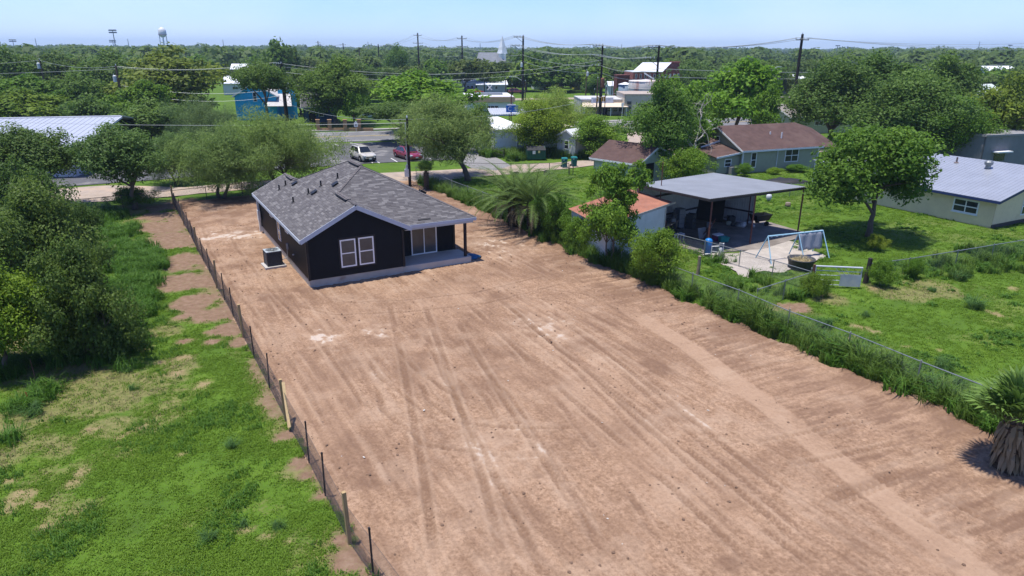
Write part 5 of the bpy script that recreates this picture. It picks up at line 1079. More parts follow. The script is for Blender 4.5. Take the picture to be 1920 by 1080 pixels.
for i, (a_, bb_, lb) in enumerate(((.33, .33, 'rusty pipe leaning by the carport front post, steepest of the leaning pieces'), (.35, .36, 'rusty angle iron leaning by the carport front post with its foot furthest back'))):
    c_ = cpt(a_, bb_); m_ = MB(); m_.bar((-.5-.2*i, .1, .02), (.15, -.1, 1.5-.25*i), .07, .04); m_.bar((-.35-.2*i, .2, .02), (-.1, 0, .9), .05, .04); o = obj('rusty_bar', m_, rust_pipe); o.location = c_; tag(o, lb, 'metal bar')
def cooler(m1, m2): a = MB(); a.box((0, 0, .2), (.62, .4, .38), taper=1.08); b_ = MB(); b_.box((0, 0, .42), (.66, .44, .07)); return [('body', a, m1), ('lid', b_, m2)]
prop('cool_box', 'purple cool box with a white lid on the carport concrete behind the blue tank', 'cool box', g(1345, 452)+Vector((0, 0, .055)), .5, cooler(mat('purple_plastic', (.12, .03, .09), .5, .1, 4), mat('white_plastic', (.62, .63, .66), .5, .06, 4)))
b1 = MB(); pr = [(-.33, -.22), (.33, -.22), (.33, .22), (-.33, .22)]
for i in range(4):
    (x0, y0), (x1, y1) = pr[i], pr[(i+1) % 4]; b1.slab([(x0*.8, y0*.8, .02), (x1*.8, y1*.8, .02), (x1, y1, .34), (x0, y0, .34)], .02)
b1.box((0, 0, .02), (.52, .34, .02)); b2 = MB(); b2.tube([(x, y, .35) for x, y in pr+pr[:1]], .022, 5); prop('laundry_basket', 'teal plastic laundry basket on the concrete beside the purple cool box', 'basket', g(1356, 455)+Vector((0, 0, .055)), .2, [('body', b1, mat('teal_plastic', (.02, .22, .2), .5, .1, 4)), ('rim', b2, mat('teal_plastic', ()))])
b1 = MB(); b1.box((0, 0, .45), (.7, .35, .05)); [b1.box((x, y, .22), (.05, .05, .44)) for x in (-.3, .3) for y in (-.13, .13)]; prop('white_stool', 'small white bench on the carport floor near the workbench', 'bench', cpt(.12, .5), .6, [('frame', b1, mat('white_plastic', ()))])
for i, (px, py, lb, s_) in enumerate(((1366, 423, 'pale round basin on its side at the foot of the corrugated carport wall', .22), (1391, 427, 'crumpled white sack beside the end post of the corrugated carport wall', .26), (1383, 427, 'grey rag bundle left of the crumpled white sack', .2), (1374, 425, 'dark motor lying between the pale basin and the grey rag bundle', .2), (1412, 427, 'white enamel pan on the concrete edge outside the carport wall', .14), (1327, 437, 'dark bucket behind the front carport post', .2), (1337, 436, 'black tool case beside the dark bucket', .22))):
    m_ = MB(); m_.lathe([(s_*.7, 0), (s_, s_*.5), (s_*.8, s_*1.1), (s_*.3, s_*1.3)], n=10)
    if i in (1, 2): m_.v = [(x*(1+.3*math.sin(9*y+i)), y*(1+.3*math.sin(8*z)), z*(1+.3*math.sin(7*x))) for x, y, z in m_.v]
    if i == 6: m_ = MB(); m_.box((0, 0, .1), (.5, .35, .2)); m_.tube([(-.1, 0, .2), (0, 0, .27), (.1, 0, .2)], .012, 5)
    o = obj(('basin', 'sack', 'rag_bundle', 'motor', 'pan', 'bucket', 'tool_case')[i], m_, (mat('pale_green_enamel', (.42, .46, .4), .5, .1, 4), mat('white_sack', (.5, .5, .5), .8, .15, 4), junk_grey, junk_dark, mat('white_sack', ()), junk_dark, junk_dark)[i], smooth=i < 4); o.location = g(px, py)+Vector((0, 0, .055)); tag(o, lb, ('basin', 'sack', 'bundle', 'motor', 'pan', 'bucket', 'case')[i])
for i, (a_, b_, w_, h_, m_, lb) in enumerate(((.06, .62, .5, .4, wood_old, 'open wooden crate at the left end under the carport workbench'), (.24, .66, .55, .5, junk_dark, 'dark metal crate on the floor beside the drill stand'), (.5, .78, .7, 1.1, junk_dark, 'dark upright chest right of the tall tool cabinet'), (.58, .9, .6, .55, wood_old, 'plank crate in the deep shade left of the leaning black sheet'), (.66, .7, .5, .3, junk_grey, 'low grey crate in front of the leaning black sheet'), (.95, .7, .6, .45, junk_dark, 'dark crate against the corrugated wall right of the black sheet'))):
    m0 = MB(); m0.box((0, 0, .03), (w_, w_*.75, .05)); t_ = thing('crate', lb, 'crate', cpt(a_, b_), .6+i*.2)
    for sx, sy, lx, ly in ((0, -1, w_, .03), (0, 1, w_, .03), (-1, 0, .03, w_*.75), (1, 0, .03, w_*.75)):
        for k in range(3): m0.box((sx*w_/2, sy*w_*.375, h_*(.17+.33*k)), (lx, ly, h_*.28))
    obj('slats', m0, m_, t_)
    m0 = MB(); [m0.box((x*w_*.47, y*w_*.35, h_/2), (.05, .05, h_)) for x in (-1, 1) for y in (-1, 1)]; obj('corner_post', m0, m_, t_)
# ---- water tank and filter
p = g(1326, 481); t_ = thing('pressure_tank', 'bright blue upright water pressure tank standing beside the carport front post', 'water tank', p+Vector((0, 0, .05)))
mb = MB(); mb.lathe([(.05, .1), (.17, .12), (.24, .2), (.24, 1.0), (.2, 1.1), (.08, 1.16), (.03, 1.17)], n=20); obj('tank', mb, mat('blue_tank_paint', (.012, .15, .42), .4, .1, 3), t_, True)
mb = MB(); mb.lathe([(.2, 0), (.2, .12)], n=16); obj('base', mb, dark_steel, t_)
t_ = thing('water_filter', 'white filter canister with plastic pipework right of the blue tank', 'water filter', g(1349, 484)+Vector((0, 0, .05))); wp = mat('white_pipe', (.66, .66, .64), .5, .06, 4)
mb = MB(); mb.lathe([(.1, .05), (.11, .08), (.11, .62), (.09, .66)], n=14); obj('canister', mb, wp, t_, True); mb = MB(); mb.box((0, 0, .85), (.2, .18, .18), ry=.2); obj('valve_head', mb, mat('grey_enamel', ()), t_)
mb = MB(); mb.tube([(.2, .1, 0), (.2, .1, .9), (-.1, 0, .74), (-.55, .0, .72), (-.55, 0, .25), (-.95, .02, .2)], .035, 8); mb.tube([(-.55, 0, .42), (0, 0, .3)], .03, 8); obj('pipework', mb, wp, t_)
# ---- swing frame with a grey blanket, stock tank, gate
sb = mat('pale_blue_paint', (.27, .45, .56), .5, .15, 5, wear=((.4, .42, .42), 1.2, .62))
P0, P1 = g(1434, 490), g(1536, 478); ax = (P1-P0).normalized(); sd2 = Vector((-ax.y, ax.x, 0)); SH_ = 1.62; ln = (P1-P0).length
sw = thing('swing_frame', 'pale blue tubular swing frame standing on the caliche patch', 'swing frame', P0)
top = [Vector((0, 0, SH_)), ax*ln*.55+Vector((0, 0, SH_)), ax*ln+Vector((0, 0, SH_))]
mb = MB(); mb.tube([top[0], top[2]], .045, 10); obj('top_bar', mb, sb, sw)
for a_, ks in ((top[0], (-.75, .75)), (top[1], (-.7, .7)), (top[2], (-.75, .75))):
    for k in ks: mb = MB(); q = Vector((a_.x, a_.y, 0))+sd2*k-ax*(.12 if a_ is top[0] else -.1); mb.tube([a_, q], .035, 8); obj('leg', mb, sb, sw)
for f in (.06, .16, .26): mb = MB(); mb.box(top[0]+ax*ln*f-Vector((0, 0, .05)), (.12, .06, .05), rz=math.atan2(ax.y, ax.x)); obj('swing_hook', mb, mat('white_plastic', ()), sw)
bl = MB(); n1, n2 = 14, 16; vs = []
for i in range(n1+1):
    for j in range(n2+1):
        f = i/n1; s_ = (j/n2-.5)*2; drop = (abs(s_)**1.0)*(1.12 if s_ < 0 else .55); fold = .05*math.sin(f*17)*min(1, drop*2)+.03*math.sin(f*31+j)
        vs.append(top[1]+ax*(ln*.45*(.02+.98*f)-.08*drop*(1-f)*.5)+sd2*(s_*.12+fold*(1 if s_ > 0 else -1)+math.copysign(.04, s_))+Vector((0, 0, .05-drop-.06*abs(math.sin(f*9))*drop)))
bl.add(vs, [(i*(n2+1)+j, (i+1)*(n2+1)+j, (i+1)*(n2+1)+j+1, i*(n2+1)+j+1) for i in range(n1) for j in range(n2)])
o = obj('blanket', bl, mat('grey_woven_blanket', (.27, .28, .32), .95, .25, 30, .3, 60), smooth=True); o.location = P0; md = o.modifiers.new('th', 'SOLIDIFY'); md.thickness = .012; tag(o, 'grey woven blanket draped over the right end of the swing frame', 'blanket')
p = g(1500, 503); st_ = thing('stock_tank', 'round black rubber stock tank full of cut weeds in front of the swing frame', 'stock tank', p)
rub = mat('black_rubber_tank', (.045, .048, .055), .65, .2, 4); mb = MB(); R0 = .78
mb.lathe([(R0*.84, 0), (R0*.88, .2), (R0*.9, .21), (R0*.92, .4), (R0*.95, .41), (R0*.98, .58), (R0*1.03, .58), (R0*1.03, .64), (R0*.96, .64), (R0*.88, .4)], n=28); obj('shell', mb, rub, st_, True)
mb = MB(); mb.lathe([(R0*.9, .42), (R0*.5, .5), (.05, .52)], n=20); obj('cut_weeds_mound', mb, mat('old_hay', (.24, .19, .1), .95, .4, 7), st_, True)
mb = MB(); q = np.random.default_rng(3)
for i in range(160): a_ = q.random()*6.28; r = R0*.75*q.random()**.5; c_ = Vector((r*math.cos(a_), r*math.sin(a_), .5)); d_ = Vector(q.normal(size=3))*.2; d_.z = abs(d_.z)*.5; mb.bar(c_, c_+d_, .014)
obj('hay_stems', mb, mat('hay_stem', (.36, .3, .16), .9, .3, 7), st_, kind='stuff')
ga, gb = g(1524, 537), g(1611, 541); gt = thing('farm_gate', 'grey tubular farm gate with a metal sheet wired to its right half', 'gate', ga); d_ = gb-ga; gh = 1.2
grey_gate = mat('grey_gate_paint', (.4, .43, .47), .5, .12, 4); mb = MB(); mb.tube([(0, 0, gh), d_+Vector((0, 0, gh))], .05, 8); obj('top_rail', mb, grey_gate, gt)
for z in (.15, .42, .7, .95): mb = MB(); mb.tube([(0, 0, z), d_+Vector((0, 0, z))], .022, 6); obj('rail', mb, grey_gate, gt)
for f in (.01, .99): mb = MB(); mb.tube([d_*f+Vector((0, 0, .1)), d_*f+Vector((0, 0, gh))], .03, 6); obj('end_post', mb, grey_gate, gt)
for f in (.42, .52, .62): mb = MB(); mb.bar(d_*f+Vector((0, 0, gh-.03)), d_*(f+.13)+Vector((0, -.03, .75)), .06, .02); obj('brace', mb, grey_gate, gt)
mb = MB(); mb.slab([d_*.55+Vector((0, -.05, .1)), d_*1.0+Vector((0, -.05, .1)), d_*1.0+Vector((0, -.05, .8)), d_*.55+Vector((0, -.05, .8))], .01); obj('sheet_panel', mb, mat('dull_tin_sheet', (.38, .39, .4), .55, .12, 2, wear=((.46, .44, .4), 1.5, .5)), gt)
def post(name, label, px, py, h, r, m_, sq=False, lean=0):
    mb = MB()
    if sq: mb.box((0, 0, h/2-.05), (2*r, 2*r, h+.1)); mb.box((0, 0, h+.01), (1.8*r, 1.8*r, .03))
    else: mb.tube([(0, 0, -.1), (.02, 0, h*.5), (.0, .01, h)], [r*1.1, r, r*.9], 9); mb.lathe([(r*.9, 0), (r*.6, .02)], (0, .01, h), 9)
    o = obj(name, mb, m_); o.location = g(px, py); o.rotation_euler = (lean, lean, .3); return tag(o, label, 'post')
post('gate_post', 'thick dark round gate post at the right end of the farm gate', 1622, 530, 1.45, .13, mat('charred_post', (.03, .025, .023), .9, .3, 5), lean=.03)
post('gate_post', 'rusty steel post at the left end of the farm gate above the vines', 1521, 540, 1.35, .07, rust_pipe)
post('fence_post', 'old weathered cedar post with a forked top left of the blue tank', 1308, 514, 1.1, .1, mat('cedar_post', (.22, .18, .13), .95, .3, 5), lean=.02)
post('steel_rod', 'thin rusty rod standing in the dark tussock on the left lawn', 68, 722, 1.1, .012, rust_pipe); mb = MB(); mb.tube([(0, 0, 0), (0, 0, .3)], .008, 5); mb.quad((0, 0, .3), (.07, .01, .28), (.07, .01, .46), (0, 0, .5)); o = obj('marker_flag', mb, mat('orange_flag', (.6, .13, .03), .7, .1, 4)); o.location = g(52, 757); tag(o, 'small orange survey flag stuck in the dark tussock on the left lawn', 'flag')
mb = MB(); mb.tube([(0, 0, 0), (0, 0, .7)], .03, 8); mb.lathe([(.034, 0), (.02, .02)], (0, 0, .7), 8); o = obj('vent_stub', mb, wp); o.location = g(1086, 474); tag(o, 'short white pipe stub standing at the dirt edge beside the bright weed bush', 'pipe')
# propane tank, stump, wheelbarrow, tyres
t_ = thing('propane_tank', 'small silver propane cylinder on the lawn right of the carport', 'propane tank', g(1441, 376)); mb = MB(); mb.lathe([(.1, .05), (.2, .1), (.24, .22), (.24, .42), (.18, .54), (.06, .6)], n=16); obj('cylinder', mb, mat('silver_tank', (.5, .52, .54), .4, .1, 4), t_, True); mb = MB(); mb.lathe([(.14, 0), (.14, .05)], n=12); mb.tube([(.1*math.cos(i*.8), .1*math.sin(i*.8), .66) for i in range(9)], .02, 5); mb.tube([(0, 0, .55), (0, 0, .68)], .03, 6); obj('collar', mb, galv, t_)
t_ = thing('tree_stump', 'sawn grey tree stump on the lawn right of the carport', 'stump', g(1477, 386)); mb = MB(); mb.lathe([(.26, -.05), (.22, .1), (.2, .3)], n=12); obj('bark', mb, mat('stump_bark', (.16, .13, .1), .95, .3, 5), t_, True); mb = MB(); mb.lathe([(.19, .302), (.05, .305)], n=12); obj('cut_face', mb, mat('sawn_wood', (.22, .19, .15), .9, .2, 5), t_)
t_ = thing('utility_cart', 'black tipping garden cart parked on the grass outside the carport wall', 'cart', g(1424, 422), .4); mb = MB()
for a_, b_ in (((-.75, -.45), (.75, -.45)), ((.75, -.45), (.75, .45)), ((.75, .45), (-.75, .45)), ((-.75, .45), (-.75, -.45))): mb.slab([(a_[0]*.75, a_[1]*.75, .4), (b_[0]*.75, b_[1]*.75, .4), (b_[0], b_[1], .85), (a_[0], a_[1], .85)], .03)
mb.box((0, 0, .4), (1.12, .68, .03)); obj('tray', mb, mat('black_tub', (.014, .015, .017), .5, .2, 4), t_); mb = MB(); mb.bar((-1.3, 0, .5), (.5, 0, .35), .05); obj('handle', mb, dark_steel, t_)
tyre_m = mat('black_tyre', (.012, .012, .013), .8, .2, 6)
def tyre_mesh(r=.33, w_=.11): m_ = MB(); m_.lathe([(r*.62, -w_), (r*.95, -w_), (r, -w_*.6), (r, w_*.6), (r*.95, w_), (r*.62, w_), (r*.62, -w_)], n=20, axis='Y'); return m_
for x in (-.5, .5): m_ = tyre_mesh(.2, .05); m_.v = [(v[0]+.2, v[1]+x, v[2]+.2) for v in m_.v]; obj('wheel', m_, tyre_m, t_)
for i, (px, py, lb, rx) in enumerate(((1025, 327, 'worn black tyre standing half sunk against the thin yard fence', 0), (967, 326, 'second tyre lying in weeds at the left end of the thin yard fence', 1.2))):
    o = obj('tyre', tyre_mesh(.36), tyre_m, None, True); o.location = g(px, py)+Vector((0, -.25, .18 if i == 0 else .12)); o.rotation_euler = (rx, 0, .2); tag(o, lb, 'tyre')
mb = MB(); mb.lathe([(1.5, 0), (1.4, .1), (.9, .28), (.2, .34)], n=16); mb.v = [(x*1.5, y*.7, z*(1+.5*math.sin(4*x)*math.sin(5*y))) for x, y, z in mb.v]; o = obj('tarp', mb, mat('black_tarp', (.02, .02, .022), .6, .2, 3), smooth=True); o.location = g(1475, 341); tag(o, 'black tarpaulin spread over a low heap in front of the grey green house', 'tarpaulin')
# ---- rusty roofed shed
rustroof = mat('rusted_roof_sheet', (.27, .115, .075), .85, .25, 1.2, wear=((.2, .16, .14), .9, .6)); whitewash = mat('white_tin_wall', (.56, .58, .58), .7, .1, 1.5, wear=((.4, .42, .4), .7, .58))
R1, F1, L1, B1 = g(1262, 379, 2.75), g(1128, 424, 2.35), g(1066, 391, 2.5), g(1178, 354, 3.1)
t_ = thing('rusty_shed', 'small shed with a rust red corrugated roof and white tin walls beside the carport', 'shed', (R1.x, R1.y, 0)); ofs = Vector((R1.x, R1.y, 0))
mb = MB(); corrugated(mb, F1-ofs, R1-ofs, B1-ofs, L1-ofs, .16, .015); obj('roof', mb, rustroof, t_)
mb = MB(); F2 = F1.lerp(R1, .06); R2 = F1.lerp(R1, .9); L2 = L1.lerp(B1, .05); B2 = L1.lerp(B1, .92)
for a_, b_ in ((F2, R2), (R2, B2), (B2, L2), (L2, F2)): mb.slab([(a_.x-ofs.x, a_.y-ofs.y, 0), (b_.x-ofs.x, b_.y-ofs.y, 0), (b_.x-ofs.x, b_.y-ofs.y, b_.z-.1), (a_.x-ofs.x, a_.y-ofs.y, a_.z-.1)], .06)
obj('wall', mb, whitewash, t_)
for f in (.9, .94, .98): mb = MB(); mb.bar(F1.lerp(R1, f)-ofs-Vector((0, 0, .07)), F1.lerp(R1, f).lerp(L1.lerp(B1, f), .5)-ofs-Vector((0, 0, .07)), .05, .09); obj('rafter', mb, mat('bleached_timber', (.4, .38, .35), .9, .2, 4), t_)
mb = MB(); mb.bar(F1-ofs-Vector((0, 0, .08)), R1.lerp(F1, -.04)-ofs-Vector((0, 0, .08)), .05, .14); obj('fascia', mb, mat('bleached_timber', ()), t_)
mb = MB(); mb.box((R2.x-ofs.x-.06, R2.y-ofs.y-.06, 1.2), (.1, .1, 2.4)); obj('corner_post', mb, mat('bleached_timber', ()), t_)
rp = MB(); rp.tube([(0, 0, 0), (0, 0, 5.2)], [.035, .03], 8); rp.lathe([(.05, 0), (.02, .05)], (0, 0, 5.2), 8); o = obj('mast_pole', rp, rust_pipe); o.location = (10.3, 46.9, 0); tag(o, 'thin rusty pipe mast rising beside the left corner of the carport roof', 'pole')
# ---- grey green house
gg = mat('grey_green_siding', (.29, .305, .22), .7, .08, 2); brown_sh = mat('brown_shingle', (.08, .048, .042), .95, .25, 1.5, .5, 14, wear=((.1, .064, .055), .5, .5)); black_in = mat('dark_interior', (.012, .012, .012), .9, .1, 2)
gh_ = building('grey_green_house', 'grey green lap-sided house with a brown shingle gable roof behind the carport', 'house', (24.4, 72.9), math.radians(22), 10.4, 8.6, 2.55, 4.5, gg, brown_sh, 'x', lapped=.2,
    wins=(('front', 1.1, .75, .55, 2.2), ('front', 5.7, 1.9, .9, 2.3, (.5,), (.5,)), ('left', 3.8, .8, 2.55, 3.5, (), ())))
mb = MB(); mb.slab([(10.75, -.35, 2.4), (13.2, -.35, 2.2), (13.2, 4.3, 3.9), (10.75, 4.3, 4.55)], .1); obj('porch_roof', mb, brown_sh, gh_)
for x, y in ((12.9, 0), (12.9, 3.9)): mb = MB(); mb.box((x, y, 1.1), (.28, .28, 2.3)); obj('porch_post', mb, white_trim, gh_)
mb = MB(); [mb.box((10.8+i*.16, .3, .55), (.07, .05, .9)) for i in range(12)]; mb.box((11.7, .3, 1.0), (2, .07, .07)); obj('porch_railing', mb, mat('dark_timber_rail', (.035, .025, .022), .8, .2, 4), gh_)
for y0, y1, zt, zl, x0 in ((.4, 4.2, 2.3, 1.9, -3.0), (4.25, 7.6, 3.1, 2.5, -2.2)):
    mb = MB(); wall(mb, (x0, y0), (-.02, y0), 0, zl, .1); wall(mb, (x0, y1), (x0, y0), 0, zl, .1); obj('wall', mb, gg, gh_); mb = MB(); mb.slab([(x0-.3, y0-.3, zl-.05), (-.02, y0-.3, zt-.05), (-.02, y1+.2, zt+.55), (x0-.3, y1+.2, zl+.4)], .1); obj('lean_to_roof', mb, brown_sh, gh_)
    mb = MB(); mb.bar((x0-.3, y0-.33, zl-.1), (-.02, y0-.33, zt-.1), .05, .18); obj('fascia', mb, white_trim, gh_)
    if y0 < 1:
        mb = MB(); lap(mb, (x0, y0), (-.02, y0), .1, zl-.02, step=.2); obj('siding', mb, gg, gh_, kind='stuff'); window(gh_, (x0+1.0, y0), (1, 0), .9, .75, 1.6, white_trim, dark_glass, fw=.09)
for x in (0, 10.4): mb = MB(); mb.box((x, 0, 1.3), (.14, .14, 2.5)); obj('corner_board', mb, white_trim, gh_)
mb = MB(); mb.tube([(4.6, -.08, 0), (4.6, -.08, 2.3)], .04, 6); obj('downspout', mb, white_trim, gh_)
for x, y in ((5.4, 2.3), (6.3, 1.5)): mb = MB(); mb.tube([(x, y, 3.2), (x, y, 3.95)], .07, 8); obj('roof_vent', mb, white_trim, gh_)
t_ = prop('air_conditioner', 'small grey air conditioner beside the lean-to of the grey green house', 'air conditioner', g(1372, 327), .4, [('cabinet', (lambda m_: (m_.box((0, 0, .4), (.8, .8, .8)), m_)[1])(MB()), junk_grey), ('fan_grille', (lambda m_: (m_.lathe([(.3, .8), (.3, .85), (.1, .86)], n=14), m_)[1])(MB()), junk_dark)])
# ---- brown roofed garage
e_ = math.atan2(-.72, .69); gr_ = building('garage', 'little pale green garage with a brown shingle roof left of the tall dark tree', 'garage', (8.35, 70.4), e_, 5.6, 5.6, 2.15, 3.5, mat('pale_green_boards', (.42, .46, .38), .8, .12, 2, wear=((.3, .34, .3), .8, .6)), brown_sh, 'x', wins=(('right', 3.4, 1.0, .9, 1.9, (), ()),), doors=(('right', .7, 1.8, 1.9, black_in),))
# ---- tan house with a long metal roof
tan = mat('tan_siding', (.66, .54, .34), .75, .08, 1.5, wear=((.58, .47, .29), .5, .6)); navy = mat('navy_fascia', (.02, .035, .11), .5, .1, 3)
TH = building('tan_house', 'long tan house with a low ribbed metal roof and navy fascia at the right edge', 'house', (35.65, 49.5), math.radians(28), 14, 13, 2.15, 3.8, tan, metal_roof, 'y', lapped=.22, seams=.32, fm=navy, seam_h=.014, over=.4)
window(TH, (0, 3.05), (0, -1), 1.9, .75, 1.8, white_trim, dark_glass, bars=(.5,), vbars=(.5,), fw=.1, sill=True); window(TH, (3.6, 0), (1, 0), 1.3, .6, 2.0, white_trim, dark_glass, fw=.1)
mb = MB(); mb.box((7, -.01, .12), (14.05, .06, .3)); obj('skirting', mb, mat('dark_skirting', (.06, .055, .05), .9, .2, 2), TH)
def rz(x): return 2.15+min(x, 14-x)*(1.65/7)+.1
for x, y, k in ((4.4, 9.2, 0), (4.0, 7.4, 1), (5.6, 6.6, 1), (2.9, 8.6, 1), (5.3, 3.9, 2)):
    mb = MB()
    if k == 0: mb.lathe([(.25, 0), (.45, .12), (.42, .3), (.2, .4)], (x, y, rz(x)), 12)
    elif k == 1: mb.tube([(x, y, rz(x)-.05), (x, y, rz(x)+.45)], .07, 8); mb.lathe([(.2, 0), (.08, .06)], (x, y, rz(x)), 8)
    else: mb.lathe([(.2, 0), (.2, .25), (.3, .3), (.33, .5), (.24, .62), (.05, .66)], (x, y, rz(x)), 14)
    obj('roof_vent', mb, (junk_grey, mat('rusty_vent', (.13, .1, .1), .7, .3, 4), galv)[k], TH)
cn = thing('metal_canopy', 'pale metal canopy half hidden behind the lone pecan tree', 'canopy', g(1590, 345), .4); mb = MB(); mb.slab([(-3, -2, 1.9), (3, -2, 1.9), (3, 2, 2.3), (-3, 2, 2.3)], .06); obj('roof', mb, metal_roof, cn)
for x in (-2.8, 2.8):
    for y in (-1.8, 1.8): mb = MB(); mb.box((x, y, .95), (.1, .1, 1.95)); obj('post', mb, white_trim, cn)
# ---- grey outbuilding and walls behind it
gb_ = building('grey_outbuilding', 'plain dark grey outbuilding in tree shade at the right edge', 'building', g(1835, 318).xy, math.radians(18), 16, 8, 3.6, 3.6, mat('grey_render', (.16, .165, .18), .85, .12, 1), mat('grey_felt_roof', (.2, .2, .21), .9, .15, 1), flat=True, over=.15)
mb = MB(); mb.box((2.6, -.35, 1.9), (2.2, .7, .14)); obj('window_hood', mb, white_trim, gb_); mb = MB(); mb.box((2.6, -.02, 1.3), (1.6, .06, .9)); obj('window', mb, dark_glass, gb_)
def wallrun(label, pts, h, m_, cat='wall', name='boundary_wall', th=.18, cope=None):
    P = [g(*q) for q in pts]; t_ = thing(name, label, cat, P[0])
    mb = MB(); [mb.bar(a_-P[0]+Vector((0, 0, h/2)), b_-P[0]+Vector((0, 0, h/2)), th, h) for a_, b_ in zip(P[:-1], P[1:])]; obj('panel', mb, m_, t_)
    mb = MB(); [mb.bar(a_-P[0]+Vector((0, 0, h+.03)), b_-P[0]+Vector((0, 0, h+.03)), th*1.4, .06) for a_, b_ in zip(P[:-1], P[1:])]; obj('coping', mb, cope or m_, t_)
    for a_, b_ in zip(P[:-1], P[1:]):
        n = max(1, int((b_-a_).length/2.6))
        for i in range(n+1): mb = MB(); q = a_.lerp(b_, i/n)-P[0]; mb.box((q.x, q.y, h/2+.05), (.2, .2, h+.1), rz=.4); obj('pier', mb, m_, t_)
    return t_
wallrun('pale grey panel wall under the live oaks behind the tan house roof', [(1715, 296), (1775, 304), (1840, 312)], 1.3, mat('pale_grey_panel', (.4, .41, .43), .8, .1, 1.5))
wallrun('dark red brown timber fence under the live oaks', [(1700, 283), (1755, 287)], 1.3, mat('red_brown_boards', (.07, .035, .03), .9, .3, 3), 'fence', 'timber_fence')
for nm, lb, px, py, w_, d_, ev, ri, wm, rm, rz_ in (('pale_green_house', 'pale green house showing through the leaves above the grey outbuilding', 1835, 225, 9, 8, 4.2, 6.2, mat('pale_green_house', (.42, .5, .44), .8, .1, 2), mat('pale_grey_shingle', (.45, .5, .48), .9, .15, 2), .5),
    ('pale_house', 'pale house with a dull brown roof under the live oaks, behind the grey green house', 1480, 252, 16, 9, 2.7, 4.2, mat('cream_boards', (.45, .44, .36), .8, .1, 2), mat('dull_brown_roof', (.2, .18, .16), .95, .2, 1.5), .3),
    ('white_sheet_building', 'far white building with a flat pale roof between vivid tree and live oaks', 1400, 180, 26, 14, 4.5, 5.5, mat('white_sheet', (.62, .64, .68), .6, .08, 1), mat('white_roof_sheet', (.68, .7, .74), .5, .06, 1), .25),
    ('white_far_shed', 'small white shed roof in the trees near the right edge skyline', 1855, 162, 14, 10, 5, 7, mat('white_sheet', ()), mat('white_roof_sheet', ()), .3),
    ('small_white_house', 'small white house with a twin window between the left trees', 420, 178, 9, 8, 3.2, 4.9, mat('white_boards', (.58, .6, .6), .7, .08, 2), mat('white_roof_sheet', ()), .1),
    ('far_white_roof_house', 'white gabled roof behind the small white house at left', 436, 152, 10, 9, 4.6, 6.4, mat('dark_red_boards', (.12, .05, .045), .8, .2, 3), mat('white_roof_sheet', ()), .2)):
    b_ = building(nm, lb, 'house', g(px, py).xy, rz_, w_, d_, ev, ri, wm, rm, 'x', wins=(('front', w_*.28, 1.6, ev*.45, ev*.72, (), (.5,)), ('front', w_*.62, 1.6, ev*.45, ev*.72, (), (.5,))))
# ---- white metal roofed building at the left
wb = mat('white_block_wall', (.55, .55, .56), .8, .08, 1.5); wr = mat('white_standing_seam', (.42, .44, .48), .35, .06, .8, metal=.2); seam_d = mat('seam_shadow_paint', (.33, .345, .38), .4, .05, 2)
A_ = math.radians(14.5); o0 = Vector((-44.6, 69.8, 0)); ux = Vector((math.cos(A_), math.sin(A_), 0))
WBt = thing('white_roofed_building', 'single storey white building with a large pale standing seam metal roof at the left edge', 'building', o0-ux*34, A_)
mb = MB(); wall(mb, (0, 0), (29.2, 0), 0, 2.75); wall(mb, (34, 0), (34, 16), 0, lambda s: 2.75+s*.1); wall(mb, (31.2, 0), (34, 0), 0, 2.75); wall(mb, (0, 16), (0, 0), 0, 2.75); mb.box((30.2, 1.2, 1.3), (2.0, .1, 2.6)); obj('wall', mb, wb, WBt)
mb = MB(); mb.box((30.2, 1.1, 1.1), (1.0, .06, 2.1)); obj('door', mb, black_in, WBt); mb = MB(); mb.box((33.0, -.03, 1.35), (1.1, .05, 1.1)); obj('window', mb, dark_glass, WBt)
mb = MB(); rq = [(-1, -1.0, 2.75), (34.6, -1.0, 2.75), (34.6, 17, 4.5), (-1, 17, 4.5)]; mb.slab(rq, .12); mb.slab([(34.6, 17.05, 4.5), (34.6, 30, 2.7), (-1, 30, 2.7), (-1, 17.05, 4.5)][::1], -.12); obj('roof', mb, wr, WBt)
mb = MB(); ribs(mb, *rq, .62, .03, .04); obj('roof_seams', mb, seam_d, WBt, kind='stuff'); mb = MB(); mb.bar((-1, -1.05, 2.66), (34.6, -1.05, 2.66), .08, .22); mb.bar((34.66, -1, 2.66), (34.66, 17, 4.4), .08, .22); mb.bar((34.6, 17, 4.55), (-1, 17, 4.55), .35, .08); obj('trim', mb, white_trim, WBt)
# ---- blue houses and the brick pillar fence across the road
blue = mat('bright_blue_boards', (.014, .36, .62), .7, .12, 2, wear=((.03, .3, .5), .6, .6)); dblue = mat('deep_blue_boards', (.012, .06, .15), .7, .15, 2); greyroof = mat('weathered_grey_roof', (.42, .41, .4), .9, .15, 1.5); dkroof = mat('dark_grey_roof', (.07, .07, .075), .9, .2, 1.5)
o0 = groundX(440, 128)[0]; bh = building('blue_house', 'bright blue boarded house with a tall narrow white window behind the mesquites', 'house', (o0, 128), .12, 7.2, 9, 4.4, 6.6, blue, greyroof, 'y', wins=(('front', 3.2, .7, 3.3, 5.0),), lapped=.22)
mb = MB(); mb.slab([(5.4, -1.6, 2.6), (10.2, -1.6, 2.6), (9.4, 2.5, 4.6), (6.2, 2.5, 4.6)], .1); obj('porch_roof', mb, greyroof, bh); mb = MB(); wall(mb, (7.2, 2.3), (10.4, 2.3), 0, 5.2); obj('wall', mb, blue, bh)
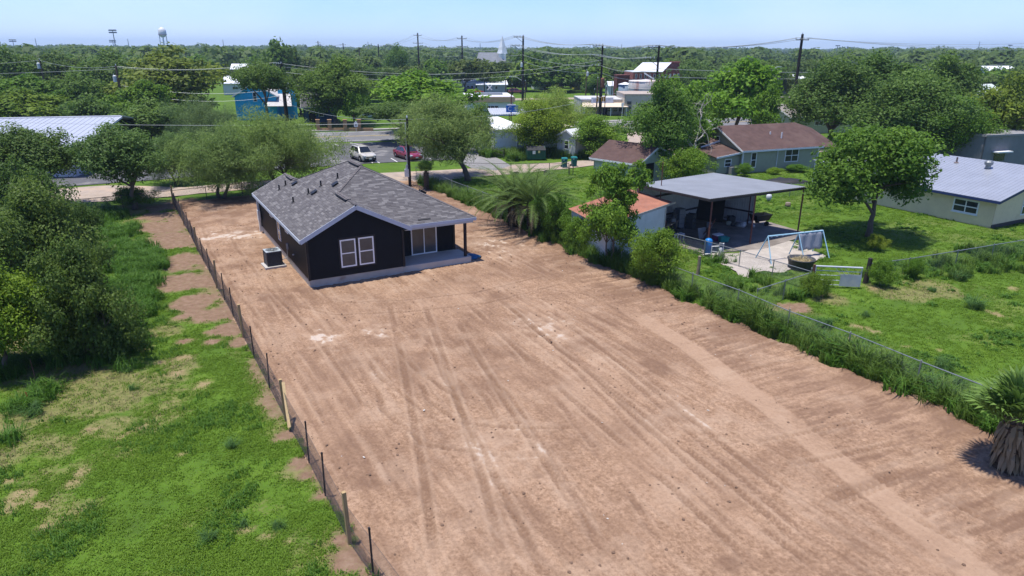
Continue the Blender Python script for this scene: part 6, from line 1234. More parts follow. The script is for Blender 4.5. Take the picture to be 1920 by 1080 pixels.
o0 = groundX(566, 124)[0]; b_ = building('dark_roofed_cottage', 'deep blue cottage with a dark roof left of the great spreading oak', 'house', (o0, 124), .25, 5.2, 6, 2.9, 4.9, dblue, dkroof, 'x', wins=(('front', 2.6, .9, 1.0, 2.2),), doors=(('front', .9, 1.2, 2.2, black_in),))
brick_tan = mat('tan_brick', (.36, .22, .12), .9, .2, 6, .3, 20); P = [g(px, 245.5) for px in (597, 619, 648, 674, 700)]; pf = thing('brick_fence', 'tan brick fence with pillars and a low wall beside the road', 'fence', P[0])
for a_ in P[:4]: mb = MB(); mb.box(a_-P[0]+Vector((0, 0, .85)), (.55, .55, 1.7), rz=.3); mb.box(a_-P[0]+Vector((0, 0, 1.74)), (.68, .68, .12), rz=.3); obj('pillar', mb, brick_tan, pf)
mb = MB(); [mb.bar(a_-P[0]+Vector((0, 0, .2)), b_-P[0]+Vector((0, 0, .2)), .3, .5) for a_, b_ in zip(P[:-1], P[1:])]; obj('low_wall', mb, brick_tan, pf)
for k in range(3):
    mb = MB(); a_, b_ = P[k]-P[0], P[k+1]-P[0]; mb.bar(a_+Vector((0, 0, 1.35)), b_+Vector((0, 0, 1.35)), .04); n = 16
    for i in range(1, n): q = a_.lerp(b_, i/n); mb.bar(q+Vector((0, 0, .45)), q+Vector((0, 0, 1.4)), .02)
    obj('iron_railing', mb, dark_steel, pf)
sg_ = thing('yard_sign', 'small white house shaped yard sign hanging before the brick fence', 'sign', g(668, 246)); mb = MB(); mb.slab([(-.3, 0, .7), (.3, 0, .7), (.3, 0, 1.25), (0, 0, 1.6), (-.3, 0, 1.25)], .04); obj('board', mb, white_trim, sg_); mb = MB(); mb.box((0, .03, .4), (.06, .05, .8)); obj('stake', mb, white_trim, sg_); mb = MB(); mb.box((0, -.012, 1.0), (.3, .01, .28)); obj('printed_panel', mb, mat('grey_print', (.2, .22, .24), .8, .3, 8), sg_)
# ================================================================== vehicles
def carpaint(nm, col): 
    m_ = mat(nm, col, .28, .04, 1.5, spec=.6); m_.node_tree.nodes['Principled BSDF'].inputs['Coat Weight'].default_value = .6; return m_
car_glass = glassmat('car_glass', (.012, .015, .018), .05); chrome = mat('alloy_rim', (.5, .5, .52), .35, .08, 6, metal=.7); lampm = mat('headlamp_lens', (.3, .31, .33), .15, .05, 6); trimb = mat('black_plastic_trim', (.02, .02, .022), .6, .15, 5); tail = mat('tail_lamp', (.25, .012, .012), .25, .1, 6)
def car(name, label, loc, rz, paint, L_, W_, H_, suv=True, cat='car', glassroof=False, detail=True):
    t_ = thing(name, label, cat, loc, rz); hl = L_/2; hw = W_/2; zb = .24 if suv else .19; belt = H_*.60 if suv else H_*.62; hood = H_*.56 if suv else H_*.52
    st = [(-hl, .78, zb+.2, belt*.86), (-hl+.12, .93, zb, belt*.97), (-hl*.55, 1, zb, belt), (0, 1, zb, belt), (hl*.38, 1, zb, belt*.98), (hl*.5, .99, zb, hood+.04), (hl*.85, .95, zb, hood*.92), (hl*.96, .84, zb+.02, hood*.80), (hl, .70, zb+.12, hood*.62)]
    vs = []; fs = []; n = 8
    for x, k, z0, z1 in st:
        y = hw*k; m_ = z0+(z1-z0)*.55
        vs += [(x, -y*.9, z0), (x, -y, z0+.15), (x, -y*1.0, m_), (x, -y*.93, z1), (x, y*.93, z1), (x, y*1.0, m_), (x, y, z0+.15), (x, y*.9, z0)]
    for i in range(len(st)-1):
        for k in range(n): a = i*n+k; b_ = i*n+(k+1) % n; fs.append((a, a+n, b_+n, b_))
    fs += [tuple(range(n)), tuple(range((len(st)-1)*n+n-1, (len(st)-1)*n-1, -1))]
    bd = MB(); bd.add(vs, fs); o = obj('body', bd, paint, t_, True); md = o.modifiers.new('b', 'BEVEL'); md.width = .03; md.segments = 2; md.limit_method = 'ANGLE'; md.angle_limit = .6
    xa, xb, xc, xd = (-hl*.97, -hl*.78, hl*.10, hl*.46) if suv else (-hl*.88, -hl*.38, hl*.06, hl*.5); yb, yr = hw*.9, hw*.66; zb_, zr = belt-.04, H_
    base = [(xa, -yb*.92, zb_), (xd, -yb*.95, zb_), (xd, yb*.95, zb_), (xa, yb*.92, zb_)]; rf = [(xb, -yr, zr-.03), (xc, -yr, zr-.04), (xc, yr, zr-.04), (xb, yr, zr-.03)]
    cb_ = MB(); cb_.add(base+rf, [(0, 1, 5, 4), (1, 2, 6, 5), (2, 3, 7, 6), (3, 0, 4, 7), (4, 5, 6, 7)]); o = obj('cabin', cb_, paint, t_); md = o.modifiers.new('b', 'BEVEL'); md.width = .07; md.segments = 2
    def gl(nm, a, b_, c_, d, i0=.1, i1=.9, j0=.1, j1=.86, m2=car_glass):
        a, b_, c_, d = map(Vector, (a, b_, c_, d)); nn = (b_-a).cross(d-a).normalized()*.018; f = lambda u, v: a.lerp(b_, u).lerp(d.lerp(c_, u), v)+nn; m_ = MB(); m_.slab([f(i0, j0), f(i1, j0), f(i1, j1), f(i0, j1)], .012); obj(nm, m_, m2, t_)
    gl('windscreen', base[1], base[2], rf[2], rf[1], .05, .95, .08, .94); gl('rear_window', base[3], base[0], rf[0], rf[3])
    if detail:
        for a, b_, c_, d in ((base[0], base[1], rf[1], rf[0]), (base[2], base[3], rf[3], rf[2])): gl('side_window', a, b_, c_, d, .06, .48, .12, .85); gl('side_window', a, b_, c_, d, .52, .93, .12, .85)
    if glassroof: gl('glass_roof', rf[0], rf[1], rf[2], rf[3], .03, .97, .08, .92)
    else:
        for y in (-1, 1): m_ = MB(); m_.tube([(xb+.1, y*yr*.9, zr+.0), (xb+.2, y*yr*.9, zr+.05), (xc-.2, y*yr*.9, zr+.05), (xc-.1, y*yr*.9, zr)], .02, 5); obj('roof_rail', m_, trimb, t_)
    r = .345 if suv else .34
    for x in (-hl*.58, hl*.6):
        for s_ in (-1, 1):
            m_ = tyre_mesh(r, .1); m_.v = [(v[0]+x, v[1]+s_*(hw-.08), v[2]+r) for v in m_.v]; wh = obj('wheel', m_, tyre_m, t_, True)
            m_ = MB(); m_.lathe([(r*.66, -.03), (r*.6, .0), (r*.2, .01), (.02, .02)], n=14, axis='Y'); m_.v = [(v[0]+x, v[1]*s_+s_*(hw+.01), v[2]+r) for v in m_.v]
            for k in range(5): a = k*1.2566; m_.bar((x, s_*(hw+.03), r), (x+r*.58*math.cos(a), s_*(hw+.03), r+r*.58*math.sin(a)), .05, .02)
            obj('rim', m_, chrome, wh)
            if detail: m_ = MB(); m_.tube([(x+r*1.18*math.cos(a*math.pi/8), s_*(hw+.0), r+r*1.18*math.sin(a*math.pi/8)) for a in range(-1, 10)], .045, 5); obj('wheel_arch', m_, trimb if suv else paint, t_)
    if not detail: return t_
    for s_ in (-1, 1):
        m_ = MB(); m_.box((hl*.925, s_*hw*.68, hood*.76), (.3, .36, .17), rz=-s_*.45, ry=.25); obj('headlight', m_, lampm, t_); m_ = MB(); m_.box((-hl*.97, s_*hw*.75, belt*.8), (.1, .25, .3)); obj('tail_light', m_, tail, t_)
        m_ = MB(); m_.box((xd-.12, s_*(hw+.1), belt+.06), (.12, .2, .14)); obj('wing_mirror', m_, paint, t_)
    m_ = MB(); m_.box((hl*.985, 0, zb+.16), (.14, W_*.8, .24)); m_.box((-hl*.985, 0, zb+.16), (.14, W_*.8, .24)); obj('bumper', m_, trimb if suv else paint, t_)
    m_ = MB(); m_.box((hl*.985, 0, hood*.66 if suv else zb+.08), (.08, W_*.52, .13 if suv else .09)); obj('grille', m_, trimb, t_)
    if suv: m_ = MB(); m_.box((hl*.985, 0, hood*.72), (.1, W_*.5, .035)); obj('chrome_bar', m_, chrome, t_)
    m_ = MB(); m_.box((hl*1.02, 0, zb+.2), (.04, .32, .15)); obj('licence_plate', m_, mat('plate_white', (.55, .56, .58), .5, .1, 6), t_)
    m_ = MB()
    for s_ in (-1, 1): m_.bar((-hl*.5, s_*(hw+.006), zb+.16), (hl*.42, s_*(hw+.006), zb+.16), .02, .1); m_.bar((-.1, s_*(hw*.985), belt-.14), (.06, s_*(hw*.985), belt-.14), .04, .03); m_.bar((-.95, s_*(hw*.985), belt-.14), (-.8, s_*(hw*.985), belt-.14), .04, .03)
    obj('side_trim', m_, trimb, t_); return t_
face = math.atan2(-.86, .5)
car('silver_suv', 'champagne silver SUV with dark lower trim parked nose out in the car park', g(681, 300), face+.05, carpaint('champagne_paint', (.46, .43, .37)), 4.55, 1.82, 1.68)
car('red_car', 'deep red hatchback with a black glass roof parked behind the utility pole', g(765, 297), face+.08, carpaint('deep_red_paint', (.19, .012, .025)), 4.7, 1.9, 1.5, False, glassroof=True)
car('distant_red_car', 'bright red car beside the far grey house left of the crossing sign', g(895, 176), .1, carpaint('bright_red_paint', (.33, .012, .015)), 4.5, 1.8, 1.4, False)
car('distant_dark_red_car', 'dark red pickup shaped car under the trees right of the crossing sign', g(968, 176), .2, carpaint('dark_red_paint', (.13, .015, .012)), 4.8, 1.9, 1.6)
car('distant_black_car', 'black car at the far left end of the grey house', g(880, 173), .4, carpaint('black_paint', (.02, .02, .023)), 4.5, 1.8, 1.5)
car('distant_silver_car', 'pale car parked behind the tan fascia shop roof', g(923, 184), .2, carpaint('pale_silver_paint', (.5, .52, .55)), 4.5, 1.8, 1.4, False)
car('pale_blue_suv', 'pale blue SUV in the yard behind the brick fence right of the great oak', g(690, 224), .5, carpaint('pale_blue_paint_car', (.3, .4, .5)), 4.6, 1.85, 1.75)
car('blue_pickup', 'white and blue vehicle beside the dark roofed cottage', g(605, 222), .6, carpaint('white_blue_paint', (.4, .5, .62)), 4.6, 1.8, 1.6)
# ================================================================== dumpster, bins, alley furniture
dgn = mat('dark_green_steel', (.012, .075, .045), .6, .2, 3, wear=((.03, .06, .04), 1.5, .6)); dp = g(1004, 299); t_ = thing('dumpster', 'dark green steel dumpster with black lids standing in weeds beside the alley', 'dumpster', dp, .12)
mb = MB(); mb.prism([(-1.1, -.75), (1.1, -.75), (1.1, .75), (-1.1, .75)], .12, 1.15); mb.slab([(1.1, -.75, 1.15), (1.1, .75, 1.15), (1.1, .75, 1.5), (1.1, 0, 1.62)], .05); obj('body', mb, dgn, t_)
mb = MB(); mb.slab([(-1.12, -.78, 1.2), (1.12, -.78, 1.2), (1.12, .1, 1.6), (-1.12, .1, 1.6)], .05); mb.slab([(-1.12, .1, 1.6), (1.12, .1, 1.6), (1.12, .8, 1.45), (-1.12, .8, 1.45)], .05); obj('lid', mb, mat('black_lid', (.02, .022, .025), .7, .2, 4), t_)
for x in (-.7, 0, .7): mb = MB(); mb.box((x, -.77, .65), (.08, .06, 1.0)); obj('rib', mb, dgn, t_)
for x, z, wd, c_ in ((-.3, .95, .34, (.6, .6, .6)), (.3, 1.0, .22, (.55, .5, .2))): mb = MB(); mb.box((x, -.81, z), (wd, .02, wd*1.1)); obj('notice', mb, mat('notice_%d' % int(c_[2]*10), c_, .7, .2, 7), t_)
mb = MB(); mb.box((1.16, .1, .85), (.1, .5, .2)); obj('lift_pocket', mb, dgn, t_)
teal = mat('teal_bin_plastic', (.01, .115, .115), .5, .12, 3)
def bin_(label, loc, rz):
    t_ = thing('wheelie_bin', label, 'wheelie bin', loc, rz, 'bins on the alley edge'); mb = MB(); mb.box((0, 0, .5), (.5, .55, .95), taper=1.2); obj('body', mb, teal, t_); mb = MB(); mb.box((0, 0, 1.03), (.66, .72, .12), taper=.86); mb.box((0, .33, 1.0), (.5, .06, .06)); obj('lid', mb, mat('teal_lid', (.02, .17, .17), .45, .1, 3), t_)
    for s_ in (-1, 1): m_ = tyre_mesh(.13, .04); m_.v = [(v[0]+s_*.26, v[1]+.25, v[2]+.13) for v in m_.v]; obj('wheel', m_, tyre_m, t_)
    mb = MB(); mb.box((-.12, -.345, .88), (.16, .012, .1)); obj('sticker', mb, mat('sticker_white', (.55, .56, .5), .6, .1, 5), t_)
bin_('left hand teal wheelie bin on the alley edge in front of the white shed', g(1058, 314), .1); bin_('right hand teal wheelie bin on the alley edge nearest the brown roofed garage', g(1076, 312), .15)
def chute(label, a, b_): 
    a, b_ = g(*a), g(*b_); t_ = thing('pipe_gate', label, 'gate', a)
    for q in (Vector((0, 0, 0)), b_-a): mb = MB(); mb.tube([q, q+Vector((0, 0, 1.2))], .06, 7); obj('post', mb, dark_steel, t_)
    mb = MB(); mb.tube([(0, 0, 1.1), (b_-a)+Vector((0, 0, .9))], .035, 6); mb.tube([(0, 0, .6), (b_-a)+Vector((0, 0, .4))], .03, 6); obj('rail', mb, dark_steel, t_)
chute('dark pipe gate stub beside the alley left of the dumpster', (924, 294), (945, 298)); chute('short dark pipe barrier beside the leaning mesquite by the car park', (797, 308), (812, 309))
mb = MB(); [mb.tube([(x, 0, 0), (x, 0, 1.1)], .04, 6) for x in (0, .35)]; mb.tube([(0, 0, 1.1), (.35, 0, 1.1)], .03, 5); o = obj('fence_gate_frame', mb, pipe_dark); o.location = g(1068, 328); tag(o, 'narrow pipe gate frame in the thin yard fence in front of the bins', 'gate frame')
# sheds by the shop
sh_white = mat('white_shed_board', (.48, .48, .47), .8, .1, 2, wear=((.36, .35, .34), .8, .58)); tin = mat('pale_tin_roof', (.5, .52, .54), .5, .1, 1)
o0 = g(1043, 293); ws = building('white_shed', 'little off white gabled shed with one small window behind the bins', 'shed', (o0.x, o0.y), -.75, 3.0, 4.0, 2.5, 3.3, sh_white, tin, 'y', wins=(('front', 1.2, .75, 1.0, 2.1),), over=.15)
o0 = g(926, 291); b_ = building('long_grey_shed', 'long low pale shed with a flat tin roof behind the ditch weeds', 'shed', (o0.x, o0.y), .34, 10.5, 5, 3.0, 3.0, mat('pale_blue_block', (.55, .57, .58), .8, .1, 2), mat('tan_tin_roof', (.46, .4, .33), .8, .15, 1), flat=True, over=.15)
mb = MB(); mb.tube([(3.0, -.08, 0), (3.0, -.08, 3.4)], .07, 7); obj('downspout', mb, white_trim, b_); mb = MB(); mb.slab([(.2, -.3, 3.15), (4.6, -.3, 3.15), (2.2, 5, 4.2), (-.2, 5, 4.2)], .1); obj('roof_panel', mb, white_trim, b_)
# ================================================================== shops across the road
whitew = mat('white_shop_wall', (.6, .61, .62), .75, .07, 1.5); tanf = mat('tan_fascia', (.45, .31, .2), .8, .1, 1.5); Ys = 138
def bx(px, Y): return groundX(px, Y)[0]
o0 = bx(874, Ys); W1 = bx(962, Ys)-o0; sA = building('tan_fascia_shop', 'white flat roofed shop with a broad tan fascia beyond the road', 'shop', (o0, Ys), .12, W1, 12, ztop(915, 183, Ys), ztop(915, 183, Ys), whitew, mat('white_flat_roof', (.62, .63, .66), .7, .08, .6), flat=True, over=.1, wins=(('front', W1*.42, 2.4, .9, 2.0, (.5,), (.33, .66)),))
mb = MB(); mb.box((W1/2, -.2, ztop(915, 187, Ys)), (W1+.6, .3, .95)); obj('fascia', mb, tanf, sA); mb = MB(); mb.box((W1*.5, -.1, .9), (2.6, .3, .15)); obj('window_ledge', mb, trimb, sA); mb = MB(); mb.box((W1*.55, 6, ztop(915, 181, Ys)+.1), (5, 3, .45)); obj('roof_unit', mb, galv, sA)
o0 = bx(916, 122); cnp = thing('shop_canopy', 'low grey corrugated canopy in front of the tan fascia shop', 'canopy', (o0, 122, 0), .12); W2 = bx(985, 122)-o0; mb = MB(); corrugated(mb, (0, -3, 2.0), (W2, -3, 2.0), (W2, 4, 2.5), (0, 4, 2.5), .4, .04); obj('roof', mb, mat('grey_canopy_sheet', (.35, .37, .4), .5, .1, 1), cnp)
for x in (.2, W2/2, W2-.2): mb = MB(); mb.box((x, -2.8, 1.0), (.15, .15, 2.0)); obj('post', mb, dark_steel, cnp)
bs = thing('blue_sign', 'blue shop sign with white lettering on a dark post beside the canopy', 'sign', (bx(960, 120), 120, 0), .25); bw = bx(974, 120)-bx(949, 120)
mb = MB(); mb.box((0, 0, ztop(960, 204, 120)), (bw, .18, 1.1)); obj('board', mb, mat('sign_blue', (.008, .12, .42), .5, .06, 2), bs); mb = MB(); mb.box((-bw*.1, .12, 2.6), (.16, .16, 5.2)); obj('post', mb, rust_pipe, bs); mb = MB(); mb.box((-.2, -.02, ztop(960, 204, 120)+.65), (bw*.6, .25, .18)); obj('top_lamp', mb, whitev, bs)
for tx, x, sz in (('C', -bw*.24, 1.0), ('k', bw*.24, .9)):
    cu = bpy.data.curves.new('lettering', 'FONT'); cu.body = tx; cu.size = sz; cu.align_x = 'CENTER'; cu.extrude = .01; cu.materials.append(whitev); tmp = bpy.data.objects.new('lettering_curve', cu); C.objects.link(tmp); bpy.context.view_layer.update(); me_ = bpy.data.meshes.new_from_object(tmp.evaluated_get(bpy.context.evaluated_depsgraph_get())); bpy.data.objects.remove(tmp); o = link('lettering', me_, bs); o.location = (x, -.11, ztop(960, 204, 120)-.3); o.rotation_euler = (math.pi/2, 0, 0)
Yb = 142; o0 = bx(1089, Yb); W3 = bx(1172, Yb)-o0; sB = building('beige_shop', 'old beige flat roofed shop with a sloping cream awning across the road', 'shop', (o0, Yb), .05, W3, 11, ztop(1130, 188, Yb), ztop(1130, 188, Yb), mat('beige_render', (.46, .42, .36), .85, .12, 1.2, wear=((.34, .31, .28), .6, .58)), mat('pale_grey_felt', (.42, .42, .43), .9, .1, .6), flat=True, over=.05,
    wins=(('front', W3*.58, 1.2, .5, 1.6), ('front', W3*.72, 1.1, .5, 1.6), ('front', W3*.85, 1.7, .5, 1.7, (), (.5,))), doors=(('front', W3*.5, .9, 1.7, black_in),))
mb = MB(); mb.slab([(-.3, -3.0, 1.75), (W3+.1, -3.0, 1.75), (W3-.4, -.02, 2.35), (.2, -.02, 2.35)], .12); obj('awning', mb, mat('cream_awning', (.56, .46, .36), .8, .08, 1), sB)
for x in (.2, W3*.35, W3*.62, W3-.2): mb = MB(); mb.box((x, -2.8, .85), (.14, .14, 1.75)); obj('awning_post', mb, white_trim, sB)
mb = MB(); mb.box((W3*.47, -.25, ztop(1130, 189, Yb)+.1), (W3*.5, .2, 1.1)); sgn = obj('sign_board', mb, mat('pale_blue_sign', (.5, .55, .62), .6, .08, 2), sB)
mb = MB(); [mb.box((W3*(.36+.09*(i % 3))+W3*.08*(i > 5), -.36, ztop(1130, 189, Yb)-.15+.22*(i//3)), (W3*.06, .02, .09)) for i in range(9)]; mb.box((W3*.31, -.36, ztop(1130, 189, Yb)+.1), (W3*.09, .02, .6)); obj('painted_lettering', mb, mat('faded_sign_print', (.3, .33, .45), .7, .3, 3), sgn)
o0 = bx(1170, 140); bb_ = building('cream_block_building', 'tall cream block building with a ragged parapet below the rusted tank', 'building', (o0, 140), .02, 7.5, 10, ztop(1190, 178, 140), ztop(1190, 178, 140), mat('cream_block', (.5, .45, .36), .85, .12, 1.5, wear=((.38, .33, .28), .7, .58)), mat('rubble_roof', (.33, .28, .24), .95, .2, 2), flat=True, over=.1)
for z in (.6, 1.5, 2.5): mb = MB(); mb.box((.9, -.15, z), (.8, .35, .55)); obj('wall_unit', mb, junk_dark, bb_)
tk = thing('rusted_tank', 'big pale cylindrical tank streaked with red rust', 'tank', (bx(1206, 158), 158, 0)); TR = 7.8*.5; mb = MB(); R_ = (bx(1235, 158)-bx(1176, 158))/2
hT = ztop(1206, 151, 158); mb.lathe([(R_, 0), (R_, hT-.1), (R_*.98, hT), (.1, hT+.3)], n=40); rt = mat('rust_streaked_tank', (.5, .47, .45), .8, .12, 1.5, wear=((.27, .085, .06), .28, .5), stretch=(1, 1, .35)); obj('shell', mb, rt, tk, True); mb = MB(); [mb.lathe([(R_+.02, z), (R_+.05, z+.06), (R_+.02, z+.12)], n=40) for z in (hT*.45, hT*.72, hT-.2)]; obj('hoop', mb, rt, tk)
tk2 = thing('grey_silo', 'small blue grey tank with a conical white cap left of the rusted tank', 'tank', (bx(1170, 164), 164, 0)); mb = MB(); mb.lathe([(1.5, 0), (1.5, ztop(1170, 158, 164))], n=18); obj('shell', mb, mat('blue_grey_tank', (.17, .23, .29), .6, .1, 2), tk2, True); mb = MB(); mb.lathe([(1.6, ztop(1170, 158, 164)), (.1, ztop(1170, 154, 164))], n=18); obj('cap', mb, white_trim, tk2)
o0 = bx(1155, 170); b_ = building('rust_tower', 'tall rust red corrugated tower shed behind the small grey silo', 'tower', (o0, 170), .1, 3.0, 3.5, ztop(1165, 142, 170), ztop(1165, 142, 170), mat('rust_red_sheet', (.13, .04, .03), .85, .3, 1.5), mat('rust_red_sheet', ()), flat=True, over=.05)
Yk = 205; o0 = bx(1185, Yk); redbrick = mat('red_brick', (.25, .08, .06), .9, .25, 1.5, .3, 20); W4 = bx(1237, Yk)-o0; eK, rK = ztop(1210, 136, Yk), ztop(1230, 122, Yk)+.7; zw0, zw1 = ztop(1210, 147, Yk), ztop(1210, 138.5, Yk)
mx_ = building('brick_building', 'long red brick building with a white metal roof and tall narrow windows', 'building', (o0, Yk), .03, W4+.2, 14, eK, eK, redbrick, tin, flat=True, over=0, wins=tuple(('front', W4*(.07+.165*i), .55, zw0, zw1, (), ()) for i in range(6)))
mb = MB(); mb.slab([(-.5, -.6, eK+.25), (W4+.3, -.6, eK+.25), (W4+3.2, 1.5, rK), (2.8, 1.5, rK)], .15); obj('roof', mb, mat('white_roof_sheet', ()), mx_); mb = MB(); mb.slab([(W4+.25, -.2, 0), (W4+7, 3, 0), (W4+7, 3, eK), (W4+3.2, 1.5, rK-.1), (W4+.25, -.2, eK)], .3); obj('gable_wall', mb, redbrick, mx_)
for i in range(4): f = .2+.2*i; mb = MB(); mb.box((W4+.2+6.8*f, -.2+3.2*f-.1, (zw0+zw1)/2), (.6, .15, zw1-zw0), rz=.44); obj('window', mb, whitev, mx_)
zc = ztop(1273, 117, Yk); mb = MB(); mb.box((bx(1273, Yk)-o0, 7, zc/2), (2.2, 2.2, zc)); mb.box((bx(1273, Yk)-o0, 7, zc-.1), (2.6, 2.6, .5)); obj('chimney', mb, redbrick, mx_); mb = MB(); mb.bar((W4*.35, -1.5, eK-.1), (W4*.75, -2.5, eK-2.0), .4, .3); obj('white_chute', mb, white_trim, mx_)
for nm, lb, px, Y, w_, d_, ev, ri, wm, rm in (('grey_far_house', 'low grey house with a pale roof behind the bright red car', 893, 215, 9, 10, 2.3, 3.2, mat('grey_boards', (.3, .31, .33), .8, .1, 2), mat('white_roof_sheet', ())), ('white_far_house', 'white house end behind the tall double crossarm pole', 866, 218, 4, 10, 2.6, 3.4, mat('white_boards', ()), mat('white_roof_sheet', ())),
    ('white_gable_house', 'white gable end showing between dark trees right of the tall pole', 1000, 232, 4, 9, 2.6, 3.8, mat('white_boards', ()), mat('white_roof_sheet', ())), ('yellow_house', 'yellow house hiding behind dark trees on the far green', 1077, 232, 9, 8, 2.2, 3.0, mat('yellow_boards', (.5, .42, .08), .8, .1, 2), mat('pale_grey_shingle', ())), ('white_annex', 'narrow white annex left of the rust tower', 1142, 205, 3.2, 6, 2.6, 3.6, mat('white_boards', ()), mat('white_roof_sheet', ())), ('far_roof_house', 'pale roofed house above the far street behind narrow poles', 1085, 245, 12, 8, 2.4, 3.3, mat('white_boards', ()), mat('white_roof_sheet', ()))):
    building(nm, lb, 'house', (bx(px, Y), Y), .08, w_, d_, ev, ri, wm, rm, 'x', wins=(('front', w_*.3, .9, .9, 1.9, (), ()), ('front', w_*.6, .9, .9, 1.9, (), ())))
Yc = 400; ch = thing('church', 'distant church with a big grey gable roof and a white pointed spire', 'church', (bx(895, Yc), Yc, 0)); cw = bx(932, Yc)-bx(895, Yc)
mb = MB(); mb.box((cw/2, 6, 2.5), (cw, 12, 5)); obj('wall', mb, whitew, ch); mb = MB(); mb.slab([(-2, -1, 3.0), (cw, -1, 3.0), (cw-1, 8, 10.6), (0, 8, 10.6)], .3); mb.slab([(cw, -1, 3), (cw+6, 5, 5), (cw-1, 8, 10.6)], .3); obj('roof', mb, mat('slate_grey_roof', (.16, .17, .19), .9, .12, .4), ch)
mb = MB(); sx = bx(940, Yc)-bx(895, Yc); mb.box((sx, 8, 5), (4.2, 4.2, 10)); obj('tower', mb, whitew, ch); mb = MB(); mb.lathe([(3.0, 10), (.12, 19.4)], (sx, 8, 0), 4); obj('spire', mb, mat('white_spire', (.6, .63, .66), .5, .05, 1), ch)
# ================================================================== skyline structures
Yw = 720; wt = thing('water_tower', 'white elevated water tower on thin legs on the left skyline', 'water tower', (bx(310, Yw), Yw, 0)); wtm = mat('white_tank_paint', (.58, .6, .62), .5, .06, .3); zt = at(310, 55, Yw).z; zb_ = at(310, 65, Yw).z; rw = (bx(317, Yw)-bx(303, Yw))/2
mb = MB(); mb.lathe([(rw*.4, zb_-2.5), (rw*.95, zb_-.5), (rw, zb_), (rw, zt-1), (rw*.6, zt+1.2), (.3, zt+2.2)], n=20); obj('tank', mb, wtm, wt, True); mb = MB(); mb.lathe([(rw*1.12, zb_-.4), (rw*1.12, zb_)], n=20); obj('catwalk', mb, mat('rust_catwalk', (.2, .1, .08), .8, .2, 1), wt); mb = MB(); mb.tube([(0, 0, 0), (0, 0, zb_)], .7, 8); obj('riser', mb, wtm, wt)
for i in range(6): a = i*math.pi/3; mb = MB(); mb.tube([(rw*1.15*math.cos(a), rw*1.15*math.sin(a), 0), (rw*.9*math.cos(a), rw*.9*math.sin(a), zb_)], .3, 6); obj('leg', mb, wtm, wt)
def lights(label, px, ytop, Y, wpx, lean=0):
    z = at(px, ytop, Y).z; t_ = thing('floodlight_mast', label, 'floodlight', (bx(px, Y), Y, 0)); w_ = wpx*Y/FOC; mb = MB(); mb.tube([(lean, 0, 0), (0, 0, z)], [.4, .28], 8); obj('mast', mb, galv, t_); mb = MB(); n = max(4, int(wpx/2))
    for r in range(2 if wpx > 9 else 1):
        mb.bar((-w_/2, 0, z-r*1.5), (w_/2, 0, z-r*1.5), .18)
        for i in range(n): mb.box((-w_/2+w_*(i+.5)/n, -.3, z-r*1.5+.1), (w_/n*.75, .5, .9))
    obj('lamp_bank', mb, mat('lamp_bank_grey', (.1, .13, .17), .5, .1, 1), t_)
for i, (px, yt, Y, wp_, lb) in enumerate(((2, 57, 520, 12, 'stadium floodlight mast cut by the left edge of the photo'), (29, 75, 760, 13, 'low wide floodlight bank just right of the left edge'), (220, 57, 520, 14, 'tall stadium floodlight mast left of the water tower'), (215, 76, 760, 12, 'lower floodlight bank behind the tall mast left of the water tower'), (1357, 90, 800, 9, 'leftmost thin floodlight on the right skyline'), (1377, 87, 700, 8, 'second thin floodlight on the right skyline'), (1419, 90, 900, 5, 'small floodlight right of the vivid green tree top'), (1523, 90, 900, 4, 'tiny floodlight just right of the tall crossarm pole'), (1565, 86, 700, 8, 'floodlight standing above the nearest live oak'), (1588, 89, 800, 10, 'wide low floodlight above the live oaks'), (1886, 85, 750, 8, 'floodlight mast near the right edge skyline'))): lights(lb, px, yt, Y, wp_)
for i, (px, yt, lb) in enumerate(((71, 72, 'leftmost'), (243, 73, 'beside the tall floodlight mast'), (420, 74, 'between water tower and umbrella tree'), (690, 78, 'left of the dark upright tree'), (696, 81, 'second left of the dark upright tree'), (822, 85, 'between the two left crossarm poles'), (899, 81, 'just right of the church side pole'), (956, 85, 'left of the double crossarm pole'), (1005, 87, 'right of the double crossarm pole'), (1055, 88, 'middle of the centre gap'), (1104, 83, 'left of the triangular braced pole'), (1155, 86, 'right of the triangular braced pole'), (1163, 83, 'tallest right of the triangular braced pole'), (1203, 89, 'before the second braced pole'), (1876, 86, 'near the right edge'), (1829, 78, 'thin and tall near the right edge'))):
    Y = 900; z = at(px, yt, Y).z; mb = MB(); mb.tube([(0, 0, 0), (0, 0, z)], [.6, .35], 6); o = obj('distant_mast', mb, galv); o.location = (bx(px, Y), Y, 0); tag(o, 'thin distant mast on the skyline, '+lb, 'mast')
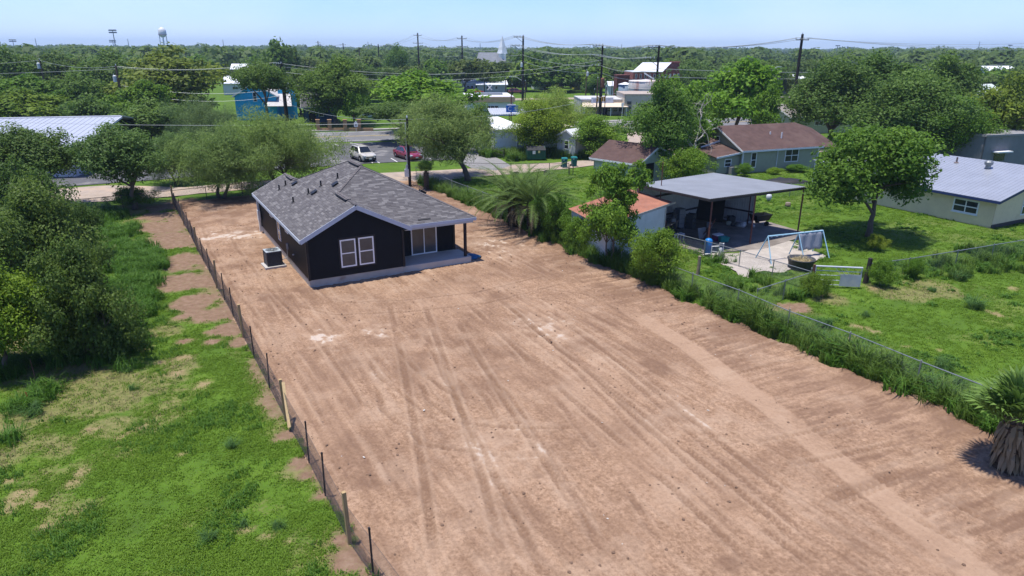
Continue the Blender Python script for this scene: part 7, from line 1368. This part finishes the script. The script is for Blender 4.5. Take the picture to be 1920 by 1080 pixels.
# ================================================================== utility poles and wires
pole_m = mat('creosote_pole', (.022, .018, .017), .9, .3, 3, stretch=(4, 4, .5)); pole_b = mat('brown_wood_pole', (.1, .065, .045), .9, .3, 3, stretch=(4, 4, .5)); ins = mat('grey_insulator', (.35, .4, .42), .4, .1, 4); wirem = mat('aluminium_cable', (.3, .33, .33), .5, .1, 2, metal=.2); tfm = mat('transformer_grey', (.45, .48, .5), .5, .08, 3)
TOPS = {}
def pole(key, label, px, ytop, Y, r=.17, arms=(), side=0, m_=None, brace=False, tf=None, lean=0, name='utility_pole', lamp=None):
    X = bx(px, Y); top = at(px, ytop, Y); X = top.x; t_ = thing(name, label, 'utility pole', (X, Y, 0)); h = top.z; mb = MB(); mb.tube([(lean, 0, -.3), (0, 0, h)], [r*1.25, r*.8], 10); obj('pole', mb, m_ or pole_m, t_); pts = []
    for dz_, ln in arms:
        z = h-dz_; x0, x1 = (-ln/2, ln/2) if side == 0 else ((-ln, .2) if side < 0 else (-.2, ln)); mb = MB(); mb.bar((x0, -.2, z), (x1, -.2, z), .12, .14); obj('crossarm', mb, m_ or pole_m, t_)
        if brace or side: mb = MB(); mb.bar((x0*.75 if side < 0 else x1*.75, -.2, z), (0, -.2, z-ln*.55), .08); obj('arm_brace', mb, m_ or pole_m, t_)
        mb = MB()
        for f in ((0.02, .33, .98) if side == 0 else (.03, .35, .62)): x = x0+(x1-x0)*f; mb.lathe([(.05, 0), (.09, .08), (.05, .16), (.08, .22), (.03, .32)], (x, -.2, z+.06), 7); pts.append(Vector((X+x, Y-.2, z+.35)))
        obj('insulators', mb, ins, t_)
    mb = MB(); mb.lathe([(.05, 0), (.09, .1), (.03, .3)], (0, 0, h), 7); obj('pole_cap', mb, ins, t_)
    if tf: mb = MB(); mb.lathe([(.28, 0), (.3, .05), (.3, .95), (.2, 1.05), (.06, 1.1)], (tf[0], -.1, h-tf[1]), 14); mb.tube([(tf[0]-.12, -.1, h-tf[1]+1), (tf[0]-.12, -.1, h-tf[1]+1.35)], .05, 6); mb.bar((0, -.1, h-tf[1]+.6), (tf[0], -.1, h-tf[1]+.6), .1); obj('transformer', mb, tfm, t_)
    if lamp: mb = MB(); mb.tube([(0, -.1, h-lamp[1]), (lamp[0]*.6, -.3, h-lamp[1]+.9), (lamp[0], -.4, h-lamp[1]+1.0)], .06, 6); mb.box((lamp[0]*1.1, -.4, h-lamp[1]+.98), (.8, .3, .16)); obj('street_light', mb, tfm, t_)
    TOPS[key] = pts or [Vector((X, Y, h-.1))]; TOPS[key+'_low'] = [Vector((X-.1, Y-.3, h*.72)), Vector((X+.15, Y-.3, h*.62))]; return t_
pk = pole('near', 'slim black pole with a grey meter box at the far right corner of the lot', 763, 222, 65, .12); mb = MB(); mb.box((-.22, -.15, 1.35), (.42, .25, .72)); mb.tube([(-.2, -.12, 1.7), (-.2, -.12, 2.1)], .12, 8); mb.tube([(-.16, -.14, 2.0), (-.16, -.14, 6.0)], .04, 6); obj('meter_box', mb, tfm, pk)
pole('tfm', 'black pole with a grey transformer can beside the blue house', 527, 119, 122, .3, tf=(.75, 4.2), arms=((.2, 1.2),), side=-1)
pole('left', 'brown pole with a white transformer can among the left trees', 217, 123, 118, .2, m_=pole_b, tf=(-.45, 2.6))
pole('left2', 'thin pole with a white box half hidden in the far left trees', 74, 112, 135, .16, m_=pole_b, tf=(-.3, 1.6))
pole('a', 'tall pole with two crossarms standing left of the double church poles', 783, 62, 290, .32, ((.9, 3.2), (3.8, 4.0)), name='transmission_pole')
pole('b', 'tall pole with two crossarms just left of the distant church', 866, 67, 240, .28, ((.9, 3.2), (3.4, 3.8)), name='transmission_pole')
pole('c', 'heavy tall pole with two braced one sided crossarms right of the church', 981, 67, 175, .26, ((.3, 2.3), (2.3, 2.8)), -1, brace=True, tf=(-.3, 7.2), name='transmission_pole', lamp=(-2.7, 10.4))
pole('d', 'tall pole with a triangular braced arm in front of the beige shop', 1130, 84, 136, .22, ((.2, 1.9), (2.0, 2.3), (3.8, 1.9)), -1, brace=True, name='transmission_pole')
pole('e', 'tall pole with a triangular braced arm before the red brick building', 1236, 86, 122, .2, ((.2, 1.9), (2.1, 2.2)), -1, brace=True, name='transmission_pole')
pole('f', 'tall lone pole with a high crossarm rising over the live oaks', 1505, 64, 122, .26, ((.9, 2.2),), name='transmission_pole')
pole('g', 'thin crossarm pole left of the dark upright tree', 709, 83, 330, .28, ((.9, 2.6),), name='transmission_pole'); pole('h', 'small crossarm pole on the skyline above the great oak', 643, 81, 420, .32, ((.9, 3.4),), name='transmission_pole'); pole('i', 'far double pole with crossarms at the left of the skyline row', 596, 77, 480, .34, ((.9, 3.0), (4.5, 3.4)), name='transmission_pole'); pole('i2', 'far pole right behind the far double pole', 600, 82, 470, .3, ((.9, 3.0),), name='transmission_pole'); pole('j', 'tiny far crossarm pole right of the umbrella tree', 552, 87, 620, .3, ((.9, 3.0),), name='transmission_pole')
pole('k', 'thin pole with a white can between the centre left crossarm poles', 673, 89, 300, .24, tf=(.2, 5.5), m_=pole_b)
for i, (px, yt, yb, lb, mm) in enumerate(((908, 149, 178, 'pole beside the bright red car', pole_m), (948, 148, 180, 'pale pole left of the dark red car', pole_b), (960, 159, 197, 'dark pole at the right end of the tan fascia', pole_m), (985, 152, 193, 'thin pole hugging the heavy tall pole', pole_b), (1039, 139, 172, 'thin pole on the green right of the heavy tall pole', pole_b), (1100, 132, 187, 'pole with a white can on the far green', pole_b), (1115, 168, 205, 'short pole at the left of the beige shop sign', pole_m), (1121, 147, 222, 'brown pole nearest the beige shop sign', pole_b), (1137, 163, 207, 'stout short pole over the beige awning', pole_m), (1148, 153, 184, 'slim dark pole on the green left of the rust tower', pole_m), (1448, 125, 190, 'dark pole with a bent lamp arm by the far white building', pole_m), (1531, 210, 235, 'slim brown pole under the live oaks', pole_b))):
    Yp = min(g(px, yb).y, 260); pole('s%d' % i, 'short '+lb if 'short' not in lb else lb, px, yt, Yp, .13, m_=mm, tf=(.25, 1.4) if i == 5 else None, name='service_pole', lamp=(1.6, 1.0) if i == 10 else None)
tfc = thing('regulator_can', 'rust brown equipment can strapped on the triangular braced pole', 'transformer', (bx(1127, 135.4), 135.4, 0)); mb = MB(); mb.lathe([(.3, 5.6), (.36, 5.7), (.36, 7.2), (.2, 7.4)], n=12); obj('can', mb, mat('rust_brown_can', (.16, .07, .04), .8, .25, 3), tfc); mb = MB(); mb.bar((0, 0, 5.9), (.5, .4, 5.9), .12); mb.tube([(0, 0, 0), (0, 0, 5.7)], .06, 6); obj('bracket', mb, dark_steel, tfc)
ts = thing('traffic_light', 'yellow traffic signal heads hanging at the pole before the beige shop', 'traffic light', (bx(1127, 131), 131, 0)); mb = MB(); mb.tube([(.6, 0, 0), (.6, 0, 4.6)], .08, 7); mb.bar((-.9, 0, 4.0), (.7, 0, 4.2), .08); obj('mast', mb, dark_steel, ts); yl_ = mat('signal_yellow', (.55, .3, .03), .6, .12, 4)
for x in (-.8, .05, .45): mb = MB(); mb.box((x, -.12, 3.8), (.3, .3, .85)); hd = obj('signal_head', mb, yl_, ts); mb = MB(); [mb.lathe([(.1, -.28), (.11, -.26)], (x, 0, 3.8+k*.26), 8, axis='Y') for k in (-1, 0, 1)]; obj('lens', mb, trimb, hd)
xb_ = thing('crossing_sign', 'white X shaped railway crossbuck on a post beside the far grey house', 'sign', (bx(917, 188), 188, 0)); mb = MB(); mb.tube([(0, .1, 0), (0, .1, 3.6)], .07, 6); obj('post', mb, galv, xb_)
for s_ in (-1, 1): mb = MB(); mb.bar((-.62*s_, 0 if s_ > 0 else -.03, 2.2), (.62*s_, 0 if s_ > 0 else -.03, 3.5), .04, .26, up=(0, 1, 0)); mb2 = MB(); mb2.box((0, -.02*s_, 2.85), (.24, .03, 1.75), ry=s_*.76); obj('blade', mb2, whitev, xb_)
# signpost white at shop
mb = MB(); mb.tube([(0, 0, 0), (0, 0, 2.6)], .05, 6); mb.box((0, -.06, 2.3), (.5, .03, .7)); o = obj('street_sign', mb, whitev); o.location = g(1166, 219); tag(o, 'white sign board on a white post at the shop forecourt', 'sign')
WI = 0
def span(a, b_, sag, r=.022, lb='cable'):
    n = 14; return [a.lerp(b_, i/n)-Vector((0, 0, sag*4*(i/n)*(1-i/n))) for i in range(n+1)]
def wires(label, runs, r=.022):
    mb = MB(); [mb.tube(span(a, b_, s_), r, 4, cap=False) for a, b_, s_ in runs]; o = obj('power_line', mb, wirem); return tag(o, label, 'power line')
def pairs(k0, k1, sag): a, b_ = TOPS[k0], TOPS[k1]; n = min(len(a), len(b_)); return [(a[i], b_[i], sag) for i in range(n)]
far_r = Vector((150, 190, 15.5)); ends = [far_r+Vector((0, 0, -.9*i)) for i in range(3)]
wires('power cables strung along the tall crossarm poles across the skyline', pairs('i', 'h', 1.5)+pairs('h', 'g', 1.5)+pairs('g', 'a', 1.2)+pairs('a', 'b', 1.6)+pairs('b', 'c', 1.5)+pairs('c', 'd', .9)+pairs('d', 'e', .5)+[(TOPS['e'][i], TOPS['f'][i], .9) for i in range(3)]+[(TOPS['f'][i], ends[i], 1.3) for i in range(3)], .03)
lw = []
for k0, k1 in (('a', 'b'), ('b', 'c'), ('c', 'd'), ('d', 'e')): lw += [(TOPS[k0+'_low'][i], TOPS[k1+'_low'][i], .8) for i in range(2)]
e_lo = TOPS['e_low']; lw += [(e_lo[i], Vector((120, 175, 9.5-i)), 1.2) for i in range(2)]
wires('lower telephone cables below the tall crossarm poles', lw, .03)
t0 = TOPS['tfm'][0]; l0 = TOPS['left'][0]; l2 = TOPS['left2'][0]
wires('cables crossing the left trees from the transformer pole to the far left edge', [(t0, l0+Vector((0, 0, -.2*i)), .8) for i in range(2)]+[(l0, l2, .7), (l2, Vector((-140, 140, 9)), .8), (l0+Vector((0, 0, -3)), t0+Vector((0, 0, -4.4)), 1.0), (l0+Vector((0, 0, -4)), t0+Vector((0, 0, -5.5)), 1.2)]+[(l0+Vector((0, 0, -.4)), Vector((-140, 128, 8.6)), .9)], .022)
wires('cables looping right from the transformer pole over the great spreading oak', [(t0+Vector((0, 0, -z)), TOPS['d_low'][0]+Vector((0, 0, 1-z*.4)), 2.2) for z in (0, 1.4)]+[(t0+Vector((0, 0, -z)), Vector((-10, 150, 8-z*.4)), 1.0) for z in (.5, 3.6, 5)], .022)
nr = TOPS['near'][0]; wires('service drop cables meeting at the slim black pole by the lot', [(nr, t0+Vector((0, 0, -6)), 1.0), (nr+Vector((0, 0, -.3)), Vector((-75, 74, 6.0)), .7), (nr, Vector((14, 95, 7)), .8)], .016)
# ================================================================== woods
prot = [(855, 1270, 112, 300, 205), (560, 700, 60, 100, 400), (420, 460, 135, 215, 300), (1390, 1470, 130, 200, 185), (1470, 1545, 60, 150, 130), (1780, 1830, 150, 230, 130), (1845, 1875, 140, 175, 180), (600, 720, 180, 300, 150)]
zones = [(0, 440, 'tree in the continuous dark wood under the left skyline', 'trees in the left wood'), (440, 860, 'tree in the broken wood behind the great oak and the bright broad tree', 'trees in the centre left wood'), (860, 1290, 'tree in the dark belt behind the shops and the far green', 'trees behind the shops'), (1290, 1920, 'tree in the hazy wood behind the live oaks and vivid tree', 'trees in the right wood')]
rr = random.Random(4); cnt = 0; tries = 0; occ = [(x, y, r) for x, y, r, h in TREES]
while cnt < 215 and tries < 9000:
    tries += 1; Y = 135+(330-135)*rr.random()**.8; px = rr.uniform(-60, 1980); h = rr.uniform(5.5, 9.8); r = h*rr.uniform(.5, .75)
    if px < 440: h *= 1.1
    X, d = groundX(px, Y); wp_ = r*FOC/d; yt = proj((X, Y, h))[1]
    if 860 < px < 1290 and Y < 215: continue
    if any(px+wp_ > a and px-wp_ < b_ and yt < y1 and Y < YY for a, b_, y0, y1, YY in prot): continue
    if any((X-x)**2+(Y-y)**2 < (.62*(r+q))**2 for x, y, q in occ): continue
    occ.append((X, Y, r)); cnt += 1
    
    q = rr.uniform(.75, 1.25); MARKS = [(2, 'the edge mast'), (74, 'the white box pole'), (150, 'the dark round tree'), (217, 'the white can pole'), (310, 'the water tower'), (390, 'the yellow green tree'), (440, 'the small white house'), (520, 'the umbrella tree'), (596, 'the far double pole'), (643, 'the small skyline pole'), (709, 'the thin crossarm pole'), (783, 'the left church pole'), (866, 'the church'), (930, 'the crossing sign'), (981, 'the braced tall pole'), (1050, 'the far green'), (1130, 'the shop pole'), (1205, 'the brick building'), (1273, 'the brick chimney'), (1380, 'the vivid green tree'), (1448, 'the bent lamp'), (1505, 'the lone tall pole'), (1588, 'the wide low floodlight'), (1660, 'the middle live oak'), (1770, 'the rear live oak'), (1829, 'the thin right mast'), (1886, 'the right floodlight'), (1950, 'the right edge')]
    mx0, mk = min(MARKS, key=lambda m_: abs(m_[0]-px)); rel = 'below' if abs(mx0-px) < 9 else ('left of' if px < mx0 else 'right of'); lab = '%s %s tree %s the wood, %s %s' % ('small' if h < 6.6 else 'broad' if r/h > .66 else 'tall' if h > 8.8 else 'mid-sized', 'dull dark' if q < .87 else 'dark green' if q < 1.0 else 'mid green' if q < 1.12 else 'light green', 'near the front of' if Y < 190 else 'midway in' if Y < 260 else 'at the back of', rel, mk)
    zn = next((z for z in zones if z[0] <= px < z[1]), zones[0 if px < 0 else 3]); pk_ = rr.choice(('mid_d', 'mid_c', 'mid_d', 'mid_a') if Y < 210 else ('far_a', 'far_b', 'far_c', 'far_a')); (tm_c, cm_c), H_, R_ = P_[pk_]
    t_ = thing('tree', lab, 'tree', (X, Y, 0), rr.random()*6.28, zn[3], (r/R_, r/R_, h/H_)); link('trunk', tm_c, t_); c_ = link('crown', cm_c, t_); c_.color = (q*rr.uniform(.9, 1.15), q, q*rr.uniform(.8, 1.1), 1)
for i, (px, yt, wp_, Y, lb) in enumerate(((930, 138, 70, 222, 'dark oak mass behind the bright red car'), (965, 134, 60, 226, 'dark oak mass over the dark red car'), (1050, 132, 85, 222, 'dark spreading oak on the far green left of the pole with a white can'), (1085, 128, 50, 230, 'dark round oak behind the pole with a white can'), (1020, 140, 40, 230, 'dark tree right of the white gable end'), (1180, 116, 60, 250, 'green tree behind the red brick roof, left side'), (1300, 110, 80, 200, 'green tree behind the brick chimney'))): tree(px, 0, yt, wp_, 'mid_c', lb, Y=Y, tint=(1.0, 1.1, 1.0))
redr = mat('far_red_roof', (.3, .12, .09), .9, .15, .5)
for i, (px, py, c_, lb) in enumerate(((600, 108, 0, 'white roof deep in the wood below the far double pole'), (572, 116, 1, 'reddish roof in the wood left of the far double pole'), (688, 106, 1, 'reddish roof in the far wood left of the thin crossarm pole'), (655, 112, 1, 'pinkish roof in the far wood below the small skyline pole'), (118, 105, 0, 'pale roof far in the left wood right of the white box pole'), (1048, 104, 0, 'white roof in the far wood right of the braced tall pole'), (1330, 118, 0, 'pale roof in the far wood left of the vivid tree'), (1865, 121, 0, 'pale roof far off in the right wood'), (1440, 112, 0, 'white roof far behind the bent lamp pole'), (760, 112, 1, 'reddish roof left of the left church pole'))):
    Yh = min(g(px, py+9).y, 560); building('far_house', lb, 'house', (bx(px, Yh)-5, Yh), .1*i, 11, 9, max(2.6, ztop(px, py+3, Yh)), max(4.4, ztop(px, py-1, Yh)), mat('white_boards', ()), redr if c_ else mat('white_roof_sheet', ()), 'x', over=.3)
# far woods: nobody could count these
fw_ = []
def lowtree(seed, n=260):
    q = np.random.default_rng(seed); P = q.normal(size=(n, 3)); P /= np.linalg.norm(P, axis=1, keepdims=True); P *= (.75+.25*q.random(n))[:, None]; lump = 1+.22*np.sin(P[:, 0]*5+seed)*np.sin(P[:, 1]*4+P[:, 2]*3); P *= lump[:, None]; Nn = P+q.normal(size=(n, 3))*.45+[0, 0, .35]; P = P*[5, 5, 3.4]+[0, 0, 3.9]
    V, F, tn = leaves(P, Nn, 1.7, .75, q, q.random(n)); return npmesh('far_tree', V, F, [LM['far']], dict(tone=tn))
LT = [lowtree(i) for i in range(5)]
def woods(name, y0, y1, n, s0, s1, gap):
    Y = np.sqrt(RNG.uniform(y0**2, y1**2, n)); X = RNG.uniform(-.85, .85, n)*Y; k = fbm(X/gap, Y/gap, 201, 3) > .43; X, Y = X[k], Y[k]
    cl = ~((np.abs(X-(-14)) < 34) & (np.abs(Y-395) < 30)); X, Y = X[cl], Y[cl]
    scatter(name, np.stack([X, Y, np.zeros_like(X)-.4], 1), RNG.random(len(X))*6.28, s0+(s1-s0)*RNG.random(len(X))**3.0, LT)
woods('distant_woods', 305, 900, 7000, .65, 1.9, 70); woods('horizon_woods', 900, 4200, 30000, .8, 2.5, 260)
# ================================================================== the humid air
hz_ = MB(); hz_.box((0, 0, 44), (15400, 15400, 91)); hm = bpy.data.materials.new('humid_air'); hm.use_nodes = True; ht = hm.node_tree; ht.nodes.remove(ht.nodes['Principled BSDF']); pv = ht.nodes.new('ShaderNodeVolumePrincipled'); pv.inputs['Color'].default_value = (.6, .8, 1.0, 1); pv.inputs['Density'].default_value = HAZE; pv.inputs['Anisotropy'].default_value = .2
ht.links.new(pv.outputs[0], ht.nodes['Material Output'].inputs['Volume']); 
if HAZE > 0: obj('haze', hz_, hm, kind='stuff')
